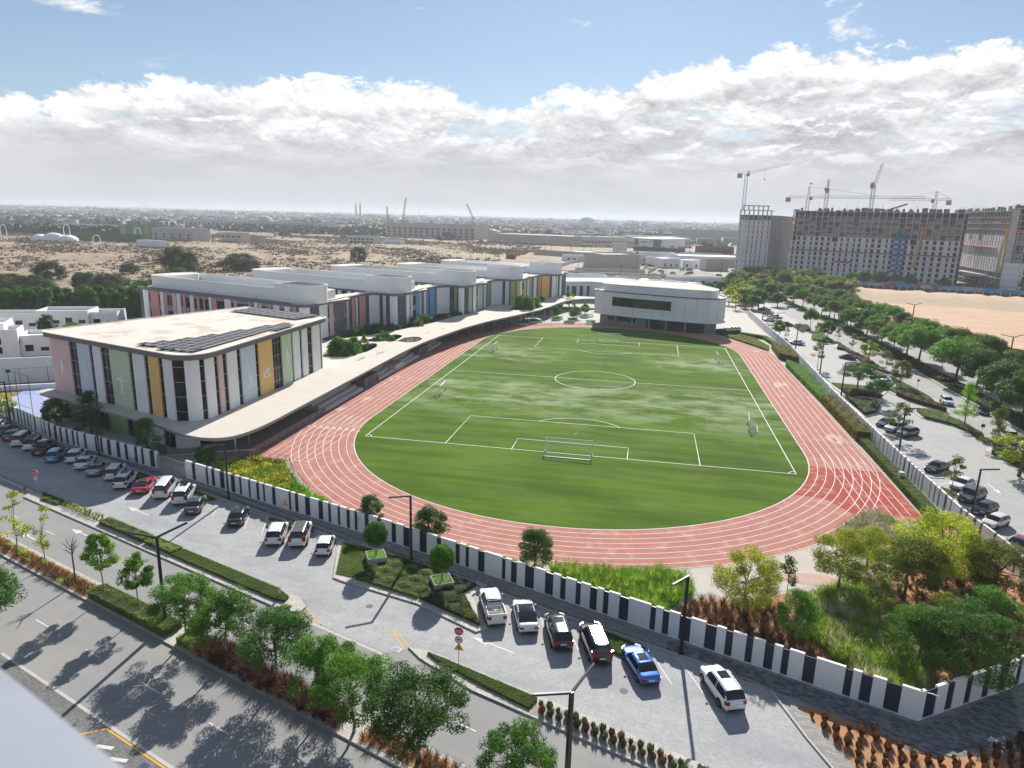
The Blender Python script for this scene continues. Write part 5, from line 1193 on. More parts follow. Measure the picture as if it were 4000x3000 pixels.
tree('garden_olive', 38.6,-93.8, 'olive bushy tree between the fountain grass and red-brown tufts', 4.6, 3.2, wide=1.0)
tree('acacia', 43.6,-106.6, 'feathery green tree over the corner pavement at the right edge', 5.8, .6, name='acacia_tree', wide=1.1)
# --- east car park and road
ET = [('yellow',70.5,42.9,5.9,'yellow-green round tree on the divider beside the dark parked coupe',1.0),('small_sparse',69.7,56.4,5.6,'slim young tree with see-through crown before the reddish shrubs',.8),('small_sparse',70.2,74.2,4.3,'small pale young tree at the tip of the green island',.8),
 ('young',65.2,78.0,5.4,'light green tree on the green island',1.0),('broad_dark',68.6,81.0,5.6,'dark broad tree leaning on the green island',.75),('small_sparse',54.6,29.8,6.6,'slim tree with speckled crown beside the east wall',.95),('small_sparse',54.0,69.4,4.6,'thin leafless-looking tree by the parked white saloon',.6),
 ('plaza',53.8,80.4,5.2,'compact dark green tree beside a car-park lamp near the service yard',.9),('small_sparse',54.6,112.0,5.2,'small sparse tree in the little kerbed bed by the wall',1.1),('broad',67.6,101.5,7.4,'big leafy tree over the island with the maroon car',.62),
 ('tiered_dark',69.1,-32.3,7.4,'narrow tree with a pointed crown between road and car park',.95),('tiered',69.9,-18.4,8.0,'bright green pointed tree at the end of the reddish shrubs',.95),('small_sparse',70.0,27.0,6.0,'young tree with dappled crown at the lawn between the roads',1.0),('garden_olive',69.2,13.8,6.2,'olive-green tree on the lawn strip beside the dark shadow',.72),
 ('small_sparse',54.0,-55.0,5.4,'small tree in the triangular grass bed between parked cars',.95),('small_sparse',55.1,-28.9,6.4,'slim tree in front of the parked black crossover',1.15),('acacia_dark',57.8,6.0,6.6,'dark feathery tree on the lawn beside a car-park lamp',1.35),('acacia_dark',58.4,-5.2,5.6,'feathery see-through tree over the shrub bed',.9),
 ('yellow',67.3,-44.5,6.8,'spreading tree casting a dappled shadow by the white pickup road',1.3),('broad_dark',63.5,-83.0,6.6,'dark tree cut by the right edge beside parked cars',.55)]
for k, x, y, h, lb, wd in ET: tree(k, x, y, lb, h*1.05, wide=wd*1.18)
rt = random.Random(21)
MT = [('broad_olive',80.9,67.8,8.8,1.0),('broad',82.1,60.5,8.6,.8),('broad',83.3,53,9.6,1.0),('broad',83.0,42.8,10.6,1.0),('broad',84.9,24.5,10.6,1.1),('broad_dark',86.0,16,9.0,1.0),('broad_dark',84.6,1.2,9.0,1.0),('broad_dark',84.0,-9.3,9.2,1.0),('broad_dark',83.4,-24,8.4,.9),('broad',80.7,101.7,8.2,.9),('broad',83.5,99.0,8.0,.8),('broad_dark',81.5,108.4,7.6,.8),('broad',80.1,141.0,8.4,.8),('broad_dark',81.7,135,8.2,.9),('broad_olive',81,125,8.4,.9),('broad_dark',82.4,88,8.8,.9),('broad',83,79,9,.9),('broad_olive',79,150,8,.9),('broad',77.5,165,8.6,.9),('broad_dark',76,178,8.4,.9),('young',74.8,188,7.4,1.4),('broad_olive',76,200,8,.8),('small_sparse',84.4,32,7,1)]
ORD = ['first','second','third','fourth','fifth','sixth','seventh','eighth','ninth','tenth','eleventh','twelfth','thirteenth','fourteenth','fifteenth','sixteenth','seventeenth','eighteenth','nineteenth','twentieth','twenty-first','twenty-second','twenty-third','twenty-fourth']
MT.sort(key=lambda t: t[2])
for i, (k, x, y, h, wd) in enumerate(MT): tree(k, x, y, ORD[i]+' tree from the right edge in the median of the east road', h*1.05, group='trees in the east road median', wide=wd*1.2)
for i in range(22):
    y = 4+i*9.6; x = np.interp(y, [0, 60, 110, 160, 210], [100.5, 99.5, 96.5, 93, 88])+rt.uniform(-1.2, 1.2)
    tree(rt.choice(['broad','broad_dark','broad_olive','broad_olive','acacia']), x, y, ORD[i]+' tree from the near end along the edge of the sand lot', rt.uniform(7.5, 9.6), group='trees along the sand lot', wide=rt.uniform(1.0, 1.25))
for i in range(64):
    y = rt.uniform(150, 330); x = rt.uniform(44, 66)+(y-150)*.12
    if 60 < x < 66+0 and y < 200: x -= 7
    tree(rt.choice(['broad','broad_dark','broad_olive','yellow']), x, y, 'tree in the grove between the school and the building site', rt.uniform(6, 9), group='trees north of the car park', wide=rt.uniform(.9, 1.4))
for i in range(34):
    y = rt.uniform(232, 330); x = rt.uniform(84, 118)
    tree(rt.choice(['broad','broad_dark','broad_olive','yellow']), x, y, 'tree in front of the unfinished tower', rt.uniform(7, 10), group='trees in front of the unfinished tower', wide=rt.uniform(1, 1.3))
for i, (x, y, h) in enumerate([(132,300,8.5),(140,304,9),(149,303,9),(158,305,8),(166,303,8),(183,298,7),(206,291,6),(221,283,10),(228,279,9),(120,280,8)]):
    tree('broad_dark' if i % 3 else 'broad', x, y, ORD[i]+' listed tree behind the hoarding, counted from the left' if False else 'dark tree behind the printed hoarding', h, group='trees behind the hoarding', wide=1.15)
# --- plaza
for x, y, h, lb in ((-21.4,94.6,4.4,'round tree standing alone in a planter at the plaza'),(-15.4,93.4,4.0,'nearer of the two touching round trees on the plaza'),(-14.4,97.2,4.4,'farther of the two touching round trees on the plaza'),(-12.4,105.4,4.6,'round tree on a white ring beside the auditorium')): tree('plaza', x, y, lb, h)
tree('wallshrub_light', -20.5,126.5, 'tall narrow tree in front of the annex windows', 7.6, wide=.8); tree('young2', -17.2,112.5, 'light green small tree under the tall narrow one', 4.6, wide=.8)
for i, (cx, cy, n, hh) in enumerate([(-57.8,-3,13,7.6),(-56.4,15.5,8,6.0),(-32.4,91.5,13,8.4)]):
    wh = ['first canopy opening', 'second canopy opening', 'canopy opening by the khaki panels'][i]
    for j in range(n):
        a = rt.uniform(0, 6.28); ra = rt.uniform(.6, 4.4)
        tree(rt.choice(['dark_low','plaza','young','plaza','small_sparse']), cx+ra*math.cos(a)*.8, cy+ra*math.sin(a)*1.5, 'leafy shrub growing up through the '+wh, rt.uniform(hh-2, hh+.3), group='shrubs in the '+wh, cat='shrub', name='shrub', wide=.72)
for j, (x, y) in enumerate([(-66,24),(-64,28),(-63,21),(-60,30),(-66,18),(-57.5,42),(-56.5,47),(-55,52),(-56,38),(-51,64),(-50,69),(-29.8,110),(-30.6,115),(-31.5,106)]):
    tree('dark_low', x, y, 'dark shrub in the courtyard between canopy and classrooms', rt.uniform(4.2, 6.4), group='courtyard shrubs', cat='shrub', name='shrub', wide=.8)
# --- desert edge
for k, x, y, h, lb, wd in (('ghaf',-258,116,10.5,'tallest grey-green desert tree standing above the hedge on the left',.95),('ghaf',-246,186,14.5,'tall feathery desert tree behind the left end of the classrooms',.75),('ghaf',-236,184,12.5,'second tall feathery desert tree behind the left end of the classrooms',.6),('ghaf',-190,306,12.0,'lone tall dark tree behind the middle classroom wing',.75),('ghaf_low',-236,232,8.8,'rounded grey-green tree beyond the second classroom wing',1.2),('ghaf_low',-227,225,6.2,'lower tree touching the rounded one beyond the second wing',1.2),
  ('ghaf_low',-262,96,6.0,'low spreading grey thicket at the dirt track',1.3),('ghaf_low',-245,93,6.2,'grey thicket to the right of the dirt track',1.2),('ghaf',-218,92,9.0,'broad grey-green desert tree above the middle of the hedge',.9),('ghaf',-204,88,9.2,'rounded grey-green desert tree next to the broad one',1.0),('ghaf_low',-224,116,5.5,'pale low shrub behind the broad desert tree',1.0),('broad_dark',-186,98,9.5,'dark green tree touching the left wing end',1.1),('broad_dark',-196,120,9,'dark green tree behind the left wing end',1.1),('broad_dark',-178,76,8,'dark tree at the corner of the first wing',1.0),('ghaf_low',-270,180,5.0,'low grey bush out in the desert',1.0)):
    tree(k, x, y, lb, h*1.12, wide=wd*1.2)
for i in range(34):
    t = i/33; x = -224+(-152+224)*t+rt.uniform(-1, 1); y = 13+(52-13)*t+rt.uniform(-1.5, 1.5)
    tree('hedge_tree', x, y, 'dark green conifer-like tree in the dense boundary row', rt.uniform(7.4, 9.4), group='dense boundary row of trees', wide=1.05)
for i in range(30):
    t = i/29; x = -232+(-150+232)*t+rt.uniform(-1, 1); y = 26+(64-26)*t+rt.uniform(-1.5, 1.5)
    tree('hedge_tree', x, y, 'dark green conifer-like tree in the dense boundary row', rt.uniform(7.4, 9.4), group='dense boundary row of trees', wide=1.05)
for k, x, y, h, lb, wd in (('broad_dark',-150,4,7.4,'dark tree behind the left villa',.85),('broad_dark',-144,8,7.0,'dark tree between the two villas',.8),('garden_olive',-137,-2,6.5,'yellow-green tree between the villas and the hall',.9),('broad_olive',-131,-8,7.6,'light olive tree behind the hall roof corner',.8),('tiered_dark',-118.5,-20.5,9.0,'tall narrow tree against the left edge of the hall',1.2),('dark_low',-128,8,5.4,'dark shrub behind the hall roof',1.1),('garden_olive',-121,12,6.2,'flat-topped yellowish shrub behind the hall roof',1.1),('broad_dark',-112,29,7.4,'dark tree in front of the first wing',1.2),('broad_dark',-106,24,7.0,'second dark tree in front of the first wing',1.1),('garden_olive',-120,30,6,'olive shrub between hall roof and first wing',1.0)):
    tree(k, x, y, lb, h, wide=wd)
topi = topiary(-126.5,23.5, 'small umbrella-shaped clipped tree behind the hall roof', 1.9, 5.6)

# ------------------------------------------------------------------ hedges, shrubs, grasses
def hedge(poly, h, lm, label, leaf=.13, dens=260, name='hedge', cat='hedge', z0=.1, rough=.12, core=None, group=None, asp=.55):
    rng = np.random.default_rng(abs(int(poly[0][0]*7+poly[0][1]*3))+1); r = empty(name, label, cat, (0,0,0), 0, group)
    q = MB(); c = np.mean(poly, axis=0); ins = [(c[0]+(p[0]-c[0])*.995, c[1]+(p[1]-c[1])*.995) for p in poly]; q.prism(ins, z0-.05, h-.05); q.build('hedge_body', core or M_hcore, r)
    lo, hi = np.min(poly, 0), np.max(poly, 0); A = abs(sum(poly[i][0]*poly[(i+1)%len(poly)][1]-poly[(i+1)%len(poly)][0]*poly[i][1] for i in range(len(poly))))/2
    n = int((hi[0]-lo[0])*(hi[1]-lo[1])*dens); P = rng.uniform(lo, hi, (n, 2)); P = P[inpoly(P, poly)]
    bump = np.sin(P[:,0]*2.1+P[:,1]*1.3)*np.sin(P[:,1]*2.7-P[:,0])*rough
    P = np.c_[P, h-.03+bump+rng.normal(0, .03, len(P))]; N = np.tile([0,0,1.], (len(P), 1)); pp = [P]; nn = [N]
    for i in range(len(poly)):
        a = np.array(poly[i]); b = np.array(poly[(i+1)%len(poly)]); l = np.linalg.norm(b-a); m = int(l*(h-z0)*dens); t = rng.random(m)[:,None]
        w = a+(b-a)*t; d = (b-a)/max(l,1e-6); w = w+rng.normal(0,.05,(m,1))*np.array([[d[1],-d[0]]]); pp.append(np.c_[w, rng.uniform(z0, h, m)]); nn.append(np.tile([d[1]*.5,-d[0]*.5,.6], (m,1)))
    V, F = leaves(np.concatenate(pp), np.concatenate(nn), leaf, asp, rng); link('leaves', npmesh('leaves', V, F, lm), r, kind='stuff'); return r
def tuftmesh(seed, n, h, r, w, lm, curve=.35):
    rng = np.random.default_rng(seed); a = rng.uniform(0, 2*PI, n); l = h*rng.uniform(.6, 1.1, n); sp = r*np.sqrt(rng.random(n))
    d = np.c_[np.cos(a), np.sin(a)]; b0 = np.c_[d*(sp*.35)[:,None], np.zeros(n)]; mid = np.c_[d*(sp*.8)[:,None], l*.6]; tip = np.c_[d*(sp*(1.1+curve))[:,None], l*rng.uniform(.8, 1.0, n)]
    side = np.c_[-d[:,1], d[:,0], np.zeros(n)]*w
    V = np.stack([b0-side*.6, b0+side*.6, mid+side, mid-side, tip], 1); base = np.arange(n)[:,None]*5
    F = np.concatenate([base+np.array([0,1,2]), base+np.array([0,2,3]), base+np.array([3,2,4])])
    return V.reshape(-1,3), F
def mass(name, poly, spacing, kinds, mats_, label, cat, z=.1, smin=.7, smax=1.25, seed=1, ang=0., jit=.4, lim=99999):
    """uncountable planting: many tufts joined as one object"""
    rng = np.random.default_rng(seed); G = scatter(poly, spacing, rng, jit, ang)[:lim]; VV = []; FF = []; KK = []; o = 0
    for p in G:
        k = rng.integers(len(kinds)); V, F = kinds[k]; s = rng.uniform(smin, smax); a = rng.uniform(0, 6.28); R = np.array([[math.cos(a), -math.sin(a)], [math.sin(a), math.cos(a)]])
        W = V.copy()*s; W[:, :2] = W[:, :2]@R.T+p; W[:, 2] += z; VV.append(W); FF.append(F+o); KK.append(np.full(len(F), k % len(mats_))); o += len(W)
    me = npmesh(name, np.concatenate(VV), np.concatenate(FF), mats_, np.concatenate(KK)); ob = link(name, me, kind='stuff'); tag(ob, label, cat); return ob
T_small = [tuftmesh(i, 46, .5, .24, .012, None) for i in range(3)]
T_mid = [tuftmesh(10+i, 70, .62, .44, .013, None) for i in range(4)]
T_big = [tuftmesh(20+i, 60, 1.15, .6, .018, None, .6) for i in range(4)]
T_leafy = [tuftmesh(30+i, 40, .6, .42, .045, None, .3) for i in range(4)]
# median: dry brown/green tufts in three rows, purple grass, brown tufts (each tuft a plant where they stand apart)
def tuft_objs(pts, protos, mats_, label, group, z=.12, name='grass_tuft', smin=.8, smax=1.25, seed=3):
    rr = random.Random(seed); ms = []
    for m in mats_:
        for V, F in protos: ms.append(npmesh('grass_tuft', V, F, m))
    for x, y in pts:
        s = rr.uniform(smin, smax); link(name, rr.choice(ms), None, label, 'grass tuft', group, None, (x, y, z), rr.uniform(0, 6.28), s)
pts = []
for row, c in enumerate((-112.3,-111.75,-111.2)):
    s = -47
    while s < -2.3: pts.append(S(s+rt.uniform(-.1,.1)+row*.2, c+rt.uniform(-.1,.1))); s += .62
mass('tuft_rows', [S(-47,-112.6), S(-2.4,-112.6), S(-2.4,-110.95), S(-47,-110.95)], .55, T_mid, [L_brown, L_brown, L_reed], 'rows of brown and green dry tufts under the leftmost median trees', 'ornamental grass', z=.12, smin=.7, smax=1.05, seed=4, ang=SA, jit=.15)
hedge([S(-2.0,-112.65), S(9.7,-112.65), S(9.7,-110.95), S(-2.0,-110.95)], .85, L_ivy, 'long clipped green hedge round two young trees in the median', dens=330)
hedge([S(11.4,-112.6), S(14.2,-112.6), S(14.2,-110.9), S(11.4,-110.9)], .7, L_ivy, 'short clipped hedge between the paved gap and the purple grass', dens=330)
mass('purple_grass', [S(13.6,-112.75), S(29.8,-112.75), S(29.8,-110.9), S(13.6,-110.9)], .40, T_big, [L_purple, L_purple, L_redbrown], 'bushy purple-brown fountain grass filling the median under feathery trees', 'ornamental grass', smin=.75, smax=1.1)
q = MB(); q.prism(SP((32,-112.6),(62,-112.6),(62,-110.9),(32,-110.9)), .0, .135, 0); q.build('median_soil', M_soil, kind='structure')
q = MB(); q.prism(SP((-120,-112.7),(-2.1,-112.7),(-2.1,-110.95),(-120,-110.95)), .0, .135, 0); q.build('median_soil', M_soil, kind='structure')
pts = [S(32.4+i*.78+rt.uniform(-.1,.1), c+rt.uniform(-.12,.12)) for c in (-112.3,-111.75,-111.2) for i in range(30)]
tuft_objs(pts, T_mid, [L_brown, L_brown, L_redbrown], 'dry brown tuft in the median rows at the bottom edge', 'tufts in the right part of the median')
# parking islands
hedge([S(-31.8,-102.2), S(-26.6,-102.05), S(-26.4,-103.2), S(-29.5,-103.4)], .35, L_hedge, 'small grass wedge behind the stop sign', .09, 420, name='grass_wedge', cat='lawn')
pts = [S(-26.2+i*.62, c+rt.uniform(-.08,.08)) for c in (-102.3,-102.85) for i in range(14)]
tuft_objs(pts, T_small, [L_brown, L_reed], 'small dry tuft in the narrow island between lawn wedge and hedge', 'tufts in the left parking island', smin=.9, smax=1.4)
hedge([S(-17,-102.05), S(-8.4,-102.0), S(-8.4,-103.3), S(-17,-103.3)], .55, L_ivy, 'left piece of the low clipped hedge in the parking island', .11, 330)
hedge([S(-8.0,-102.0), S(-3.2,-102.0), S(-3.2,-103.35), S(-8.0,-103.35)], .55, L_ivy, 'right piece of the low clipped hedge in the parking island', .11, 330)
hedge([S(-3.1,-102.0), S(11.8,-102.0), S(13.8,-102.5), S(14.0,-103.2), S(13,-103.45), S(-3.1,-103.45)], .40, L_hedge, 'long olive lawn strip ending in a point with a keep-right sign', .075, 500, name='lawn_strip', cat='lawn', rough=.03)
hedge([S(30.2,-102.2), S(32,-102.15), S(40.8,-102.2), S(40.8,-103.5), S(36.5,-103.2), S(31.5,-102.6)], .38, L_hedge, 'pointed olive lawn strip with the stop sign post', .08, 450, name='lawn_strip', cat='lawn', rough=.03)
q = MB(); q.prism(SP((41,-102.3),(53,-102.3),(53,-103.8),(41,-103.8)), .0, .135, 0); q.build('island_soil', mat('grey_gravel', (.33,.30,.26), .95, .2, 2, .2, 12), kind='structure')
pts = [S(41.4+i*.72, -102.75) for i in range(16)]+[S(41.8+i*.72, -103.3) for i in range(16)]
T_cone = [tuftmesh(50+i, 130, .68, .29, .028, None, -.35) for i in range(3)]
tuft_objs(pts, T_cone, [L_brown, L_grey], 'small cone-shaped dry plant in the row between lot and road', 'cone-shaped plants in the island')
hedge([S(53.3,-102.3), S(75,-102.3), S(75,-104.0), S(53.3,-104.0)], .5, L_hedge, 'clipped green hedge at the bottom edge right of the cone plants', .1, 420)
# kerbed grass wedges beside the sidewalk
for poly, lb in (([(-59.2,-76.0),(-55.4,-77.0),(-56.2,-78.4),(-58.6,-77.6)],'dark grass wedge at the pavement left of the red coupe'),([(-46.0,-80.4),(-41.9,-82.0),(-44.2,-83.4),(-46.2,-82.4)],'grass wedge at the pavement right of the white off-roader'),([(-32.4,-85.4),(-28.3,-86.7),(-29.6,-88.0),(-31.6,-87.4)],'dark grass wedge between the lone black saloon and white cars'),([(8.9,-99.8),(12.4,-101.4),(11.2,-103.4),(9.3,-102.2)],'grass wedge between the black off-roader and the blue saloon'),([(-76.9,-69.8),(-73.2,-71.0),(-74.2,-72.6),(-76.2,-72.0)],'dark grass wedge beside the black pickup at the left')):
    hedge(poly, .26, L_hedge, lb, .08, 520, name='grass_wedge', cat='lawn', rough=.02)
# triangular bed with the planters
tri = [(-21.9,-88.9),(-18.9,-96.6),(-17.8,-97.0),(-9.1,-99.2),(-2.5,-102.4),(-1.6,-101.6),(-4.4,-96.6),(-3.3,-94.3),(-20.8,-88.5)]
block('planted_triangle', tri, .13, M_cope)
hedge([(-21.2,-89.2),(-18.9,-95.9),(-16.9,-96.2),(-15.4,-92.5),(-14.4,-91.0)], .24, L_hedge, 'dark lawn around the left square planter', .08, 520, name='lawn_patch', cat='lawn', rough=.02)
hedge([(-16.6,-96.4),(-9.3,-98.4),(-8.6,-94.9),(-9.6,-92.7),(-14.2,-91.1),(-15.2,-92.6)], .45, L_ivy, 'bluish green ground cover between the two planters', .16, 300, name='ground_cover', cat='ground cover', rough=.25, asp=.3)
hedge([(-9.1,-98.4),(-4.2,-100.6),(-5.6,-97.0),(-4.4,-94.8),(-9.4,-92.9),(-8.5,-94.9)], .5, L_grey, 'grey-green spiky ground cover around the right planter', .22, 240, name='ground_cover', cat='ground cover', rough=.3, asp=.2)
hedge([(-4.1,-100.6),(-2.4,-101.4),(-4.9,-97.2),(-5.4,-97.1)], .5, L_olive, 'yellowish clipped end of the triangular bed', .12, 380, name='ground_cover', cat='ground cover')
# near left verge
hedge([S(-50,-122.2), S(-9,-122.2), S(-5.2,-123.2), S(-3.4,-125.5), S(-3.6,-131), S(-50,-131)], .35, L_bright, 'bright clipped ground cover in the near left corner beside the side street', .14, 140, name='ground_cover', cat='ground cover', rough=.06)
# beds between wall and track
mass('shrub_bed', [(-48.6,-71.6),(-43.5,-74.9),(-37,-77.8),(-33.8,-76.4),(-40.0,-68.0),(-44.0,-67.6),(-49.0,-69.3)], .55, T_leafy, [L_yellow, L_flower, L_hedge], 'yellow, orange and green low shrubs between gate and track', 'shrubs', z=.0, smin=1.0, smax=1.7, seed=5)
mass('shrub_bed', [(-46.5,-67.5),(-40.5,-68.2),(-41.0,-69.6),(-46.8,-69.6)], .5, T_leafy, [L_redbrown], 'reddish shrubs at the end of the sprint straight', 'shrubs', z=.0, smin=1, smax=1.6, seed=6)
mass('grass_bed', [(-37.5,-77.9),(-28,-80.9),(-25,-83.6),(-22,-83.8),(-27.0,-80.2),(-33.6,-75.2),(-37,-72.2)], .55, T_leafy, [L_bright, L_hedge], 'bright green ground cover tapering between wall and track', 'ground cover', z=.0, smin=.7, smax=1.2, seed=7)
mass('grass_bed', [(-14,-87.7),(-3,-91.8),(2,-93.2),(2,-89.6),(-10,-86.6)], .6, T_leafy, [L_bright, L_reed], 'thin bright green strip behind the wall by the spiky trees', 'ground cover', z=.0, smin=.5, smax=.9, seed=8)
mass('reed_bed', [(2.4,-89.4),(9.6,-88.1),(14.4,-87.2),(16.6,-87.6),(17.2,-91.0),(14.3,-94.6),(13.6,-98.0),(4.3,-94.6)], .42, T_mid+T_big[:1], [L_reed, L_bright], 'bright green grassy bed between the bend and the wall', 'ornamental grass', z=.0, smin=.9, smax=1.4, seed=9)
block('garden_soil', [(14.6,-95.0),(17.4,-91.6),(20.3,-91.4),(30,-87),(36,-82.5),(44.5,-74.5),(47.6,-67.2),(51.4,-68),(51.5,-91.2),(32.6,-105.4),(13.8,-98.4)], .04, M_soil)
brown_poly = [(14.9,-95.0),(17.7,-91.7),(20.2,-91.8),(23.4,-90.2),(25.6,-92.6),(26.2,-96.4),(28.6,-100.4),(31.5,-104.6),(16.0,-99.0)]
mass('dry_tuft_bed', brown_poly, .78, T_mid, [L_brown, L_purple, L_brown], 'brown and purple tufts on orange soil behind the near wall', 'ornamental grass', z=.04, smin=.9, smax=1.5, seed=10)
mass('fountain_grass', [(26.2,-92.6),(29.4,-88.2),(34.8,-85.2),(35.8,-88.6),(37.0,-93.0),(35.6,-100.8),(33.0,-104.4),(29.2,-100.6),(26.6,-96.4)], .50, T_big, [L_reed, L_plume, L_reed, L_reed], 'tall pale-plumed fountain grass filling the corner garden', 'ornamental grass', z=.04, smin=.8, smax=1.3, seed=11)
mass('fountain_grass', [(34.6,-75.4),(34.5,-73.2),(40.4,-65.4),(42.3,-66.0),(42.4,-73.4),(38,-77.8)], .5, T_big, [L_plume, L_reed, L_plume], 'pale feathery grass at the outside of the near right bend', 'ornamental grass', z=.0, smin=.8, smax=1.2, seed=12)
mass('dry_tuft_bed', [(36.2,-84.2),(38.4,-81.4),(45,-75),(51,-71),(51.2,-90.8),(38,-99.6),(37.2,-92)], 1.25, T_mid, [L_brown, L_purple, L_redbrown], 'red-brown tufts on bare orange soil below the yellow-topped tree', 'ornamental grass', z=.04, smin=.8, smax=1.4, seed=13)
q = MB(); q.sheet([(42.3,-65.2),(43.2,-65.4),(45.4,-72.6),(42.9,-73.8),(42.5,-70)], .022); q.build('turf_sliver', M_lawn, kind='structure')
def in_view(x, y, z=0, m=1.03):
    d = Vector((x, y, z))-Vector(CAM); w = d.dot(_f)
    return w > 0 and abs(d.dot(_r)/w)*2693.6 < 2000*m and abs(d.dot(_u)/w)*2693.6 < 1500*m
# south-east bed: rows of dry tufts, every tuft its own plant
rng = np.random.default_rng(17); inner = [(24.3,-106.3),(29.4,-107.9),(31.6,-109.1),(33.3,-109.6),(35.6,-108.5),(40.6,-105.4),(47.5,-100),(52,-114.5),(28.6,-115.6)]
G = scatter(inner, .83, rng, .12, SA)
vis = [tuple(p) for p in G if in_view(p[0], p[1])][:190]
tuft_objs(vis, T_cone+T_mid[:1], [L_brown, L_redbrown], 'reddish-brown tuft in the rows on orange soil at the bottom right corner', 'tufts in the bottom right bed', z=.10, smin=.62, smax=1.3)
# hedges along the inside of the east wall
hedge([(47.6,-33.6),(48.9,-33.8),(48.9,-65),(47.3,-64.8)], 1.1, L_hedge, 'clipped olive hedge between the near right straight and the east wall', .13, 170)
hedge([(47.4,-6.6),(49.6,-6.2),(50.3,28),(47.8,33.5),(46.9,30)], 1.3, L_bright, 'bright green clipped hedge along the middle of the east wall', .15, 130)
hedge([(47.4,-33),(49.6,-33),(49.7,-26),(49.5,-7),(47.4,-7.2)], 1.9, L_flower, 'orange-flowering shrub hedge along the east wall', .24, 60, rough=.5)
hedge([(46.9,40),(50.8,34),(51.0,50),(47.6,57)], 1.9, L_flower, 'flowering shrub clump where the far right bend meets the wall', .24, 60, rough=.5)
hedge([(36.2,74.3),(41.5,78.3),(45,72),(47.2,58),(46.0,52)], .5, L_yellow, 'yellow-green low planting outside the far right bend', .2, 90, name='ground_cover', cat='ground cover', rough=.3)
hedge([(42.0,80.2),(49.0,74.4),(50.4,58),(49.2,57.6),(47.6,73.2),(41.0,78.6)], 1.0, L_bright, 'bright green hedge at the end of the service yard', .15, 110)
hedge([(33.6,79.2),(38.0,83.2),(41.5,79.8),(36.0,75.6)], 1.6, L_dark, 'dark clipped bush at the corner of the auditorium', .2, 90)
# east islands planting
EH = [(0,.35,L_hedge,'sunny lawn wedge beside the east wall lamp','lawn'),(1,.8,L_dark,'dark shrub bed north of the parked grey cars','shrubs'),(2,.35,L_hedge,'long lawn strip between east car park and road','lawn'),(3,.6,L_reed,'mixed green planting on the pointed divider','shrubs'),(4,.7,L_mid,'green shrubs on the near divider of the east road','shrubs'),(5,.7,L_redbrown,'reddish shrubs on the narrow divider of the east car park','shrubs'),(6,.6,L_bright,'bright green shrubs on the oval island','shrubs'),(7,.5,L_grey,'grey-green planting on the island with the maroon car','shrubs'),(8,.25,L_hedge,'small grass wedge by the black crossover','lawn'),(9,.25,L_hedge,'small triangular grass bed between the white and dark cars','lawn')]
for i, h, m, lb, cat_ in EH:
    p = E_ISL[i]; c = np.mean(p, axis=0); pp = [(c[0]+(a-c[0])*.86, c[1]+(b-c[1])*.86) for a, b in p]
    hedge(pp, h, m, lb, .16 if h > .4 else .1, 90 if h > .4 else 160, name='island_planting', cat=cat_, rough=.02 if h < .4 else .3)
hedge([(65.6,5),(66.6,.6),(71.0,-7.6),(71.6,-4),(68.8,3.5),(67.0,8)], .9, L_redbrown, 'row of reddish-brown shrubs at the curved tip of the lawn strip', .2, 110, cat='shrubs', name='shrub_row')
hedge([(54.6,-1),(57.5,2.5),(61.8,1.4),(60,5),(56,6.8),(54.4,5)], .8, L_redbrown, 'red-brown shrubs and dark hedge under the feathery tree', .18, 110, cat='shrubs', name='shrub_row')
mp = [(80.1,-60),(85.4,-60),(85.7,0),(84.8,50),(84.1,80),(82.1,110),(79.4,150),(76.6,196),(73,196),(76.4,136),(77.8,102),(78.6,80),(79.8,55),(80.3,0)]
hedge(mp, .35, L_hedge, 'lawn strip along the east road median', .16, 55, name='median_lawn', cat='lawn', rough=.05)
for a, b, lb in ((22,66,'dark reddish shrubs in the median opposite the lone dark coupe'),(-30,6,'dark green shrubs in the median at the right edge'),(96,128,'dark green shrubs in the far part of the median')):
    hedge([(80.6,a),(83.8,a),(83.4,b) if b < 80 else (81.6,b),(80.2,b) if b < 80 else (78.6,b)], .9, L_purple if a == 22 else L_dark, lb, .25, 60, cat='shrubs', name='shrub_row', rough=.4)
# plaza planters
def ring_planter(x, y, rx, ry, label, tall=.45):
    r = empty('low_planter', label, 'planter', (x, y, 0)); q = MB(); p = [(rx*math.cos(t), ry*math.sin(t)) for t in np.linspace(0, 2*PI, 21)[:-1]]
    q.prism(p, 0, tall, 0); q.build('rim', M_white, r); P = np.random.default_rng(3); n = 900; a = P.uniform(0, 6.28, n); s = np.sqrt(P.random(n))*.92
    V, F = leaves(np.c_[rx*s*np.cos(a), ry*s*np.sin(a), tall+P.uniform(0, .35, n)], np.tile([0,0,1.], (n,1)), .3, .5, P); link('plants', npmesh('plants', V, F, L_mid), r, kind='stuff')
for x, y, rx, ry, lb in ((-21.2,94.0,2.2,3.0,'oval planter under the single round plaza tree'),(-15.5,92.6,2.0,3.2,'oval planter under the two touching plaza trees'),(-15.8,84.8,2.0,1.4,'low round bush planter just behind the track fence'),(-12.0,105,3.4,3.0,'white ring planter by the auditorium'),(-27.5,83.5,2.6,1.6,'planter with small plants under the canopy edge'),(-31,78,2.2,2.6,'white kerbed planter in the canopy shade'),(-8.6,88,1.8,4,'white curved planter at the foot of the auditorium')): ring_planter(x, y, rx, ry, lb)
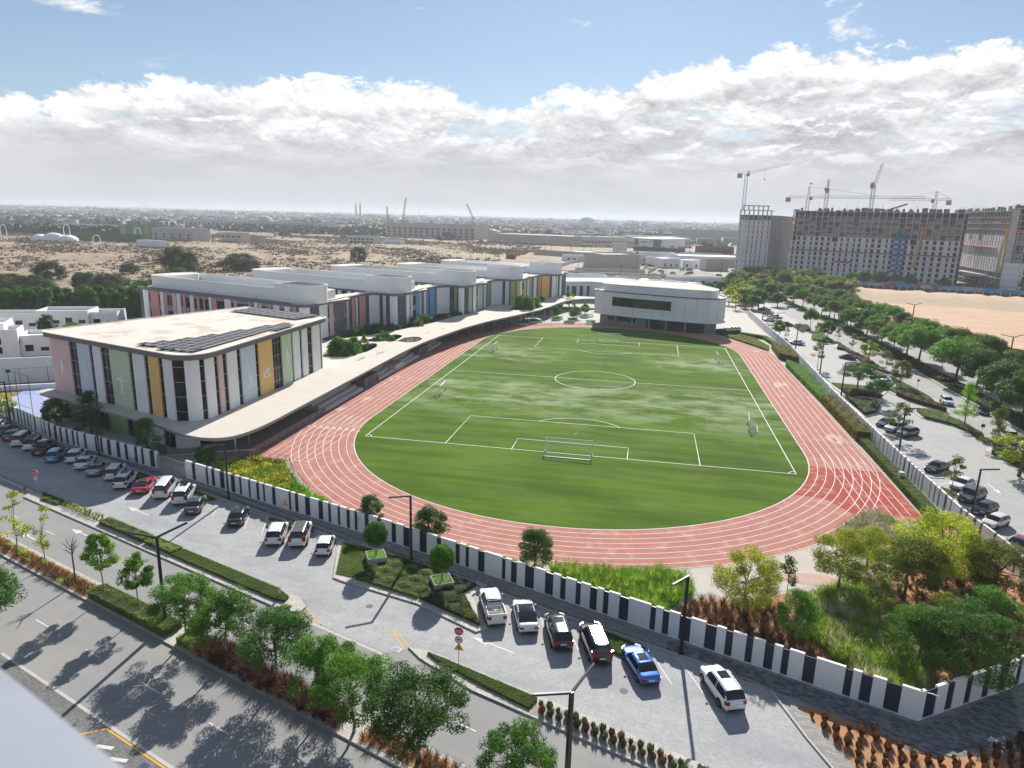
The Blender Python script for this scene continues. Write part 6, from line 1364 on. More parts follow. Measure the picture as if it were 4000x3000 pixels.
# ------------------------------------------------------------------ vehicles
M_tyre = mat('tyre_rubber', (.018,.018,.019), .85, .1); M_rim = glossy('wheel_rim', (.35,.35,.37), .3, metal=.8); M_rimd = glossy('dark_rim', (.05,.05,.055), .3, metal=.6)
M_cglass = glossy('car_glass', (.010,.013,.018), .05, spec=.7); M_head = glossy('headlamp', (.55,.57,.6), .12, spec=.8); M_tail = glossy('tail_lamp', (.32,.012,.012), .2)
M_plate = glossy('number_plate', (.72,.72,.70), .5); M_trim = glossy('black_trim', (.015,.015,.017), .5); M_chrome = glossy('chrome_trim', (.6,.6,.62), .15, metal=.9)
PAINT = dict(white=glossy('white_car_paint', (.74,.75,.76), .25, .6), black=glossy('black_car_paint', (.010,.011,.014), .2, .8), grey=glossy('graphite_car_paint', (.075,.085,.10), .25, .7, .3), silver=glossy('silver_car_paint', (.40,.41,.42), .28, .6, .5),
  red=glossy('red_car_paint', (.55,.012,.016), .22, .8), blue=glossy('blue_car_paint', (.02,.14,.50), .22, .8, .2), lblue=glossy('sky_blue_car_paint', (.10,.28,.60), .25, .7), maroon=glossy('maroon_car_paint', (.16,.015,.025), .22, .8), navy=glossy('navy_car_paint', (.016,.028,.065), .22, .8), cream=glossy('pearl_car_paint', (.66,.65,.60), .25, .6))
# x runs from the nose (0) to the tail (1); heights in metres: hood, scuttle, roof, tail deck; windscreen and rear screen between fractions
KIND = dict(
 saloon=dict(L=4.75,W=1.84,hood=.88,belt=.92,roof=1.44,ws=(.27,.43),rs=(.71,.86),deck=1.0,nose=.62,tailh=.78),
 coupe=dict(L=4.75,W=1.90,hood=.86,belt=.90,roof=1.36,ws=(.34,.49),rs=(.66,.90),deck=.98,nose=.62,tailh=.80),
 liftback=dict(L=4.95,W=1.96,hood=.84,belt=.92,roof=1.44,ws=(.24,.42),rs=(.66,.90),deck=1.0,nose=.58,tailh=.8),
 hatch=dict(L=3.95,W=1.70,hood=.98,belt=1.0,roof=1.52,ws=(.24,.39),rs=(.86,.97),deck=1.05,nose=.68,tailh=.9),
 crossover=dict(L=4.5,W=1.86,hood=1.05,belt=1.08,roof=1.62,ws=(.25,.38),rs=(.82,.965),deck=1.1,nose=.74,tailh=.95),
 suv=dict(L=4.75,W=1.94,hood=1.08,belt=1.12,roof=1.74,ws=(.26,.38),rs=(.88,.975),deck=1.15,nose=.80,tailh=1.0),
 bigsuv=dict(L=5.05,W=2.0,hood=1.20,belt=1.22,roof=1.93,ws=(.27,.37),rs=(.93,.985),deck=1.25,nose=.92,tailh=1.1),
 boxysuv=dict(L=4.55,W=1.82,hood=1.14,belt=1.16,roof=1.76,ws=(.30,.37),rs=(.93,.985),deck=1.2,nose=.92,tailh=1.1),
 van=dict(L=5.1,W=1.94,hood=1.18,belt=1.20,roof=1.98,ws=(.12,.26),rs=(.95,.99),deck=1.25,nose=.80,tailh=1.15),
 pickup=dict(L=5.4,W=1.95,hood=1.12,belt=1.14,roof=1.80,ws=(.26,.36),rs=(.62,.66),deck=1.15,nose=.88,tailh=1.05,bed=True))
def car_proto(kind, paint, opt=()):
    K = KIND[kind]; L, W = K['L'], K['W']; h = W/2; P = PAINT[paint]; bed = K.get('bed')
    sx = sorted(set([0,.012,.035,.08,.14,.2]+[K['ws'][0], (K['ws'][0]+K['ws'][1])/2, K['ws'][1]]+list(np.linspace(K['ws'][1], K['rs'][0], 7))+[(K['rs'][0]+K['rs'][1])/2, K['rs'][1]]+[.99,1.0]+([.70,.8,.9,.97] if bed else [.93,.97])))
    def top(x):
        xs = [0,.02,.10,K['ws'][0],K['ws'][0]+(K['ws'][1]-K['ws'][0])*.5,K['ws'][1],(K['ws'][1]+K['rs'][0])/2,K['rs'][0],(K['rs'][0]+K['rs'][1])/2,K['rs'][1],max(K['rs'][1]+.012,.985),1.0]
        hs = [K['nose'],K['nose']+.1,K['hood']-.09,K['hood']+.02,(K['hood']+K['roof'])/2+.05,K['roof']-.05,K['roof'],K['roof']-.05,(K['roof']+K['deck'])/2+.05,K['deck']+.02,K['deck']-.03,K['tailh']]
        if kind in ('van','bigsuv','boxysuv'): hs[7] = K['roof']-.03
        return float(np.interp(x, xs, hs))
    def hw(x): return h*float(np.interp(x, [0,.02,.07,.2,.5,.85,.96,.99,1], [.70,.82,.93,.985,1,.985,.93,.86,.78]))
    def belt(x): return float(np.interp(x, [0,.02,.1,K['ws'][0],.6,.9,1.0], [K['nose']-.04,K['nose']+.05,K['hood']-.13,K['belt']-.03,K['belt'],K['belt']+.03,K['tailh']-.03]))
    rows = []
    for x in sx:
        w, b, t = hw(x), belt(x), top(x); g = max(.02, t-b); b = min(b, t-.02); zb = .24 if .1 < x < .9 else .30
        tum = .36*g if g > .15 else .06; ye = w*.965-tum
        half = [(w*.86, zb), (w*.975, zb+.10), (w, b*.62), (w*.99, b*.84), (w*.965, b), (w*.965-tum*.55, b+g*.52), (ye, b+g*.90), (ye*.90, b+g*.975), (ye*.5, t), (0, t+.012)]
        rows.append([(x*L-L/2, y, z) for y, z in half]+[(x*L-L/2, -y, z) for y, z in half[-2::-1]])
    nc = len(rows[0]); parts = {'body': MB(), 'windscreen': MB(), 'rear_window': MB(), 'side_window': MB(), 'side_window2': MB(), 'roof_glass': MB()}
    for pb in parts.values(): pb.v = [p for r_ in rows for p in r_]
    wa, wb = K['ws']; ra, rb = K['rs']; mid = (wb+ra)/2
    for i in range(len(sx)-1):
        xm = (sx[i]+sx[i+1])/2
        for j in range(nc-1):
            f = (i*nc+j, i*nc+j+1, (i+1)*nc+j+1, (i+1)*nc+j); k = 'body'; jj = j if j < 9 else 17-j
            if jj >= 6 and wa+.01 < xm < wb: k = 'windscreen'
            if jj >= 6 and ra < xm < rb and not (bed and xm > .9): k = 'rear_window'
            if jj in (4, 5) and wa+(wb-wa)*.35 < xm < (ra+(rb-ra)*.5 if kind not in ('pickup',) else ra) : k = 'side_window' if j < 9 else 'side_window2'
            if jj >= 7 and 'glassroof' in opt and wb < xm < ra: k = 'roof_glass'
            parts[k].f.append(f); parts[k].k.append(0)
    pb = parts['body']
    for i, fl in ((0, 0), (len(sx)-1, 1)):
        f = tuple(i*nc+j for j in range(nc)); pb.f.append(f[::-1] if not fl else f); pb.k.append(0)
    pb.f.append(tuple([i*nc for i in range(len(sx))])); pb.f.append(tuple([i*nc+nc-1 for i in range(len(sx))])[::-1]); pb.k += [0, 0]
    r = empty(kind, None, None)
    def clean(q):
        used = sorted({i for f in q.f for i in f}); m = {a: b for b, a in enumerate(used)}; q.v = [q.v[i] for i in used]; q.f = [tuple(m[i] for i in f) for f in q.f]; return q
    for k, q in parts.items():
        if not q.f: continue
        clean(q).build('side_window' if k == 'side_window2' else k, P if k == 'body' else M_cglass, r, True)
    X = lambda t: t*L-L/2
    for sy in (-1, 1):
        q = MB(); q.box(X(mid)-.05, sy*(h*.99)-.01, belt(mid)-.02, X(mid)+.05, sy*(h*.72)+.01, top(mid)-.16) if False else q.bar((X(mid), sy*(h*.975), belt(mid)), (X(mid), sy*(hw(mid)*.965-.36*(top(mid)-belt(mid))*.9), top(mid)-.06), .035); q.build('door_pillar', M_trim if paint != 'white' else P, r)
        q = MB(); q.ellip((X(wa+.045)+.12, sy*(h+.09), K['belt']+.06), .10, .12, .08, 8, 5); q.build('mirror', P, r, True)
        q = MB(); q.prism([(X(.13), sy*(h-.06)), (X(.13), sy*(h+.012)), (X(.87), sy*(h+.012)), (X(.87), sy*(h-.06))], .22, .34); q.build('sill', M_trim, r)
        q = MB(); q.prism([(X(.004)+.03, sy*h*.50), (X(-.002), sy*h*.52), (X(.022), sy*h*.78), (X(.075), sy*h*.945), (X(.09), sy*h*.90), (X(.03)+.03, sy*h*.7)], K['nose']-.08, K['nose']+.06+(K['hood']-K['nose'])*.18); q.build('headlight', M_head, r)
        z0, z1 = (K['tailh']-.16, K['tailh']+.02) if kind in ('saloon','coupe','liftback') else (K['tailh']-.22, K['tailh']+(.35 if kind in ('bigsuv','boxysuv','van') else .08))
        q = MB(); q.prism([(X(1.0)+.012, sy*h*.46 if kind in ('saloon','coupe','liftback') else sy*h*.56), (X(1.0)+.012, sy*h*.76), (X(.985), sy*h*.90), (X(.955), sy*h*.955), (X(.95), sy*h*.90), (X(.97), sy*h*.5)], z0, z1); q.build('taillight', M_tail, r)
    q = MB(); q.box(X(0)-.012, -h*.5, K['nose']-.22, X(0)+.1, h*.5, K['nose']-.04); q.build('grille', M_trim, r)
    q = MB(); q.box(X(0)-.02, -.26, .38, X(0)+.05, .26, .49); q.build('number_plate', M_plate, r)
    q = MB(); q.box(X(1)-.05, -.26, .60 if kind not in ('bigsuv','suv','van') else .75, X(1)+.025, .26, .72 if kind not in ('bigsuv','suv','van') else .87); q.build('number_plate', M_plate, r)
    q = MB(); q.box(X(.985), -h*.74, .27, X(1.0)+.03, h*.74, .42); q.box(X(0)-.03, -h*.7, .22, X(.015), h*.7, .34); q.build('bumper_trim', M_trim, r)
    if 'rails' in opt or kind in ('suv','bigsuv'):
        for sy in (-1, 1): q = MB(); q.path([(X(wb), sy*h*.62, K['roof']-.06), (X(wb+.04), sy*h*.62, K['roof']+.05), (X(ra-.03), sy*h*.62, K['roof']+.04), (X(ra), sy*h*.62, K['roof']-.06)], [.022]*4, 5); q.build('roof_rail', M_gmetal if paint != 'black' else M_trim, r)
    if 'sunroof' in opt: q = MB(); q.prism([(X(wb+.03), -h*.42), (X(wb+.22), -h*.42), (X(wb+.22), h*.42), (X(wb+.03), h*.42)], K['roof']-.02, K['roof']+.018); q.build('sunroof', M_cglass, r)
    if 'blackroof' in opt: q = MB(); q.prism([(X(wb), -h*.56), (X(ra), -h*.56), (X(ra), h*.56), (X(wb), h*.56)], K['roof']-.04, K['roof']+.016); q.build('roof_panel', M_trim, r)
    if 'ribs' in opt:
        q = MB()
        for k in range(5): q.box(X(wb+.03), -h*.5+k*h*.25, K['roof'], X(ra-.02), -h*.47+k*h*.25, K['roof']+.03)
        q.build('roof_ribs', P, r)
    if bed:
        q = MB(); x0, x1 = X(.68), X(.985); zt = K['deck']
        q.box(x0, -h*.82, zt-.02, x1, h*.82, zt+.008); q.build('cargo_bed', M_trim if 'cover' in opt else mat('dusty_bed', (.28,.25,.2), .9), r)
        if 'cover' not in opt:
            q = MB(); q.wall([(x0,-h*.84),(x1,-h*.84),(x1,h*.84),(x0,h*.84)], .07, zt-.05, zt+.22, closed=True); q.build('bed_rail', P, r)
            q = MB(); rl = K['roof']+.04
            for sy in (-1, 1): q.bar((x0+.15, sy*h*.75, zt), (x0+.1, sy*h*.62, rl), .03, 6)
            q.bar((x0+.1,-h*.62,rl),(x0+.1,h*.62,rl),.03,6); q.bar((x0+.12,-h*.68,rl-.3),(x0+.12,h*.68,rl-.3),.025,6); q.build('roll_bar', M_chrome, r)
    rw_ = .33 if K['hood'] < 1.0 else .37
    if kind in ('bigsuv','pickup'): rw_ = .40
    tm = MB(); n = 20
    for a in range(n):
        t0, t1 = 2*PI*a/n, 2*PI*(a+1)/n
        for (r0, y0, r1, y1) in ((rw_*.62, .10, rw_*.94, .115), (rw_*.94, .115, rw_, .08), (rw_, .08, rw_, -.11), (rw_, -.11, rw_*.5, -.12)):
            tm.add([(r0*math.cos(t0), y0, r0*math.sin(t0)), (r0*math.cos(t1), y0, r0*math.sin(t1)), (r1*math.cos(t1), y1, r1*math.sin(t1)), (r1*math.cos(t0), y1, r1*math.sin(t0))], [(0,1,2,3)])
    tm = tm.mesh('tyre', M_tyre, True); rm = MB(); rm.add([(rw_*.62*math.cos(2*PI*a/16), .085, rw_*.62*math.sin(2*PI*a/16)) for a in range(16)], [tuple(range(16))[::-1]])
    for a in range(5): t = 2*PI*a/5; rm.bar((0, .1, 0), (rw_*.6*math.cos(t), .1, rw_*.6*math.sin(t)), .035, 4)
    rm = rm.mesh('rim', [M_rim])
    am = MB(); am.add([(rw_*1.13*math.cos(PI*a/12-.15), 0, rw_*1.13*math.sin(PI*a/12*1.03-.15)) for a in range(14)], [tuple(range(14))[::-1]]); am = am.mesh('wheel_arch', [M_trim])
    for wx in (X(.185), X(.80)):
        for sy in (-1, 1):
            w = link('wheel', tm, r, loc=(wx, sy*(h-.085), rw_)); rim = link('rim', rm, w)
            if sy < 0: w.scale = (1, -1, 1)
            a = link('wheel_arch', am, r, loc=(wx, sy*(h+.006), rw_*1.0)); a.scale = (1, sy, 1)
    return r
PCAR = {}
def car(kind, paint, x, y, heading, label, group=None, opt=(), rear=True):
    """x, y: ground point under the middle of the rear (or front) bumper; heading in degrees where the nose points"""
    key = (kind, paint, opt); a = math.radians(heading); L = KIND[kind]['L']; s = 1 if rear else -1
    cx, cy = x+math.cos(a)*L/2*s, y+math.sin(a)*L/2*s; rz = a+PI
    if key not in PCAR: r = PCAR[key] = car_proto(kind, paint, opt); r.location = (cx, cy, 0); r.rotation_euler = (0, 0, rz)
    else: r = copy_tree(PCAR[key], (cx, cy, 0), rz, label, group)
    r.name = {'bigsuv':'off_roader','boxysuv':'off_roader','suv':'off_roader','liftback':'parked_car','saloon':'parked_car','coupe':'sports_car','hatch':'parked_car','crossover':'parked_car','van':'parked_van','pickup':'pickup_truck'}[kind]
    tag(r, label, {'van':'van','pickup':'pickup'}.get(kind, 'car'), group or 'parked cars'); r.location.z = -.01; return r
GS = 'cars parked along the white wall'
for c in [('hatch','white',-92.5,-66.6,115,'white car cut by the left edge of the picture beside the wall'),('saloon','black',-88.9,-68.6,115,'black saloon at the left edge next to the maroon one'),('saloon','maroon',-85.8,-70.2,115,'dark maroon saloon near the left edge'),
 ('bigsuv','cream',-82.3,-72.0,115,'white boxy off-roader with grey roof rails right of the maroon saloon'),('suv','white',-79.2,-73.0,115,'white off-roader with black roof beside the black pickup',('blackroof',)),('pickup','black',-75.9,-74.6,115,'black double-cab pickup with covered bed',('cover',)),
 ('crossover','lblue',-71.9,-76.4,115,'sky-blue hatchback beside the black pickup'),('crossover','white',-69.0,-75.9,115,'white hatchback with black tail band next to the sky-blue one'),('saloon','white',-65.8,-77.8,115,'white saloon left of the silver one'),('saloon','silver',-62.3,-79.5,115,'silver saloon with a sunroof',('sunroof',)),
 ('boxysuv','white',-58.9,-80.2,114,'white boxy old off-roader with ribbed roof',('ribs',)),('suv','white',-55.6,-82.4,112,'white off-roader with glass roof left of the red coupe',('sunroof',)),('coupe','red',-52.1,-83.2,112,'bright red coupe with a black rear window',('blackroof',)),('van','white',-48.5,-83.9,112,'tall white van right of the red coupe'),
 ('bigsuv','white',-45.0,-84.9,112,'large white off-roader right of the van',('sunroof',)),('saloon','grey',-41.8,-87.1,112,'dark grey saloon at the end of the unbroken row'),('saloon','black',-35.0,-88.8,110,'lone black saloon between two empty bays'),
 ('suv','white',-28.2,-92.0,108,'white off-roader with grey bumper left of the black-roofed one'),('bigsuv','white',-25.5,-91.7,108,'white off-roader with a black roof in the middle of three white cars',('blackroof',)),('hatch','white',-21.9,-92.9,106,'white hatchback on the right of three white cars'),
 ('pickup','white',-.8,-101.2,112,'white pickup with chrome roll bar beside the triangular bed'),('liftback','white',2.2,-101.7,108,'white glass-roofed saloon next to the white pickup',('glassroof',)),('suv','black',5.5,-103.5,108,'black hatchback-like off-roader with panoramic roof',('sunroof',)),
 ('bigsuv','black',8.9,-104.7,108,'large black off-roader with roof rails',('ribs',)),('saloon','blue',12.9,-106.4,113,'metallic blue saloon with a sunroof',('sunroof',)),('suv','white',19.2,-108.0,111,'white off-roader parked alone nearest the corner',('sunroof',))]:
    car(*c[:6], GS, c[6] if len(c) > 6 else ())
GE = 'cars parked along the east wall'
for c in [('saloon','black',54.0,-46.6,222,'black saloon behind the small tree in the east car park'),('saloon','white',55.0,-53.4,224,'white saloon beside the triangular grass bed'),('suv','grey',54.2,-58.2,222,'dark grey estate-like off-roader with roof rails near the wall lamp',()),('hatch','black',54.2,-62.4,220,'black compact hatchback behind the near east lamp'),('hatch','cream',53.7,-66.5,220,'small silver-white hatchback right of the near east lamp'),
 ('saloon','maroon',53.2,-73.2,222,'dark maroon saloon at the right edge'),('saloon','white',53.3,-77.0,222,'white saloon cut by the right edge'),('saloon','navy',54.1,-22.4,220,'dark blue saloon, farthest of three under the slim tree'),('suv','silver',54.7,-25.6,220,'silver off-roader in the middle of three under the slim tree'),('crossover','grey',55.9,-28.2,220,'dark crossover nearest of three under the slim tree'),
 ('saloon','black',64.4,48.4,140,'lone black coupe-like saloon in the middle of the east car park'),('saloon','white',54.3,67.6,162,'white saloon parked against the east wall'),('saloon','white',53.9,97.4,162,'white saloon half hidden by a lamp and tree'),('crossover','maroon',62.8,107.0,8,'maroon car nosed into the far island'),('saloon','white',62.6,126.5,-30,'white saloon in the far part of the car park'),('saloon','silver',61.5,138.0,-25,'silver car behind the white saloon in the far car park'),('saloon','navy',62,150,-20,'dark blue car in the tree shade of the far car park'),('coupe','lblue',72.2,165.4,-95,'light blue car driving away on the east road'),
 ('saloon','silver',65.0,17.8,120,'silver car half hidden by the feathery tree'),('saloon','grey',65.4,22.3,120,'dark car parked beside the silver one behind the feathery tree'),('saloon','white',54.2,118,160,'pale car parked by the far end of the east wall')]:
    car(*c[:6], GE, c[6] if len(c) > 6 else (), rear=False)
car('crossover','white',73.7,-1.8,-98,'white car driving towards the camera on the east road','cars on the east road', (), False); car('bigsuv','cream',74.4,-27.6,-95,'large pearl-white off-roader on the east road at the right edge','cars on the east road', (), False); car('saloon','black',78,-8,-95,'black car hidden behind the pointed tree on the east road','cars on the east road', (), False)
car('crossover','white',42.3,86.3,150,'white off-roader parked in the service yard'); 

# ------------------------------------------------------------------ lamps, signs
def lamp(x, y, ang, label, H=7.5, arm=2.3, double=False, base_z=.1):
    r = empty('street_lamp', label, 'street lamp', (x, y, base_z), 0, 'double lamps in the medians' if double else 'single-arm lamps by the wall')
    H -= base_z; q = MB(); w = .17 if double else .13; q.bar((0,0,0),(0,0,H), w*1.25, 4, w*.95); q.build('pole', M_metal, r)
    q = MB(); q.box(-.24,-.24,0,.24,.24,.08); q.build('base_plate', M_metal, r)
    for a in ([ang, ang+math.radians(double)] if double else [ang]):
        e = (math.cos(a)*arm, math.sin(a)*arm, H+(.5 if double else .02)); q = MB(); q.bar((0,0,H-.08), e, .11, 4, .095); ar = q.build('arm', M_metal, r)
        q = MB(); m0 = [c*.62 for c in (e[0], e[1])]; q.bar((m0[0], m0[1], H-.10+(e[2]-H)*.62), (e[0], e[1], e[2]-.09), .05, 4); q.build('lamp_head', M_gmetal, ar)
    return r
for x, y, a, lb in ((-67.8,-71.9,-125,'wall lamp in front of the conical tree by the sports hall'),(-40.4,-81.5,-140,'wall lamp beside the vehicle gate with its arm to the left'),(-12.5,-91.1,-150,'wall lamp between the two ball trees'),(15.4,-101.4,-125,'wall lamp near the blue saloon with its arm to the left'),(52.1,-65.9,12,'wall lamp beside the small silver-white hatchback'),(53.0,-36.9,8,'wall lamp beside the dark crossover under the slim tree'),
  (53.3,.9,8,'wall lamp at the corner of the sunny lawn wedge'),(54.0,24.0,10,'wall lamp beside the slim speckled tree'),(54.1,55.4,12,'wall lamp next to the white saloon in the east car park'),(53.0,83.0,12,'wall lamp beside the compact dark tree'),(53.0,111.8,14,'wall lamp at the little kerbed bed'),(51.6,132.5,14,'wall lamp at the far end of the east wall'),(-93.2,-62.6,-125,'wall lamp at the far left edge of the picture')):
    lamp(x, y, math.radians(a), lb)
for x, y, a, d, H, lb in ((-29.7,-107.6,196,-140,8.6,'tall double-armed lamp in the clipped hedge at the lower left'),(7.6,-119.2,214,-150,8.4,'tall double-armed lamp at the bottom edge'),(101.1,104.4,200,-170,10,'double-armed lamp among the trees by the sand lot'),(101.0,36.0,190,-165,10,'double-armed lamp beside the black billboard'),(91.5,281,200,-170,10,'double-armed lamp in front of the unfinished tower'),(93.9,223.8,200,-170,10,'double-armed lamp beside the distant black signs'),(105.9,197.8,200,-170,10,'double-armed lamp at the corner of the sand bank')):
    lamp(x, y, math.radians(a), lb, H, 2.6 if H < 9 else 3.2, double=d)
for x, y, h in ((129.5,285.8,13),(79.8,343,13),(55.9,161,9),(205,262,14),(20,245,11),(-6,262,11),(30,300,11),(2,330,12),(58,330,12),(-34,290,11)):
    r = empty('lamp_post', 'slim far lamp post standing over the plots', 'street lamp', (x, y, 0), 0, 'slim far lamp posts'); q = MB(); q.bar((0,0,0),(0,0,h),.13,6,.08); q.build('pole', M_metal, r); q = MB(); q.bar((-.1,0,h),(1.4,-.4,h+.2),.09,4); q.build('lamp_head', M_gmetal, r)
def text_mesh(s, size, m, parent, loc, rot, name='lettering'):
    cu = bpy.data.curves.new(name, 'FONT'); cu.body = s; cu.size = size; cu.align_x = 'CENTER'; cu.align_y = 'CENTER'; cu.extrude = .003
    o = bpy.data.objects.new(name, cu); COL.objects.link(o); dg = bpy.context.evaluated_depsgraph_get(); me = bpy.data.meshes.new_from_object(o.evaluated_get(dg)); bpy.data.objects.remove(o); bpy.data.curves.remove(cu)
    me.materials.clear(); me.materials.append(m); return link(name, me, parent, loc=loc) if rot is None else _rot(link(name, me, parent, loc=loc), rot)
def _rot(o, r): o.rotation_euler = r; return o
M_red = glossy('sign_red', (.50,.02,.02), .4); M_sw = glossy('sign_white', (.78,.78,.78), .4); M_yel = glossy('sign_yellow', (.70,.42,.02), .4); M_sblack = glossy('sign_black', (.02,.02,.02), .5)
def disc(parent, name, r, z, y, m, n=24, ang0=0):
    q = MB(); ring = [(r*math.cos(2*PI*i/n+ang0), y, z+r*math.sin(2*PI*i/n+ang0)) for i in range(n)]; bk = [(a, y+.02, c) for a, _, c in ring]
    q.add(ring+bk, [tuple(range(n)), tuple(range(2*n-1, n-1, -1))]+[(i, n+i, n+(i+1) % n, (i+1) % n) for i in range(n)]); return q.build(name, m, parent)
def sign_pole(x, y, rz, H, label):
    r = empty('traffic_sign', label, 'traffic sign', (x, y, .1), rz); q = MB(); q.bar((0,.05,0),(0,.05,H),.035,6); q.build('post', M_gmetal, r); return r
def stop_sign(x, y, rz, label, turn=True, warn=False, H=3.1):
    r = sign_pole(x, y, rz, H, label); z = H-.35
    o = disc(r, 'stop_plate', .38, z, 0, M_red, 8, PI/8); disc(o, 'white_border', .40, z, .012, M_sw, 8, PI/8)
    text_mesh('STOP', .25, M_sw, r, (0,-.012,z-.12), (PI/2,0,0)); q = MB()           # Arabic word above, drawn as strokes
    q.bar((.20,-.01,z+.05),(.02,-.01,z+.04),.018); q.bar((.02,-.01,z+.04),(-.22,-.01,z+.05),.018); q.bar((-.22,-.01,z+.05),(-.23,-.01,z+.13),.015); q.ellip((.19,-.01,z+.11),.035,.012,.035,8,4); q.ellip((.0,-.01,z+.11),.03,.012,.03,8,4); q.ellip((.17,-.01,z+.2),.015,.01,.015,6,4); q.ellip((.22,-.01,z+.2),.015,.01,.015,6,4); q.ellip((0,-.01,z+.19),.015,.01,.015,6,4); q.build('lettering', M_sw, r)
    z -= .78; o = disc(r, 'round_plate', .33, z, 0, M_red, 24); disc(o, 'white_face', .26, z, -.008, M_sw, 24); q = MB(); q.bar((-.12,-.015,z-.13),(-.1,-.015,z+.04),.025); q.bar((-.1,-.015,z+.04),(.1,-.015,z+.05),.025); q.bar((.06,-.015,z+.12),(.15,-.015,z+.05),.02); q.bar((.06,-.015,z-.03),(.15,-.015,z+.05),.02); q.build('arrow_symbol', M_sblack, o); q = MB(); q.bar((-.22,-.018,z+.2),(.22,-.018,z-.2),.02); q.build('red_bar', M_red, o)
    if warn: 
        z -= .72; o = disc(r, 'triangle_plate', .42, z, 0, M_yel, 3, PI/2); disc(o, 'triangle_edge', .46, z-.0, .012, M_sblack, 3, PI/2); q = MB(); q.bar((0,-.012,z-.14),(0,-.012,z+.1),.03); q.ellip((0,-.012,z+.16),.04,.01,.04,6,4); q.build('pedestrian_symbol', M_sblack, o)
stop_sign(*S(-32.4,-102.5), math.radians(12), 'stop sign over a no-turn sign at the left tip of the parking island')
stop_sign(*S(33.6,-102.5), math.radians(2), 'stop sign with a no-turn disc and yellow triangle at the right island', warn=True, H=3.9)
p = along(WALL_S, 73.4)[0]; r = sign_pole(-30.4,-85.2, math.radians(5), 3.0, 'double triangle warning sign on the pavement by the wall')
for z, m in ((2.7, M_sw), (2.05, M_yel)):
    o = disc(r, 'triangle_plate', .36, z, 0, m, 3, PI/2); disc(o, 'triangle_edge', .44, z, .012, M_red, 3, PI/2); q = MB(); q.bar((0,-.012,z-.13),(0,-.012,z+.12),.03); q.bar((-.1,-.012,z-.13),(.1,-.012,z-.13),.025); q.build('symbol', M_sblack, o)
r = sign_pole(*S(13.0,-102.9), 0, 1.0, 'small red and white keep-right marker on the tip of the lawn strip')
q = MB(); q.box(-.13,0,.5,.13,.02,1.15); pl = q.build('marker_plate', M_sw, r)
for z in (.58,.8,1.0): q = MB(); q.add([(-.13,-.006,z),(.0,-.006,z+.1),(.13,-.006,z),(.13,-.006,z+.07),(0,-.006,z+.17),(-.13,-.006,z+.07)], [(0,1,4,5),(1,2,3,4)]); q.build('red_chevron', M_red, pl)
r = sign_pole(71.8,10.8, 0, 2.6, 'orange triangle sign beside the pointed trees'); disc(r, 'triangle_plate', .5, 2.4, 0, glossy('sign_orange', (.6,.16,.03), .4), 3, PI/2)
r = sign_pole(70.6,-24.0, .2, 2.4, 'small sign post at the tip of the divider'); q = MB(); q.box(-.35,0,1.7,.35,.03,2.3); q.build('plate', M_metal, r)
# hydrant by the near right straight, drain grates
r = empty('hydrant', 'red hydrant beside a small concrete post at the right bend', 'hydrant', (47.6,-54.6,0)); q = MB(); q.bar((0,0,0),(0,0,.7),.12,8); q.ellip((0,0,.72),.14,.14,.1); q.bar((-.22,0,.5),(.22,0,.5),.07,8); q.build('body', M_red, r)
r = empty('concrete_post', 'short concrete post between two lengths of hedge', 'post', (48.3,-52.3,0)); q = MB(); q.box(-.35,-.3,0,.35,.3,1.7); q.build('block', M_conc, r)
for (s, c, lb) in ((21.7,-121.9,'iron drain grate in the side street at the bottom edge'),(27.5,-103.0,'iron drain grate at the car park exit')):
    x, y = S(s, c); r = empty('drain_grate', lb, 'drain grate', (x, y, 0), SA); q = MB(); q.box(-.42,-.3,-.03,.42,.3,.005); q.build('frame', M_gmetal, r)
    q = MB(); 
    for i in range(7): q.box(-.36+i*.105,-.25,.004,-.31+i*.105,.25,.016)
    q.build('bars', M_metal, r)
# sports court mast fence and floodlight at far left
r = empty('court_fence', 'tall thin mast fence round the blue sports court', 'fence')
CF = [(-107.8,-57.6),(-99.8,-50.6),(-99.6,-54.8),(-107.9,-39.3),(-92.4,-53.2),(-115,-46)]
for i, (x, y, h) in enumerate([(-104.5,-53.5,7),(-99.6,-54.6,7),(-95.0,-56.4,7),(-111.5,-42.6,4.4),(-107.9,-39.6,4.4),(-104.2,-37.4,4.4),(-113.5,-49,6)]):
    q = MB(); q.bar((x,y,0),(x,y,h),.05,6); q.build('post', M_metal, r)
q = MB(); 
for z in (.9,3.6,6.9): q.bar((-113.5,-49,z),(-95,-56.4,z),.03,4)
for z in (1,4.2): q.bar((-113.5,-43.6,z),(-101,-35.6,z),.03,4)
q.build('rail', M_metal, r)
r = empty('court_floodlight', 'small black floodlight on a pole by the sports court', 'floodlight', (-103.9,-52.0,0)); q = MB(); q.bar((0,0,0),(0,0,6.2),.07,6); q.build('pole', M_metal, r); q = MB(); q.box(-.3,-.2,6.0,.3,.3,6.5); q.build('lamp_head', M_metal, r)
r = empty('court_wall', 'high plain white wall behind the blue sports court', 'wall'); q = MB(); q.wall([(-150,-66),(-119.2,-40.3),(-109.5,-34.0),(-95,-24.5)], .4, 0, 5.3); q.build('wall_face', M_wall, r)
q = MB(); q.wall([(-150,-71.5),(-111.8,-43.2),(-101,-36.6)], .5, 0, 1.0); q.build('low_ledge', M_white, r)
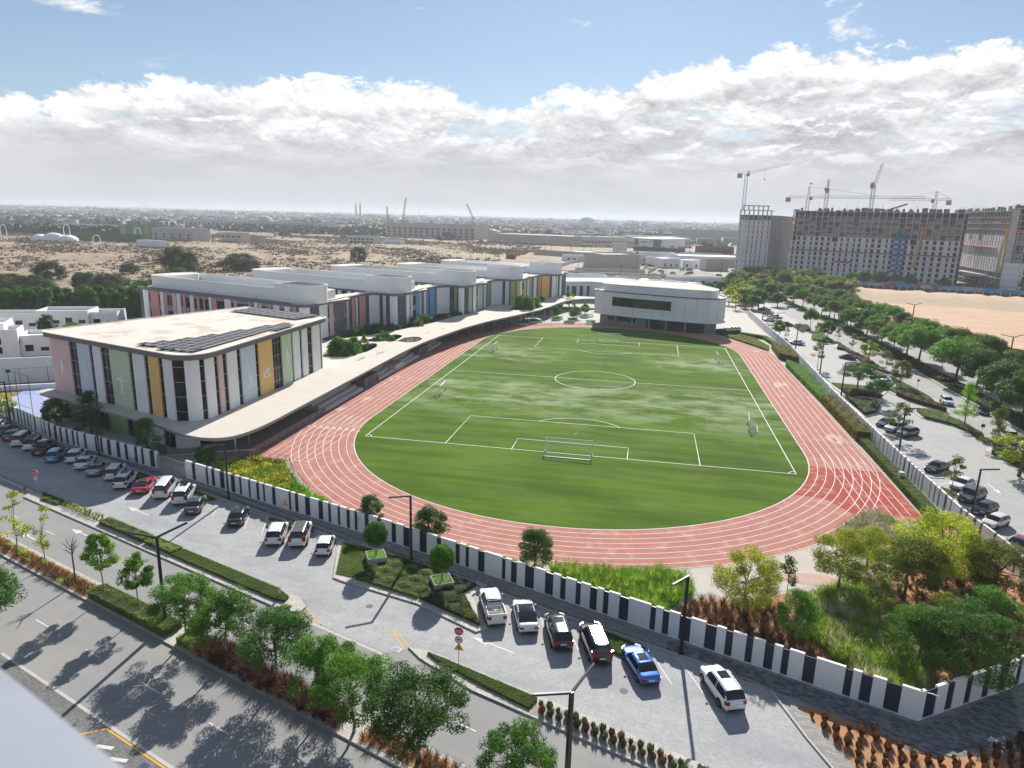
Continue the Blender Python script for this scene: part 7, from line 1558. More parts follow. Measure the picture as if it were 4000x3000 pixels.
# ------------------------------------------------------------------ villas behind the court
def villa(x, y, a, label, dims):
    r = empty('villa', label, 'house', (x, y, 0), a)
    for (x0, y0, x1, y1, h) in dims:
        q = MB(); q.box(x0, y0, 0, x1, y1, h); q.build('wall_block', M_wall, r); q = MB(); q.wall([(x0+.15,y0+.15),(x1-.15,y0+.15),(x1-.15,y1-.15),(x0+.15,y1-.15)], .3, h, h+.9, closed=True); q.build('parapet', M_wall, r)
        for k in range(int((x1-x0)/3.2)):
            for z in ([h-3.0] if h < 5 else [1.2, h-2.6]): q = MB(); q.box(x0+.9+k*3.2, y0-.05, z, x0+2.6+k*3.2, y0+.02, z+.9 if k % 2 else z+1.6); q.build('window', M_glass, r)
        for k in range(int((y1-y0)/4)): q = MB(); q.box(x1-.02, y0+1+k*4, h-2.6, x1+.05, y0+2.6+k*4, h-1.5); q.build('window', M_glass, r)
    return r
villa(-150,-24,.62, 'beige villa with stacked terraces at the left edge', [(0,0,11,10,7.2),(8,-2.5,14,5,6.0),(2,3,8,9,9.4),(-12,1,0,11,7),(14,-1,21,8,4.2)])
villa(-152,2,.42, 'white flat-roofed villa in front of the dense tree row', [(0,0,13,9,7.2),(13,1,20,9,6.6),(-13,2,0,10,6.2)])
q = MB(); q.wall([(-225,62),(-196,97)], .3, 0, 2.2); q.build('low_white_wall', M_wall); tag(bpy.data.objects['low_white_wall'], 'low white wall in the sand behind the dense row of trees', 'wall')
# ------------------------------------------------------------------ unfinished towers
M_precast = mat('precast_panel', (.74,.715,.69), .85, .08, .15, .06, 3); M_bare = mat('bare_concrete', (.46,.44,.415), .9, .14, .12, .08, 2)
M_rust = mat('red_brown_formwork', (.20,.065,.045), .9, .2, .4); M_net = mat('orange_netting', (.62,.16,.06), .85, .25, .6, .2, 5); M_nblue = mat('blue_hoist', (.02,.16,.42), .6, .2, 1); M_hyel = mat('yellow_mast', (.62,.36,.05), .7, .1, 1)
def frame_tower(name, label, A, B, depth, H, nf, bays, clad0, clad1, style, seed, side=None, crown=True):
    """concrete frame seen on its face A-B (left to right); cladding panels on floors clad0..clad1"""
    r = empty(name, label, 'building'); rr = random.Random(seed); dx, dy = B[0]-A[0], B[1]-A[1]; L = math.hypot(dx, dy); d = (dx/L, dy/L); n = (d[1], -d[0]); vd = side or (-n[0], -n[1])
    a = math.atan2(d[1], d[0]); P = lambda u, v: (A[0]+d[0]*u+vd[0]*v, A[1]+d[1]*u+vd[1]*v); fh = H/nf
    c0 = P(L/2, depth/2)
    sm = MB(); sm.prism([(x-c0[0], y-c0[1]) for x, y in (P(-.2,-.35), P(L+.2,-.35), P(L+.2,depth), P(-.2,depth))], -.15, .15); sme = sm.mesh('floor_slab', M_bare)
    for f in range(1, nf+1): link('floor_slab', sme, r, loc=(*c0, f*fh))
    cw = L/bays; cm = MB(); cm.box(-.3,-.3,0,.3,.3,fh*nf); cme = cm.mesh('column', M_bare)
    for b in range(bays+1): link('column', cme, r, loc=(*P(min(L-.3, max(.3, b*cw)), .5), 0), rz=a)
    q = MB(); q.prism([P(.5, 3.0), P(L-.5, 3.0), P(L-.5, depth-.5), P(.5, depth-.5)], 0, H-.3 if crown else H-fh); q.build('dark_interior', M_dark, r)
    # partition walls inside the open floors
    q = MB()
    for f in range(clad1, nf-1):
        for b in range(bays):
            if rr.random() < .6: q.prism([P(b*cw+.4, 2.6), P(b*cw+cw*rr.uniform(.3,.9), 2.6), P(b*cw+cw*.9, 2.95), P(b*cw+.4, 2.95)], f*fh+.15, f*fh+fh*rr.uniform(.5,.95))
    if q.f: q.build('partition_walls', M_bare, r, kind='stuff')
    # precast facade: a pier either side of each opening, sill and lintel, all one casting
    def panel(w, ow, oz0, oz1, off):
        m = MB(); x0, x1 = -ow/2+off, ow/2+off; h = fh-.3
        m.box(-w/2+.06,-.15,0,x0,.15,h); m.box(x1,-.15,0,w/2-.06,.15,h); m.box(x0,-.145,0,x1,.145,oz0); m.box(x0,-.145,oz1,x1,.145,h); return m
    kinds = style
    pm = [panel(cw, cw*ow, z0*fh, z1*fh, off*cw).mesh('facade_panel', M_precast) for ow, z0, z1, off in kinds]
    gm = MB(); 
    for z in (.5, .85, 1.15): gm.box(-cw*.24,-.05,z,cw*.24,.0,z+.12)
    gme = gm.mesh('guard_rail', M_rust); cnt = 0; col = [rr.randrange(len(pm)) for _ in range(bays)]
    rails = MB()
    for f in range(clad0, clad1):
        for b in range(bays):
            if f > clad1-2 and rr.random() < .08: continue
            p = P((b+.5)*cw, -.18); link('facade_panel', pm[col[b]], r, loc=(*p, f*fh+.15), rz=a); cnt += 1
            if rr.random() < .8:
                for z in (.4, .8, 1.2): rails.prism([P((b+.25)*cw, .15), P((b+.75)*cw, .15), P((b+.75)*cw, .25), P((b+.25)*cw, .25)], f*fh+.15+z, f*fh+.32+z)
    rails.build('guard_rails', M_rust, r, kind='stuff')
    ns = MB(); st = MB()
    for f in range(clad1, nf-1):
        for b in range(bays):
            if rr.random() < .22: ns.prism([P((b+.05)*cw, -.1), P((b+.05+rr.uniform(.3,.9))*cw, -.1), P((b+.95)*cw, .02), P((b+.05)*cw, .02)], f*fh+.2, f*fh+rr.uniform(.8,1.5))
            for k in range(3): st.prism([P((b+.2+.3*k)*cw, .25), P((b+.24+.3*k)*cw, .25), P((b+.24+.3*k)*cw, .35), P((b+.2+.3*k)*cw, .35)], f*fh+.15, (f+1)*fh-.15)
    if ns.f: ns.build('safety_netting', M_net, r, kind='stuff')
    if st.f: st.build('props', M_bare, r, kind='stuff')
    if crown:       # ragged top: upstand walls, shutters and rods
        q = MB(); w = MB()
        for b in range(bays):
            if rr.random() < .75: u = b*cw; hh = rr.uniform(.6, 2.8); q.prism([P(u, 1), P(u+cw*rr.uniform(.4,1), 1), P(u+cw*.8, 1.6), P(u, 1.6)], H+.15, H+.15+hh)
            for k in range(2): u = (b+rr.random())*cw; w.bar((*P(u, rr.uniform(1, 6)), H), (*P(u+rr.uniform(-.3,.3), 3), H+rr.uniform(1.5, 5)), .07, 3)
            if rr.random() < .5: u = b*cw+1; q.prism([P(u, -.3), P(u+1.4, -.3), P(u+1.4, .2), P(u, .2)], H-1, H+2.2)
        q.build('upstand_walls', M_dconc, r, kind='stuff'); w.build('starter_rods', M_dconc, r, kind='stuff')
    return r, P, fh, cw
# left tower: two faces meeting at a corner
W1 = [(.26,.14,.84,-.22),(.28,.14,.84,.2),(.30,.5,.62,0),(.24,.14,.84,0)]
r1, P1, fh1, cw1 = frame_tower('unfinished_tower', 'pale unfinished tower with narrow slot windows left of the long block', (70.1,361.2), (93,373.4), 22, 44.4, 13, 7, 1, 11, W1, 1, side=(.24,.97), crown=False)
def skirt(r, A, B, H, nf, bays, label, inner=.45):
    dx, dy = B[0]-A[0], B[1]-A[1]; L = math.hypot(dx, dy); d = (dx/L, dy/L); n = (d[1], -d[0]); a = math.atan2(d[1], d[0]); fh = H/nf; cw = L/bays
    m = MB(); m.box(-cw*inner*.5-.2,-.3,0,cw*.5-cw*inner*.5-.2+cw*.0,.3,fh-.5) ; q = m.mesh('facade_panel', M_bare)
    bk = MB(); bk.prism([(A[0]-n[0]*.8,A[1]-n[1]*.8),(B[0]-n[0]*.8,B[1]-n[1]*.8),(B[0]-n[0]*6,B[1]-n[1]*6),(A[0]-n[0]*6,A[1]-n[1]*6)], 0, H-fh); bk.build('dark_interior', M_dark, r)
    for f in range(nf-1):
        for b in range(bays): link('facade_panel', q, r, loc=(A[0]+d[0]*(b+.5)*cw, A[1]+d[1]*(b+.5)*cw, f*fh+.3), rz=a)
        s = MB(); s.wall([(A[0],A[1]),(B[0],B[1])], .9, f*fh+fh-.2, f*fh+fh+.2); s.build('floor_edge', M_bare, r)
skirt(r1, (93.2,373.6), (122,449), 44.4, 13, 20, '')
q = MB()
for u0, u1, v in ((2, 22, 2),): 
    for u in np.linspace(u0, u1, 6): q.prism([P1(u, 1), P1(u+.9, 1), P1(u+.9, 2), P1(u, 2)], 44.5, 47.0)
    q.prism([P1(1.5, .8), P1(23.5, .8), P1(23.5, 2.4), P1(1.5, 2.4)], 47.0, 47.7)
q.build('roof_portal', M_bare, r1, kind='stuff')
W2_ = [(.48,.12,.84,0),(.5,.12,.84,.03),(.46,.12,.84,-.03),(.34,.12,.84,.12)]
r2, P2, fh2, cw2 = frame_tower('unfinished_block', 'long unfinished apartment block with grid windows behind the sand lot', (109.3,383.5), (202.5,336.1), 24, 44.8, 13, 26, 0, 8, W2_, 2)
# hoists, scaffold stripe, banner
def strip(r, P, u, w, z0, z1, m, name, step=None):
    q = MB()
    if step:
        z = z0
        while z < z1: q.prism([P(u, -1.6), P(u+w, -1.6), P(u+w, -.5), P(u, -.5)], z, z+step*.55); z += step
        q.build(name, m, r, kind='stuff')
    else: q.prism([P(u, -1.4), P(u+w, -1.4), P(u+w, -.6), P(u, -.6)], z0, z1); q.build(name, m, r)
strip(r2, P2, 67.5, 2.1, 6, 33, M_nblue, 'hoist_cage', 3.45); strip(r2, P2, 72.2, 2.1, 6, 33, M_nblue, 'hoist_cage', 3.45); strip(r2, P2, 70.2, .7, 4, 34, M_nblue, 'hoist_mast')
def chute(r, P, u0, z0, u1, z1):
    q = MB(); a, b = P(u0, -2), P(u1, -2.2); q.bar((*a, z0), (*b, z1), .62, 6); q.build('rubbish_chute', M_hyel, r)
chute(r2, P2, 81.2, 9, 83.0, 34); q = MB(); q.wall([P2(0, -1), P2(104, -1)], 1.2, 17.6, 18.1); q.build('catch_platform', M_rust, r2)
q = MB(); q.wall([P2(31, -.6), P2(43, -.6)], .1, 10.2, 11.6); q.build('red_banner', mat('faded_red_banner', (.45,.10,.12), .8), r2)
W3 = [(.34,.06,.94,-.15),(.34,.06,.94,.15),(.36,.06,.94,0)]
r3, P3, fh3, cw3 = frame_tower('unfinished_block', 'receding unfinished block with closely spaced tall windows right of the long one', (223,409), (214.5,305), 20, 46.2, 13, 24, 3, 9, W3, 3)
q = MB(); q.wall([P3(4, -.8), P3(92, -.8)], 1.0, 24.3, 24.9); q.build('red_platform', mat('red_boom', (.50,.07,.08), .7), r3)
q = MB(); q.prism([(205,330),(226,318),(240,350),(214,372)], 6.8, 8.0); q.build('podium_slab', M_bare, r3)
r4, P4, fh4, cw4 = frame_tower('unfinished_tower', 'unfinished tower with blue hoists cut by the right edge', (211.8,297.0), (243,270), 22, 47.5, 14, 5, 0, 5, [(.5,.1,.85,0),(.02,.5,.52,0)], 4)
strip(r4, P4, 19.0, 4.6, 6, 40, M_nblue, 'hoist_cage', 3.4); chute(r4, P4, -2.5, 10, -.6, 37)
q = MB(); q.prism([P4(0, -.2), P4(3.2, -.2), P4(3.2, 2.5), P4(0, 2.5)], 0, 47.4); q.build('corner_pier', M_bare, r4)

# ------------------------------------------------------------------ cranes
M_cw = glossy('crane_white', (.62,.60,.58), .5); M_cr = glossy('crane_red', (.50,.09,.06), .5); M_cb = glossy('crane_blue', (.09,.20,.36), .5); M_co = glossy('crane_orange_white', (.60,.32,.20), .5)
def lattice(q, a, b, w, step, r=.10, tri=False):
    a = Vector(a); b = Vector(b); d = (b-a); L = d.length; d.normalize(); u = Vector((-d.y, d.x, 0)).normalized() if abs(d.z) < .95 else Vector((1,0,0)); v = d.cross(u)
    cs = [(-1,-1),(1,-1),(1,1),(-1,1)] if not tri else [(-1,-1),(1,-1),(0,1)]
    pt = lambda t, c: a+d*t+u*c[0]*w/2+v*c[1]*w/2
    for c in cs: q.bar(pt(0, c), pt(L, c), r, 3)
    n = max(1, int(L/step)); k = len(cs)
    for i in range(n):
        t0, t1 = L*i/n, L*(i+1)/n
        for j in range(k):
            c0, c1 = cs[j], cs[(j+1) % k]
            if i % 2: c0, c1 = c1, c0
            q.bar(pt(t0, c0), pt(t1, c1), r*.6, 3, cap=False)
def crane(x, y, zb, zt, ang, jib, cj, label, mm, jm, luff=0, apex=7, flag=False, hook=True, cwp=True):
    r = empty('tower_crane', label, 'crane', (x, y, 0), 0, 'tower cranes over the building site')
    q = MB(); lattice(q, (0,0,zb), (0,0,zt), 1.9, 2.2, .13); q.build('mast', mm, r)
    ca, sa = math.cos(ang), math.sin(ang); cl, sl_ = math.cos(luff), math.sin(luff)
    q = MB(); lattice(q, (ca*1.2, sa*1.2, zt+.8), (ca*jib*cl, sa*jib*cl, zt+.8+jib*sl_), 1.5, 1.9, .11, True); q.build('jib', jm, r)
    q = MB(); lattice(q, (-ca*.8,-sa*.8,zt+.8), (-ca*cj,-sa*cj,zt+.8), 1.3, 2.0, .11); q.build('counter_jib', jm, r)
    q = MB(); q.obox((-ca*(cj-1.5), -sa*(cj-1.5)), ang, 1.5, .9, zt-2.6, zt+.4); q.build('counterweight', M_gconc, r)
    q = MB(); q.obox((ca*1.6-sa*1.2, sa*1.6+ca*1.2), ang, .9, .8, zt-1.2, zt+1.0); q.build('cab', M_cr if mm is not M_cr else M_cw, r)
    if apex:
        q = MB(); lattice(q, (0,0,zt), (0,0,zt+apex), 1.1, 1.6, .1); q.build('apex', jm, r); q = MB()
        q.bar((0,0,zt+apex), (ca*jib*.62*cl, sa*jib*.62*cl, zt+1.6+jib*.62*sl_), .07, 3); q.bar((0,0,zt+apex), (-ca*cj*.9,-sa*cj*.9,zt+1.4), .07, 3); q.build('tie_rods', M_metal, r)
    if hook: t = .45*jib; q = MB(); hz = zt+.8+t*sl_; q.bar((ca*t*cl, sa*t*cl, hz), (ca*t*cl, sa*t*cl, hz-7), .05, 3); q.ellip((ca*t*cl, sa*t*cl, hz-7.4), .4, .4, .7, 6, 4); q.build('hook_block', M_metal, r)
    if flag: q = MB(); q.bar((0,0,zt+apex),(0,0,zt+apex+2.6),.05,4); q.box(0,-.03,zt+apex+1.4,1.9,.03,zt+apex+2.5); q.build('flag', M_sw, r)
    return r
crane(74.8,385.7,43,69.5, math.radians(14), 31, 6.5, 'pale blue-white luffing crane on the left tower', glossy('crane_pale_blue', (.36,.46,.55), .5), M_cw, luff=math.radians(14), apex=0, flag=True)
crane(117.2,379,44,53.5, math.radians(-24), 72, 15, 'red and white crane with the longest horizontal jib', M_co, M_co, apex=8, flag=True)
crane(127.5,371.0,44,59.5, math.radians(75), 9, 4, 'orange-white crane seen end-on between the others', M_co, M_co, apex=6.5, hook=False)
crane(151,350.0,44,62, math.radians(58), 17, 5, 'blue-masted luffing crane with raised red-tipped jib', M_cb, M_cr, luff=math.radians(52), apex=0, hook=False)
crane(190,352.5,44,52.5, math.radians(160), 27, 9, 'pale red crane at the right with a short jib to the left', M_co, M_co, apex=6)
crane(243,285,44,60, math.radians(-80), 30, 10, 'crane cut by the right edge of the picture', M_cw, M_cw, apex=6, hook=False)
r = empty('concrete_pump', 'folded red boom of a concrete pump on the roof of the long block', 'pump', (154,344.5,45)); q = MB(); q.bar((3,-1.5,0),(15,-6,4.8),.7,4); q.bar((4,-1.5,0),(12,-5,3.6),.55,4); q.build('boom', M_cr, r); q = MB(); q.box(-1,-2,0,3,0,1.6); q.build('base', M_cb, r)

# ------------------------------------------------------------------ hoardings and billboards
def hoarding():
    r = empty('printed_hoarding', 'long blue, grey and purple printed hoarding in front of the unfinished blocks', 'fence'); pl = [(96,268),(118.4,272.3),(150,274),(185,268),(213.4,258),(250,240)]; L = cum(pl); rr = random.Random(3)
    cs = [mat('hoarding_%s' % n, c, .6, .2, .5, .1, 3) for n, c in (('blue',(.05,.26,.50)),('grey',(.36,.38,.45)),('violet',(.22,.09,.24)),('sky',(.12,.36,.55)),('magenta',(.42,.06,.16)),('teal',(.03,.30,.32)),('pale',(.42,.42,.50)))]
    s = 0
    while s < L[-1]-1: w = rr.uniform(2.5, 7); q = MB(); q.wall(span(pl, s, min(L[-1], s+w), 0, L), .15, 0, 4.2); q.build('printed_panel', rr.choice(cs), r); s += w
hoarding()
def dark_fence():
    r = empty('shade_net_fence', 'dark brown net fence with pale posts along the rim of the sand pit', 'fence'); pl = [(100,262.5),(114.2,262),(140.6,261),(168.2,253.6),(200,242.2),(240,224)]; L = cum(pl); n = 38
    for i in range(n): q = MB(); q.wall(span(pl, L[-1]*i/n+.1, L[-1]*(i+1)/n-.1, 0, L), .08, .4, 3.6); q.build('net_panel', M_fdark, r)
    for i in range(n+1): (x, y), d = along(pl, L[-1]*i/n, L); q = MB(); q.box(x-.12, y-.12, 0, x+.12, y+.12, 3.9); q.box(x-.6, y-.9, 0, x+.6, y-.1, .5); q.build('post', M_conc, r)
M_fdark = mat('brown_shade_net', (.075,.055,.06), .9, .2, .3, .1, 3)
dark_fence()
def billboard(x0, y0, x1, y1, zb, zt, label, marks):
    r = empty('billboard', label, 'billboard'); q = MB(); q.wall([(x0,y0),(x1,y1)], .4, zb, zt); b = q.build('board', M_sblack, r); d = Vector((x1-x0, y1-y0, 0)); L = d.length; d.normalize(); n = Vector((d.y, -d.x, 0))
    for t in (.08, .92): q = MB(); q.bar((x0+d.x*L*t, y0+d.y*L*t, 0), (x0+d.x*L*t, y0+d.y*L*t, zb+.5), .18, 6); q.build('leg', M_metal, r)
    q = MB(); rr = random.Random(len(label))
    for (u, v, w) in marks:
        x = u
        while x < u+w: k = rr.uniform(.25, .6); p0 = Vector((x0, y0, 0))+d*x+n*.22; p1 = p0+d*k; q.add([(p0.x,p0.y,zb+v),(p1.x,p1.y,zb+v),(p1.x,p1.y,zb+v+.16),(p0.x,p0.y,zb+v+.16)], [(0,1,2,3)]); x += k+.12
    if q.f: q.build('white_lettering', M_sw, b, kind='stuff')
billboard(93.5,56,112.5,37.5,2.4,5.8, 'long black billboard with small white lettering at the right edge', [(10.5,2.5,4),(10.8,2.0,4),(13,1.5,2.5),(12.5,1.0,2.5),(20.5,2.6,3),(20.5,2.1,2)])
billboard(72.3,222,84.5,215.5,2.8,6.0, 'black billboard among the far trees, left one', [(.8,.8,1.6)]); billboard(91,241,104,235,2.6,4.6, 'thin black billboard among the far trees, right one', [(4,1.2,4)])
r = empty('concrete_wall', 'pale concrete boundary wall under the black billboard', 'wall'); q = MB(); q.wall([(104.5,60),(104.5,20)], .3, 0, 2.4); q.build('wall_face', M_conc, r)

# ------------------------------------------------------------------ buildings out across the plain
M_far = [mat('far_render_%d' % i, c, .9, .05, .02, .02, 1) for i, c in enumerate([(.34,.31,.27),(.27,.27,.27),(.42,.39,.34),(.22,.21,.20)])]
M_beige = mat('beige_render', (.50,.45,.38), .85, .06, .05, .04, 1); M_cream = mat('cream_render', (.58,.54,.47), .85, .05, .05, .04, 1); M_pale = mat('pale_grey_render', (.50,.50,.49), .85, .06, .05, .04, 1)
def lowbuilding(name, label, A, B, depth, H, m, win=None, roof=True, cat='building', extra=None, z0=0):
    r = empty(name, label, cat); dx, dy = B[0]-A[0], B[1]-A[1]; L = math.hypot(dx, dy); d = (dx/L, dy/L); n = (d[1], -d[0]); P = lambda u, v: (A[0]+d[0]*u-n[0]*v, A[1]+d[1]*u-n[1]*v)
    q = MB(); q.prism([P(0,0), P(L,0), P(L,depth), P(0,depth)], z0, H); q.build('walls', m, r); q = MB(); q.wall([P(.3,.3), P(L-.3,.3), P(L-.3,depth-.3), P(.3,depth-.3)], .6, H, H+.8, closed=True); q.build('parapet', m, r)
    if win:
        nb, rows, zb, zh, fr = win; wm = MB()
        for j in range(rows):
            for i in range(nb):
                u = L*(i+.5)/nb; w = L/nb*fr/2; k = MB(); k.prism([P(u-w,-.06), P(u+w,-.06), P(u+w,.05), P(u-w,.05)], zb+j*(zh+1.6), zb+zh+j*(zh+1.6)); k.build('window', M_glass, r)
    return r, P, L
lowbuilding('stone_building', 'unfinished grey stone building on the plain, left of centre', (-552,559),(-492,548), 26, 12.5, M_bare, (5,2,2,1.8,.3))
r, P, L = lowbuilding('scaffolded_building', 'building wrapped in green and yellow scaffold net on the left plain', (-600,566),(-556,568), 24, 14.5, mat('green_net', (.10,.24,.21), .9, .2, .3))
for i in range(3): q = MB(); q.prism([P(2+i*15,-.4), P(8+i*15,-.4), P(8+i*15,.1), P(2+i*15,.1)], 0, 14.4); q.build('yellow_net', mat('yellow_net%d' % i, (.42,.30,.12), .9, .2), r)
lowbuilding('white_cabin', 'small white windowless block in the scrub left of centre', (-450.5,408.7),(-424,405), 9, 5.8, M_white)
lowbuilding('cream_building', 'small cream two-storey building right of the stone one', (-466,560),(-437,556), 14, 9.5, M_cream, (4,1,5.5,1.6,.6))
r, P, L = lowbuilding('palace', 'large beige palace-like building with small domes in the distance left of centre', (-395,886),(-247,866), 55, 21, M_beige, (16,3,2,3.4,.42))
for u in (6, 32, 74, 116, 142): q = MB(); q.ellip((*P(u, 10), 21), 5.5, 5.5, 7, 12, 8); q.bar((*P(u,10),27),(*P(u,10),31),.3,5); q.build('dome', M_cream, r, True); q = MB(); q.obox(P(u, 8), 0, 6.5, 6.5, 18, 22.5); q.build('tower', M_beige, r)
lowbuilding('pale_building', 'long white colonnaded building far off on the left', (-867,1052),(-640,1020), 50, 15, M_pale, (22,1,2,8,.3))
r, P, L = lowbuilding('domed_building', 'pale government building with one small dome, left of centre', (-723,1012),(-560,1000), 40, 15, M_cream, (26,3,1.5,2.2,.5)); q = MB(); q.ellip((*P(45,10),15), 13, 13, 10, 14, 8); q.build('dome', M_cream, r, True)
lowbuilding('desert_house', 'small cream house with dark openings beside the far road', (-342,628.8),(-308,622), 16, 7.8, M_cream, (6,2,1.2,1.6,.6))
lowbuilding('white_tent_store', 'small white shed next to the cream desert house', (-303,640),(-280,637), 10, 4, M_white)
lowbuilding('warehouse', 'long beige warehouse in the middle distance', (-211.7,791.2),(-76,752), 70, 11.5, M_beige); lowbuilding('warehouse', 'beige office wing with a row of windows beside the long warehouse', (-76,752),(-8,775), 50, 12, M_cream, (18,1,5,2.5,.6)); lowbuilding('warehouse', 'rear beige hall behind the office wing', (-20,800),(66,838), 60, 13, M_beige, (14,1,5,2,.4))
r, P, L = lowbuilding('car_showroom', 'white finned showroom with overhanging roof and red lettering', (-9.4,700),(23,681), 40, 13.4, M_white, None)
q = MB(); q.prism([P(0,-.3), P(L+30,-.3), P(L+30,.1), P(0,.1)], 0, 4.6); q.build('glass_base', M_glassb, r)
q = MB(); q.prism([(22.8,681.2),(52,737.5),(30,750),(10,715)], 0, 13.4); q.build('side_wing', M_white, r); q = MB(); q.wall([(23.5,681),(53,737.5)], .4, 0, 4.6); q.build('side_glass', M_glassb, r)
q = MB(); q.prism([P(-3,-3), (24,676), (57,739), (30,756), P(-3,44)], 13.4, 14.6); q.build('roof', M_white, r)
for i in range(16):
    u = .8+i*1.05 if i < 6 else 27.0+(i-6)*1.05
    if u < L-.3: q = MB(); q.prism([P(u,-.4), P(u+.5,-.4), P(u+.5,0), P(u,0)], 4.8, 13.2); q.build('fin', M_glassb, r)
# the red lettering is too blurred in the photograph to read: a row of letter-sized red strokes
q = MB(); rs = random.Random(12); u = 8.6
while u < 25.8: w_ = rs.uniform(.35, .75); hh = 1.5 if u < 17 else rs.uniform(.6, 1.0); q.prism([P(u,-.5), P(u+w_,-.5), P(u+w_,-.32), P(u,-.32)], 9.4, 9.4+hh*rs.uniform(.75, 1)); u += w_+.22
for k in range(9): x_, y_ = 34+k*.9, 702.2+k*1.735; q.obox((x_, y_), math.atan2(56.3, 29.2), .5, .12, 9.6, 9.6+rs.uniform(.7, 1.5))
q.build('red_lettering', M_red, r, kind='stuff')
r, P, L = lowbuilding('utility_building', 'beige block with barred openings behind the annex', (-23.2,354.9),(4,372), 30, 10, M_beige)
for u0, u1 in ((1,8),(11,19),(23,30)): q = MB(); q.prism([P(u0,-.06), P(u1,-.06), P(u1,.02), P(u0,.02)], 1.2, 5.2); q.build('louvred_opening', M_khaki, r); q = MB(); [q.prism([P(u0+(u1-u0)*i/7,-.14), P(u0+(u1-u0)*i/7+.25,-.14), P(u0+(u1-u0)*i/7+.25,0), P(u0+(u1-u0)*i/7,0)], 1.2, 5.2) for i in range(8)]; q.build('bars', M_cream, r, kind='stuff')
lowbuilding('far_hall', 'very long pale hall right behind the showroom', (43.4,1066.8),(240,1030), 80, 21, mat('greenish_render', (.42,.43,.38), .85)); lowbuilding('striped_building', 'low building with vertical stripes left of the pale tower', (61.8,614.6),(98,623), 16, 9.0, M_rust, (18,1,.5,7,.35))
lowbuilding('site_office', 'white low workshop on the plot behind the annex', (20.1,397.5),(34,404), 30, 6.4, M_white, (3,1,1,2,.2)); lowbuilding('site_office', 'second white workshop joined by a low link', (36,404),(50,407), 24, 5.4, M_white, (2,1,1,2,.2)); lowbuilding('site_wall', 'beige plain wall block beside the pale tower', (52,385),(69,392), 10, 7.8, M_cream); lowbuilding('flat_roof_shed', 'wide flat white roof beyond the workshops', (36,470),(92,480), 40, 5.5, M_white); lowbuilding('substation', 'tall pale windowless block by the far roundabout', (-24.6,600),(-14,606), 10, 10.5, M_cream)
lowbuilding('compound_wall', 'curved sandy compound wall in the middle distance', (-101.6,524.4),(-43,490), 2, 4.2, M_beige); lowbuilding('compound_wall', 'right stretch of the sandy compound wall', (-43,490),(-12,560), 2, 4.2, M_beige); lowbuilding('compound_roof', 'round white tank roof inside the sandy compound', (-70,530),(-40,522), 30, 3.2, M_white)
lowbuilding('rusty_container', 'rusty shipping container standing in the sand', (-112,440),(-104,438), 3, 2.8, M_rust, cat='container')
lowbuilding('long_villa_row', 'low row of cream villas near the left horizon', (-820,700),(-640,690), 30, 9, M_pale); lowbuilding('ivy_building', 'ivy-covered low block on the left plain', (-596,470),(-505,485), 10, 7, L_dark)
q = MB(); 
r = empty('event_tent', 'white scalloped event tent on the left plain', 'tent', (-582,458,0))
for i, (x, s) in enumerate(((-20,8),(-4,13),(13,9))): q = MB(); q.ellip((x,0,0), s, 10, 8.2 if i == 1 else 6.4, 16, 8); q.build('canopy_dome', M_white, r, True)
for i, (x, y, h) in enumerate(((-575,462.8,17),(-447.4,357.8,12),(-527,505,14),(-606,420,16))):
    r = empty('white_arch', ['white arch next to the event tent','white leaning arch nearest on the left plain','white arch at the right end of the ivy block','white arch at the left edge of the plain'][i], 'arch', (x, y, 0)); q = MB(); q.path([(-3,0,0),(-3,0,h*.75),(-1.5,0,h*.95),(1.5,0,h),(3.4,0,h*.9),(4,0,h*.7),(4.2,0,0)], [.42]*7, 6); q.build('tube', M_white, r)
# trees, walls and parked cars on the plots north of the school
rn = random.Random(77)
for i, (x, y, h) in enumerate([(-22,192,7),(-16,197,7.5),(-30,200,6.5),(-10,204,6),(-2,207,6.5),(6,208,6),(14,204,6.4),(-36,205,6),(24,200,6.5),(31,196,7),(40,192,7.5),(46,205,7),(-26,214,5),(0,225,5),(20,222,5.5),(52,225,7)]):
    tree('broad_dark' if i % 3 else 'broad', x, y, 'dark green tree in the row behind the school annex', h, group='trees behind the school annex', wide=1.1)
for i, (a, b, d_, h_, m_, lb) in enumerate([((-40,230),(-12,238),12,4.2,M_white,'flat white annex roof behind the tree row'),((-6,240),(18,246),10,3.6,M_cream,'low cream service building behind the tree row'),((24,250),(52,262),10,4.0,M_white,'low white building beside the back road'),((-60,262),(-30,285),6,3.0,M_beige,'low beige wall-like building at the desert edge'),((60,445),(96,452),16,4.6,M_pale,'pale shed near the foot of the pale tower'),((-8,455),(16,462),14,4.4,M_cream,'cream shed beyond the beige louvred block'),((4,520),(34,528),18,5,M_white,'white shed halfway to the showroom'),((44,545),(80,556),16,4.5,M_beige,'beige shed in front of the striped building'),((-60,440),(-40,448),12,4,M_white,'small white workshop near the sandy compound')]):
    lowbuilding('low_building', lb, a, b, d_, h_, m_, (4,1,1,1.6,.3))
q = MB()
for i in range(150):
    x, y = rn.uniform(-30, 110), rn.uniform(262, 560)
    if 18 < x < 70 and 380 < y < 412: continue
    k = rn.randrange(3); a = rn.choice([.3, 1.9, .4]); q.obox((x, y), a, 2.3, .95, .3, 1.0, k); q.obox((x-.2*math.cos(a), y-.2*math.sin(a)), a, 1.3, .8, 1.0, 1.5, 3)
q.build('far_parked_cars', [PAINT['white'], PAINT['silver'], PAINT['grey'], M_cglass], kind='stuff', label='small parked cars and vans on the plots north of the school', cat='cars')
r = empty('plot_walls', 'thin pale boundary walls dividing the plots north of the school', 'wall')
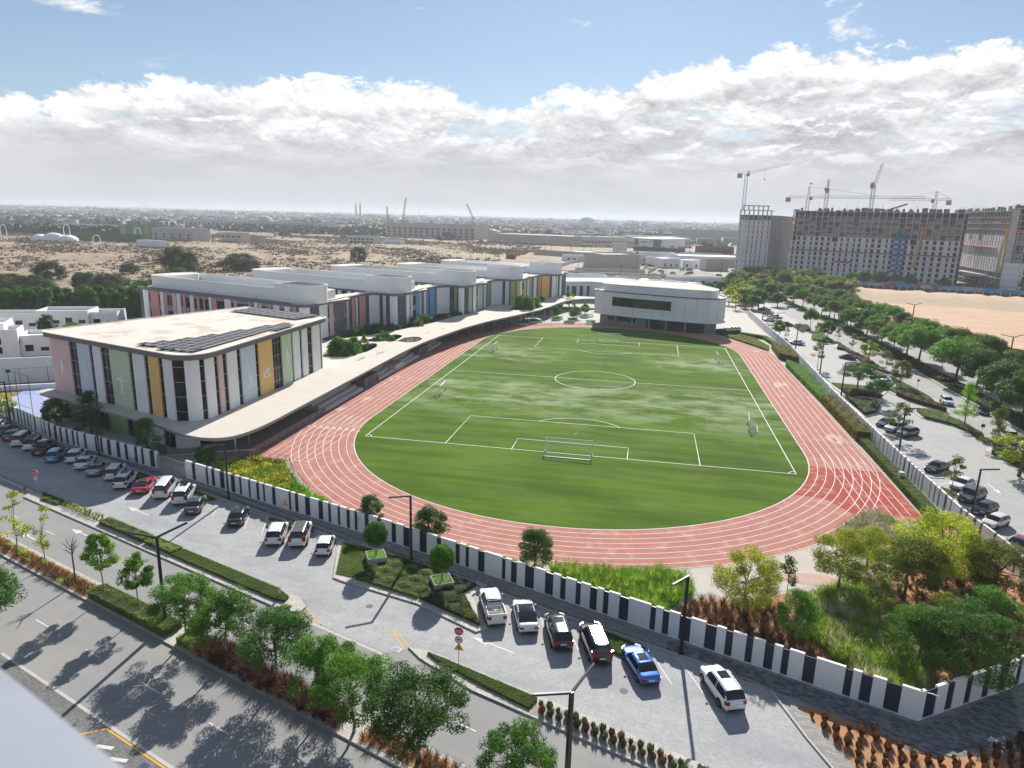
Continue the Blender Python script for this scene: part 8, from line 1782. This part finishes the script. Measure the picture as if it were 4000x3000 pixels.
for pts in ([(-40,290),(10,300),(60,296)], [(-60,300),(-50,420),(-20,520)], [(-20,420),(100,430)], [(10,330),(16,380)], [(70,300),(100,520)], [(-40,330),(8,338)], [(20,440),(20,520)]):
    q = MB(); q.wall(pts, .3, 0, 2.4); q.build('wall_run', M_cream, r)
# palms and lamps along the far road
def palm_mesh():
    q = MB(); q.path([(0,0,0),(.1,0,3),(0,.1,6.2)], [.28,.22,.2], 6); tm = q.mesh('trunk', M_trunk); rng = np.random.default_rng(2); V = []; F = []
    q = MB()
    for i in range(22):
        a = 2*PI*i/22; up = .3+.9*(i % 3)/2; p = [(0,0,6.2),(1.2*math.cos(a),1.2*math.sin(a),6.2+up),(2.3*math.cos(a),2.3*math.sin(a),6.1+up*.8),(3.0*math.cos(a),3.0*math.sin(a),5.2+up*.3)]; w = .35; s = (-math.sin(a)*w, math.cos(a)*w)
        for k in range(3): A_, B_ = p[k], p[k+1]; q.add([(A_[0]-s[0],A_[1]-s[1],A_[2]),(A_[0]+s[0],A_[1]+s[1],A_[2]),(B_[0]+s[0]*.8,B_[1]+s[1]*.8,B_[2]),(B_[0]-s[0]*.8,B_[1]-s[1]*.8,B_[2])], [(0,1,2,3)])
    return tm, q.mesh('fronds', L_grey)
ptm, pfm = palm_mesh(); road = [(-620,830),(-336,734),(-241.7,696),(-148.6,646),(-70.3,621),(-9.5,655),(60,668)]; RL = cum(road)
for i in range(46):
    (x, y), d = along(road, RL[-1]*(i+.5)/46, RL); o = -9 if i % 2 else 9
    r = empty('palm_tree', 'date palm along the far desert road', 'palm tree', (x-d[1]*o, y+d[0]*o, 0), random.random()*6, 'palms along the far desert road'); r.scale = (1.05,)*3; link('trunk', ptm, r); link('fronds', pfm, r)
# scrub, distant trees and distant houses: uncountable masses
def blobs(name, pts, rad, hh, m, label, cat, seed, leaf=None, per=14):
    rng = np.random.default_rng(seed); n = len(pts); k = per; P = np.repeat(pts, k, 0)+rng.normal(0, 1, (n*k, 2))*np.repeat(rad, k)[:, None]*.45; H = np.repeat(hh, k)
    z = H*rng.uniform(.1, 1, n*k); s = np.repeat(rad, k)*rng.uniform(.5, .9, n*k)
    N = rng.normal(0, 1, (n*k, 3)); N[:, 2] = np.abs(N[:, 2])+.4; N /= np.linalg.norm(N, axis=1)[:, None]; t = np.cross(N, rng.normal(0, 1, (n*k, 3))); t /= np.linalg.norm(t, axis=1)[:, None]; b = np.cross(N, t)
    C = np.c_[P, z]; V = np.stack([C-t*s[:, None]*.5, C+b*s[:, None]*.4, C+t*s[:, None]*.5, C-b*s[:, None]*.4], 1).reshape(-1, 3); o = link(name, npmesh(name, V, np.arange(len(V)).reshape(-1, 4), m), kind='stuff'); tag(o, label, cat)
rng = np.random.default_rng(5)
def field(n, y0, y1, x0f, x1f):
    y = np.sqrt(rng.uniform(y0**2, y1**2, n)) if y0 > 0 else rng.uniform(y0, y1, n); return np.c_[rng.uniform(0, 1, n)*(x1f(y)-x0f(y))+x0f(y), y]
f = field(36000, 60, 800, lambda y: -(y+155)*1.02-30, lambda y: np.minimum(-60-(y-200)*.12, -110+y*0)); f = f[(f[:, 0] < -75-(f[:, 1] < 320)*70) & (f[:, 0]*.55+f[:, 1] > -70)]
cl = np.sin(f[:, 0]*.021+1)*np.sin(f[:, 1]*.03)+np.sin(f[:, 0]*.05+f[:, 1]*.04)*.6+rng.normal(0, .5, len(f)); f = f[cl > -.1]
blobs('desert_scrub', f, rng.uniform(.8, 3.2, len(f)), rng.uniform(.3, 1.2, len(f)), leafmat('dry_scrub', (.085,.07,.035), (.21,.155,.09), .15, .05), 'low dry scrub scattered over the desert plain', 'scrub', 1, per=6)
f = field(900, 60, 420, lambda y: -(y+155)*1.0-10, lambda y: -170+y*0); blobs('debris', f[(f[:,1] > 130) & (f[:,1] < 220)], rng.uniform(1, 3, len(f))[:len(f[(f[:,1] > 130) & (f[:,1] < 220)])], rng.uniform(.3, .8, len(f))[:len(f[(f[:,1] > 130) & (f[:,1] < 220)])], M_gconc, 'heaps of grey broken rubble in the desert', 'rubble', 2, per=10)
def town(n, y0, y1, seed, smin, smax, hmin, hmax):
    rg = np.random.default_rng(seed); y = np.sqrt(rg.uniform(y0**2, y1**2, n)); x = rg.uniform(-1.08, .62, n)*(y+155); w = rg.uniform(smin, smax, n); d = rg.uniform(smin, smax, n); h = rg.uniform(hmin, hmax, n); a = rg.choice([-.33, -.2, .1], n)
    keep = ~((x > 66) & (y < 900)) & ~((x > -230) & (x < 70) & (y < 900)) & ~((y < 1080) & (x > -900) & (x < -230)); x, y, w, d, h, a = [q[keep] for q in (x, y, w, d, h, a)]
    ca, sa = np.cos(a), np.sin(a); C = []
    for sx, sy in ((-1,-1),(1,-1),(1,1),(-1,1)): u, v = sx*w/2, sy*d/2; C.append((x+ca*u-sa*v, y+sa*u+ca*v))
    V = np.stack([np.stack([c[0], c[1], z], 1) for z in (np.zeros(len(x)), h) for c in C], 1); base = np.arange(len(x))[:, None, None]*8
    F = (base+np.array([(4,5,6,7),(0,1,5,4),(1,2,6,5),(2,3,7,6),(3,0,4,7)])).reshape(-1, 4); return V.reshape(-1, 3), F, rg.integers(0, 4, len(x)).repeat(5)
for nm, args in (('distant_houses', (3400, 1000, 3200, 31, 12, 34, 5, 11)), ('distant_houses', (3600, 3000, 9500, 32, 20, 80, 6, 18))):
    V, F, K = town(*args); o = link(nm, npmesh(nm, V, F, M_far, K), kind='stuff'); tag(o, 'low cream and white houses spread out to the horizon', 'houses')
f = field(5200, 780, 3000, lambda y: -(y+155)*1.08, lambda y: (y+155)*.62); f = f[~((f[:, 0] > -240) & (f[:, 1] < 960) & (f[:, 0] < 60)) | (rng.random(len(f)) < .15)]; f = f[~((f[:, 1] < 1010) & (f[:, 0] > -760) & (f[:, 0] < -520))]
cl = np.sin(f[:, 0]*.006)*np.sin(f[:, 1]*.011+f[:, 0]*.002)+rng.normal(0, .35, len(f)); f = f[cl > -.1]
blobs('distant_trees', f, rng.uniform(9, 20, len(f)), rng.uniform(5, 11, len(f)), L_far, 'dark green trees between the distant houses', 'trees', 3, per=16)
f = field(4200, 2800, 9500, lambda y: -(y+155)*1.08, lambda y: (y+155)*.62); cl = np.sin(f[:, 0]*.003)*np.sin(f[:, 1]*.004)+rng.normal(0, .4, len(f)); f = f[cl > 0]
blobs('distant_trees', f, rng.uniform(25, 60, len(f)), rng.uniform(6, 14, len(f)), L_far, 'far belts of trees fading towards the horizon', 'trees', 4, per=14)
f = np.c_[rng.uniform(-860, -560, 420), rng.uniform(600, 640, 420)]; f2 = np.c_[rng.uniform(-700, -250, 500), rng.uniform(905, 990, 500)]; f = np.r_[f, f2]
blobs('tree_belt', f, rng.uniform(7, 12, len(f)), rng.uniform(6, 10, len(f)), L_far, 'green belt of trees behind the left plain', 'trees', 6, per=20)
# parked cars glinting by the showroom: too small to pick out one by one
rg = np.random.default_rng(8); V = []; q = MB()
for i in range(260):
    x, y = rg.uniform(-30, 130), rg.uniform(560, 680)
    if (x > -12 and x < 56 and y > 672): continue
    k = int(rg.integers(0, 3)); a = rg.choice([.3, 1.9]); q.obox((x, y), a, 2.3, .95, .3, 1.0, k); q.obox((x-.2*math.cos(a), y-.2*math.sin(a)), a, 1.3, .8, 1.0, 1.5, 3)
q.build('far_parked_cars', [PAINT['white'], PAINT['silver'], PAINT['red'], M_cglass], kind='stuff', label='small parked cars round the distant showroom', cat='cars')
# pylons and masts on the skyline
pm_ = MB(); lattice(pm_, (0,0,0), (0,0,46), 5, 7, .5); 
for z in (30, 37, 44): pm_.bar((-12,0,z),(12,0,z),.5,3); pm_.bar((-12,0,z),(0,0,z+3),.4,3); pm_.bar((12,0,z),(0,0,z+3),.4,3)
pme = pm_.mesh('lattice_frame', M_gmetal)
for i in range(24): 
    t = i/23; a = math.radians(137-71*t+random.uniform(-.8,.8)); D = random.uniform(4600, 6000); r = empty('power_pylon', 'lattice power pylon on the hazy skyline', 'pylon', (10+D*math.cos(a), -155+D*math.sin(a), 0), a, 'power pylons along the skyline'); r.scale = (1.25,)*3; link('lattice_frame', pme, r)
for x, y, h, l, lb in ((-420,1020,62,.16,'crawler crane leaning beside the palace'),(-437,1010,46,-.1,'second slim crane beside the palace'),(-290,1080,55,-.5,'long thin crane jib behind the palace')):
    r = empty('distant_crane', lb, 'crane', (x, y, 0)); q = MB(); lattice(q, (0,0,0), (h*l,0,h), 2.0, 5, .22); q.build('boom', M_metal, r)
for x, y, h, lb in ((-640,1420,52,'left of two distant minarets'),(-652,1424,50,'right of two distant minarets')): r = empty('minaret', lb, 'tower', (x*1.9, y*1.9, 0)); q = MB(); q.path([(0,0,0),(0,0,h*1.2),(0,0,h*1.5)],[5,4,1.2],8); q.build('shaft', M_beige, r)
r = empty('domed_mosque', 'large pale dome on the skyline right of the palace', 'building', (-210,2300,0)); q = MB(); q.ellip((0,0,14), 32, 32, 26, 20, 10); q.build('dome', M_pale, r, True); q = MB(); q.obox((0,0), 0, 60, 50, 0, 20); q.build('hall', M_pale, r)

# ------------------------------------------------------------------ the paving tiles that can be picked out at the wall corner
def tiles():
    root = empty('corner_paving', 'dark grey slab paving at the corner of the boundary wall', 'paving', (0,0,0)); root['kind'] = 'structure'; del root['category']
    mats_ = [mat('paving_slab_%d' % i, c, .85, .15, 1.2, .08, 10) for i, c in enumerate([(.115,.12,.13),(.155,.16,.17),(.20,.20,.205),(.25,.245,.24)])]
    m0 = MB(); m0.box(-.215,-.105,-.02,.215,.105,.012); ms = [m0.mesh('paving_slab', m) for m in mats_]
    area = [S(47,-90.5), S(51.2,-90.5), S(54.5,-90.9), S(58,-90.8), S(60.5,-91.3), S(63,-91.8), S(65.5,-92.5), S(67,-92.2), S(69,-91), S(71,-89.5), S(73,-87.8), (41.4,-100.2), (36,-104.1), (32.7,-106.3), S(47,-89.0)]
    rr = random.Random(6); allp = []
    for j in range(60):
        for i in range(70): 
            s, c = 46+i*.44+(j % 2)*.22, -92.6+j*.225; p = S(s, c)
            allp.append((p, rr.randrange(4)))
    A = np.array([p for p, _ in allp]); k = inpoly(A, area); allp = [a for a, b in zip(allp, k) if b]
    allp.sort(key=lambda t: (t[0][0]-CAM[0])**2+(t[0][1]-CAM[1])**2)
    vis = [t for t in allp if in_view(*t[0])]; near = vis[:298]; s_ = set(id(t) for t in near); rest = [t for t in allp if id(t) not in s_]
    for p, m in near: link('paving_slab', ms[m], root, loc=(p[0], p[1], .124), rz=SA)
    q = MB()
    for p, m in rest: q.obox(p, SA, .215, .105, .104, .136, m)
    q.build('paving_slabs', mats_, root, kind='stuff')
tiles()

# ------------------------------------------------------------------ the balcony coping the photograph is taken over, just under the lens
r = empty('balcony_parapet', 'out-of-focus pale grey metal coping of the balcony in the lower left corner', 'parapet')
z = CAM[2]-.366; a, b = Vector((9.906,-155.075,0)), Vector((10.077,-155.143,0)); d = (b-a).normalized(); n = Vector((-d.y, d.x, 0))*-1
if n.dot(Vector((CAM[0], CAM[1], 0))-a) < 0: n = -n
M_cop = mat('coping_metal', (.42,.44,.48), .45, .12, 6, .03, metal=.3)
A_, B_ = a-d*1.6, b+d*1.4
q = MB(); q.prism([(A_.x,A_.y), (B_.x,B_.y), ((B_+n*.22).x,(B_+n*.22).y), ((A_+n*.22).x,(A_+n*.22).y)], z-.03, z); q.build('coping', M_cop, r)
q = MB(); q.prism([((A_+n*.03).x,(A_+n*.03).y), ((B_+n*.03).x,(B_+n*.03).y), ((B_+n*.19).x,(B_+n*.19).y), ((A_+n*.19).x,(A_+n*.19).y)], z-1.1, z-.03); q.build('parapet_wall', M_wall, r)

# ------------------------------------------------------------------ haze
q = MB(); q.box(-13000,-13000,-1.2,13000,13000,84)
m = bpy.data.materials.new('haze'); m.use_nodes = True; g = NG(m.node_tree); v = g.new('ShaderNodeVolumePrincipled'); v.inputs['Color'].default_value = (.70,.75,.82,1); v.inputs['Density'].default_value = HAZE; v.inputs['Anisotropy'].default_value = .2
o = g.new('ShaderNodeOutputMaterial'); g.l.new(v.outputs[0], o.inputs['Volume']); q.build('haze', m, kind='stuff')
for o in list(bpy.data.objects):      # prototypes that were never placed
    if o.type == 'EMPTY' and not o.get('label') and o.parent is None:
        for c in list(o.children): bpy.data.objects.remove(c)
        bpy.data.objects.remove(o)
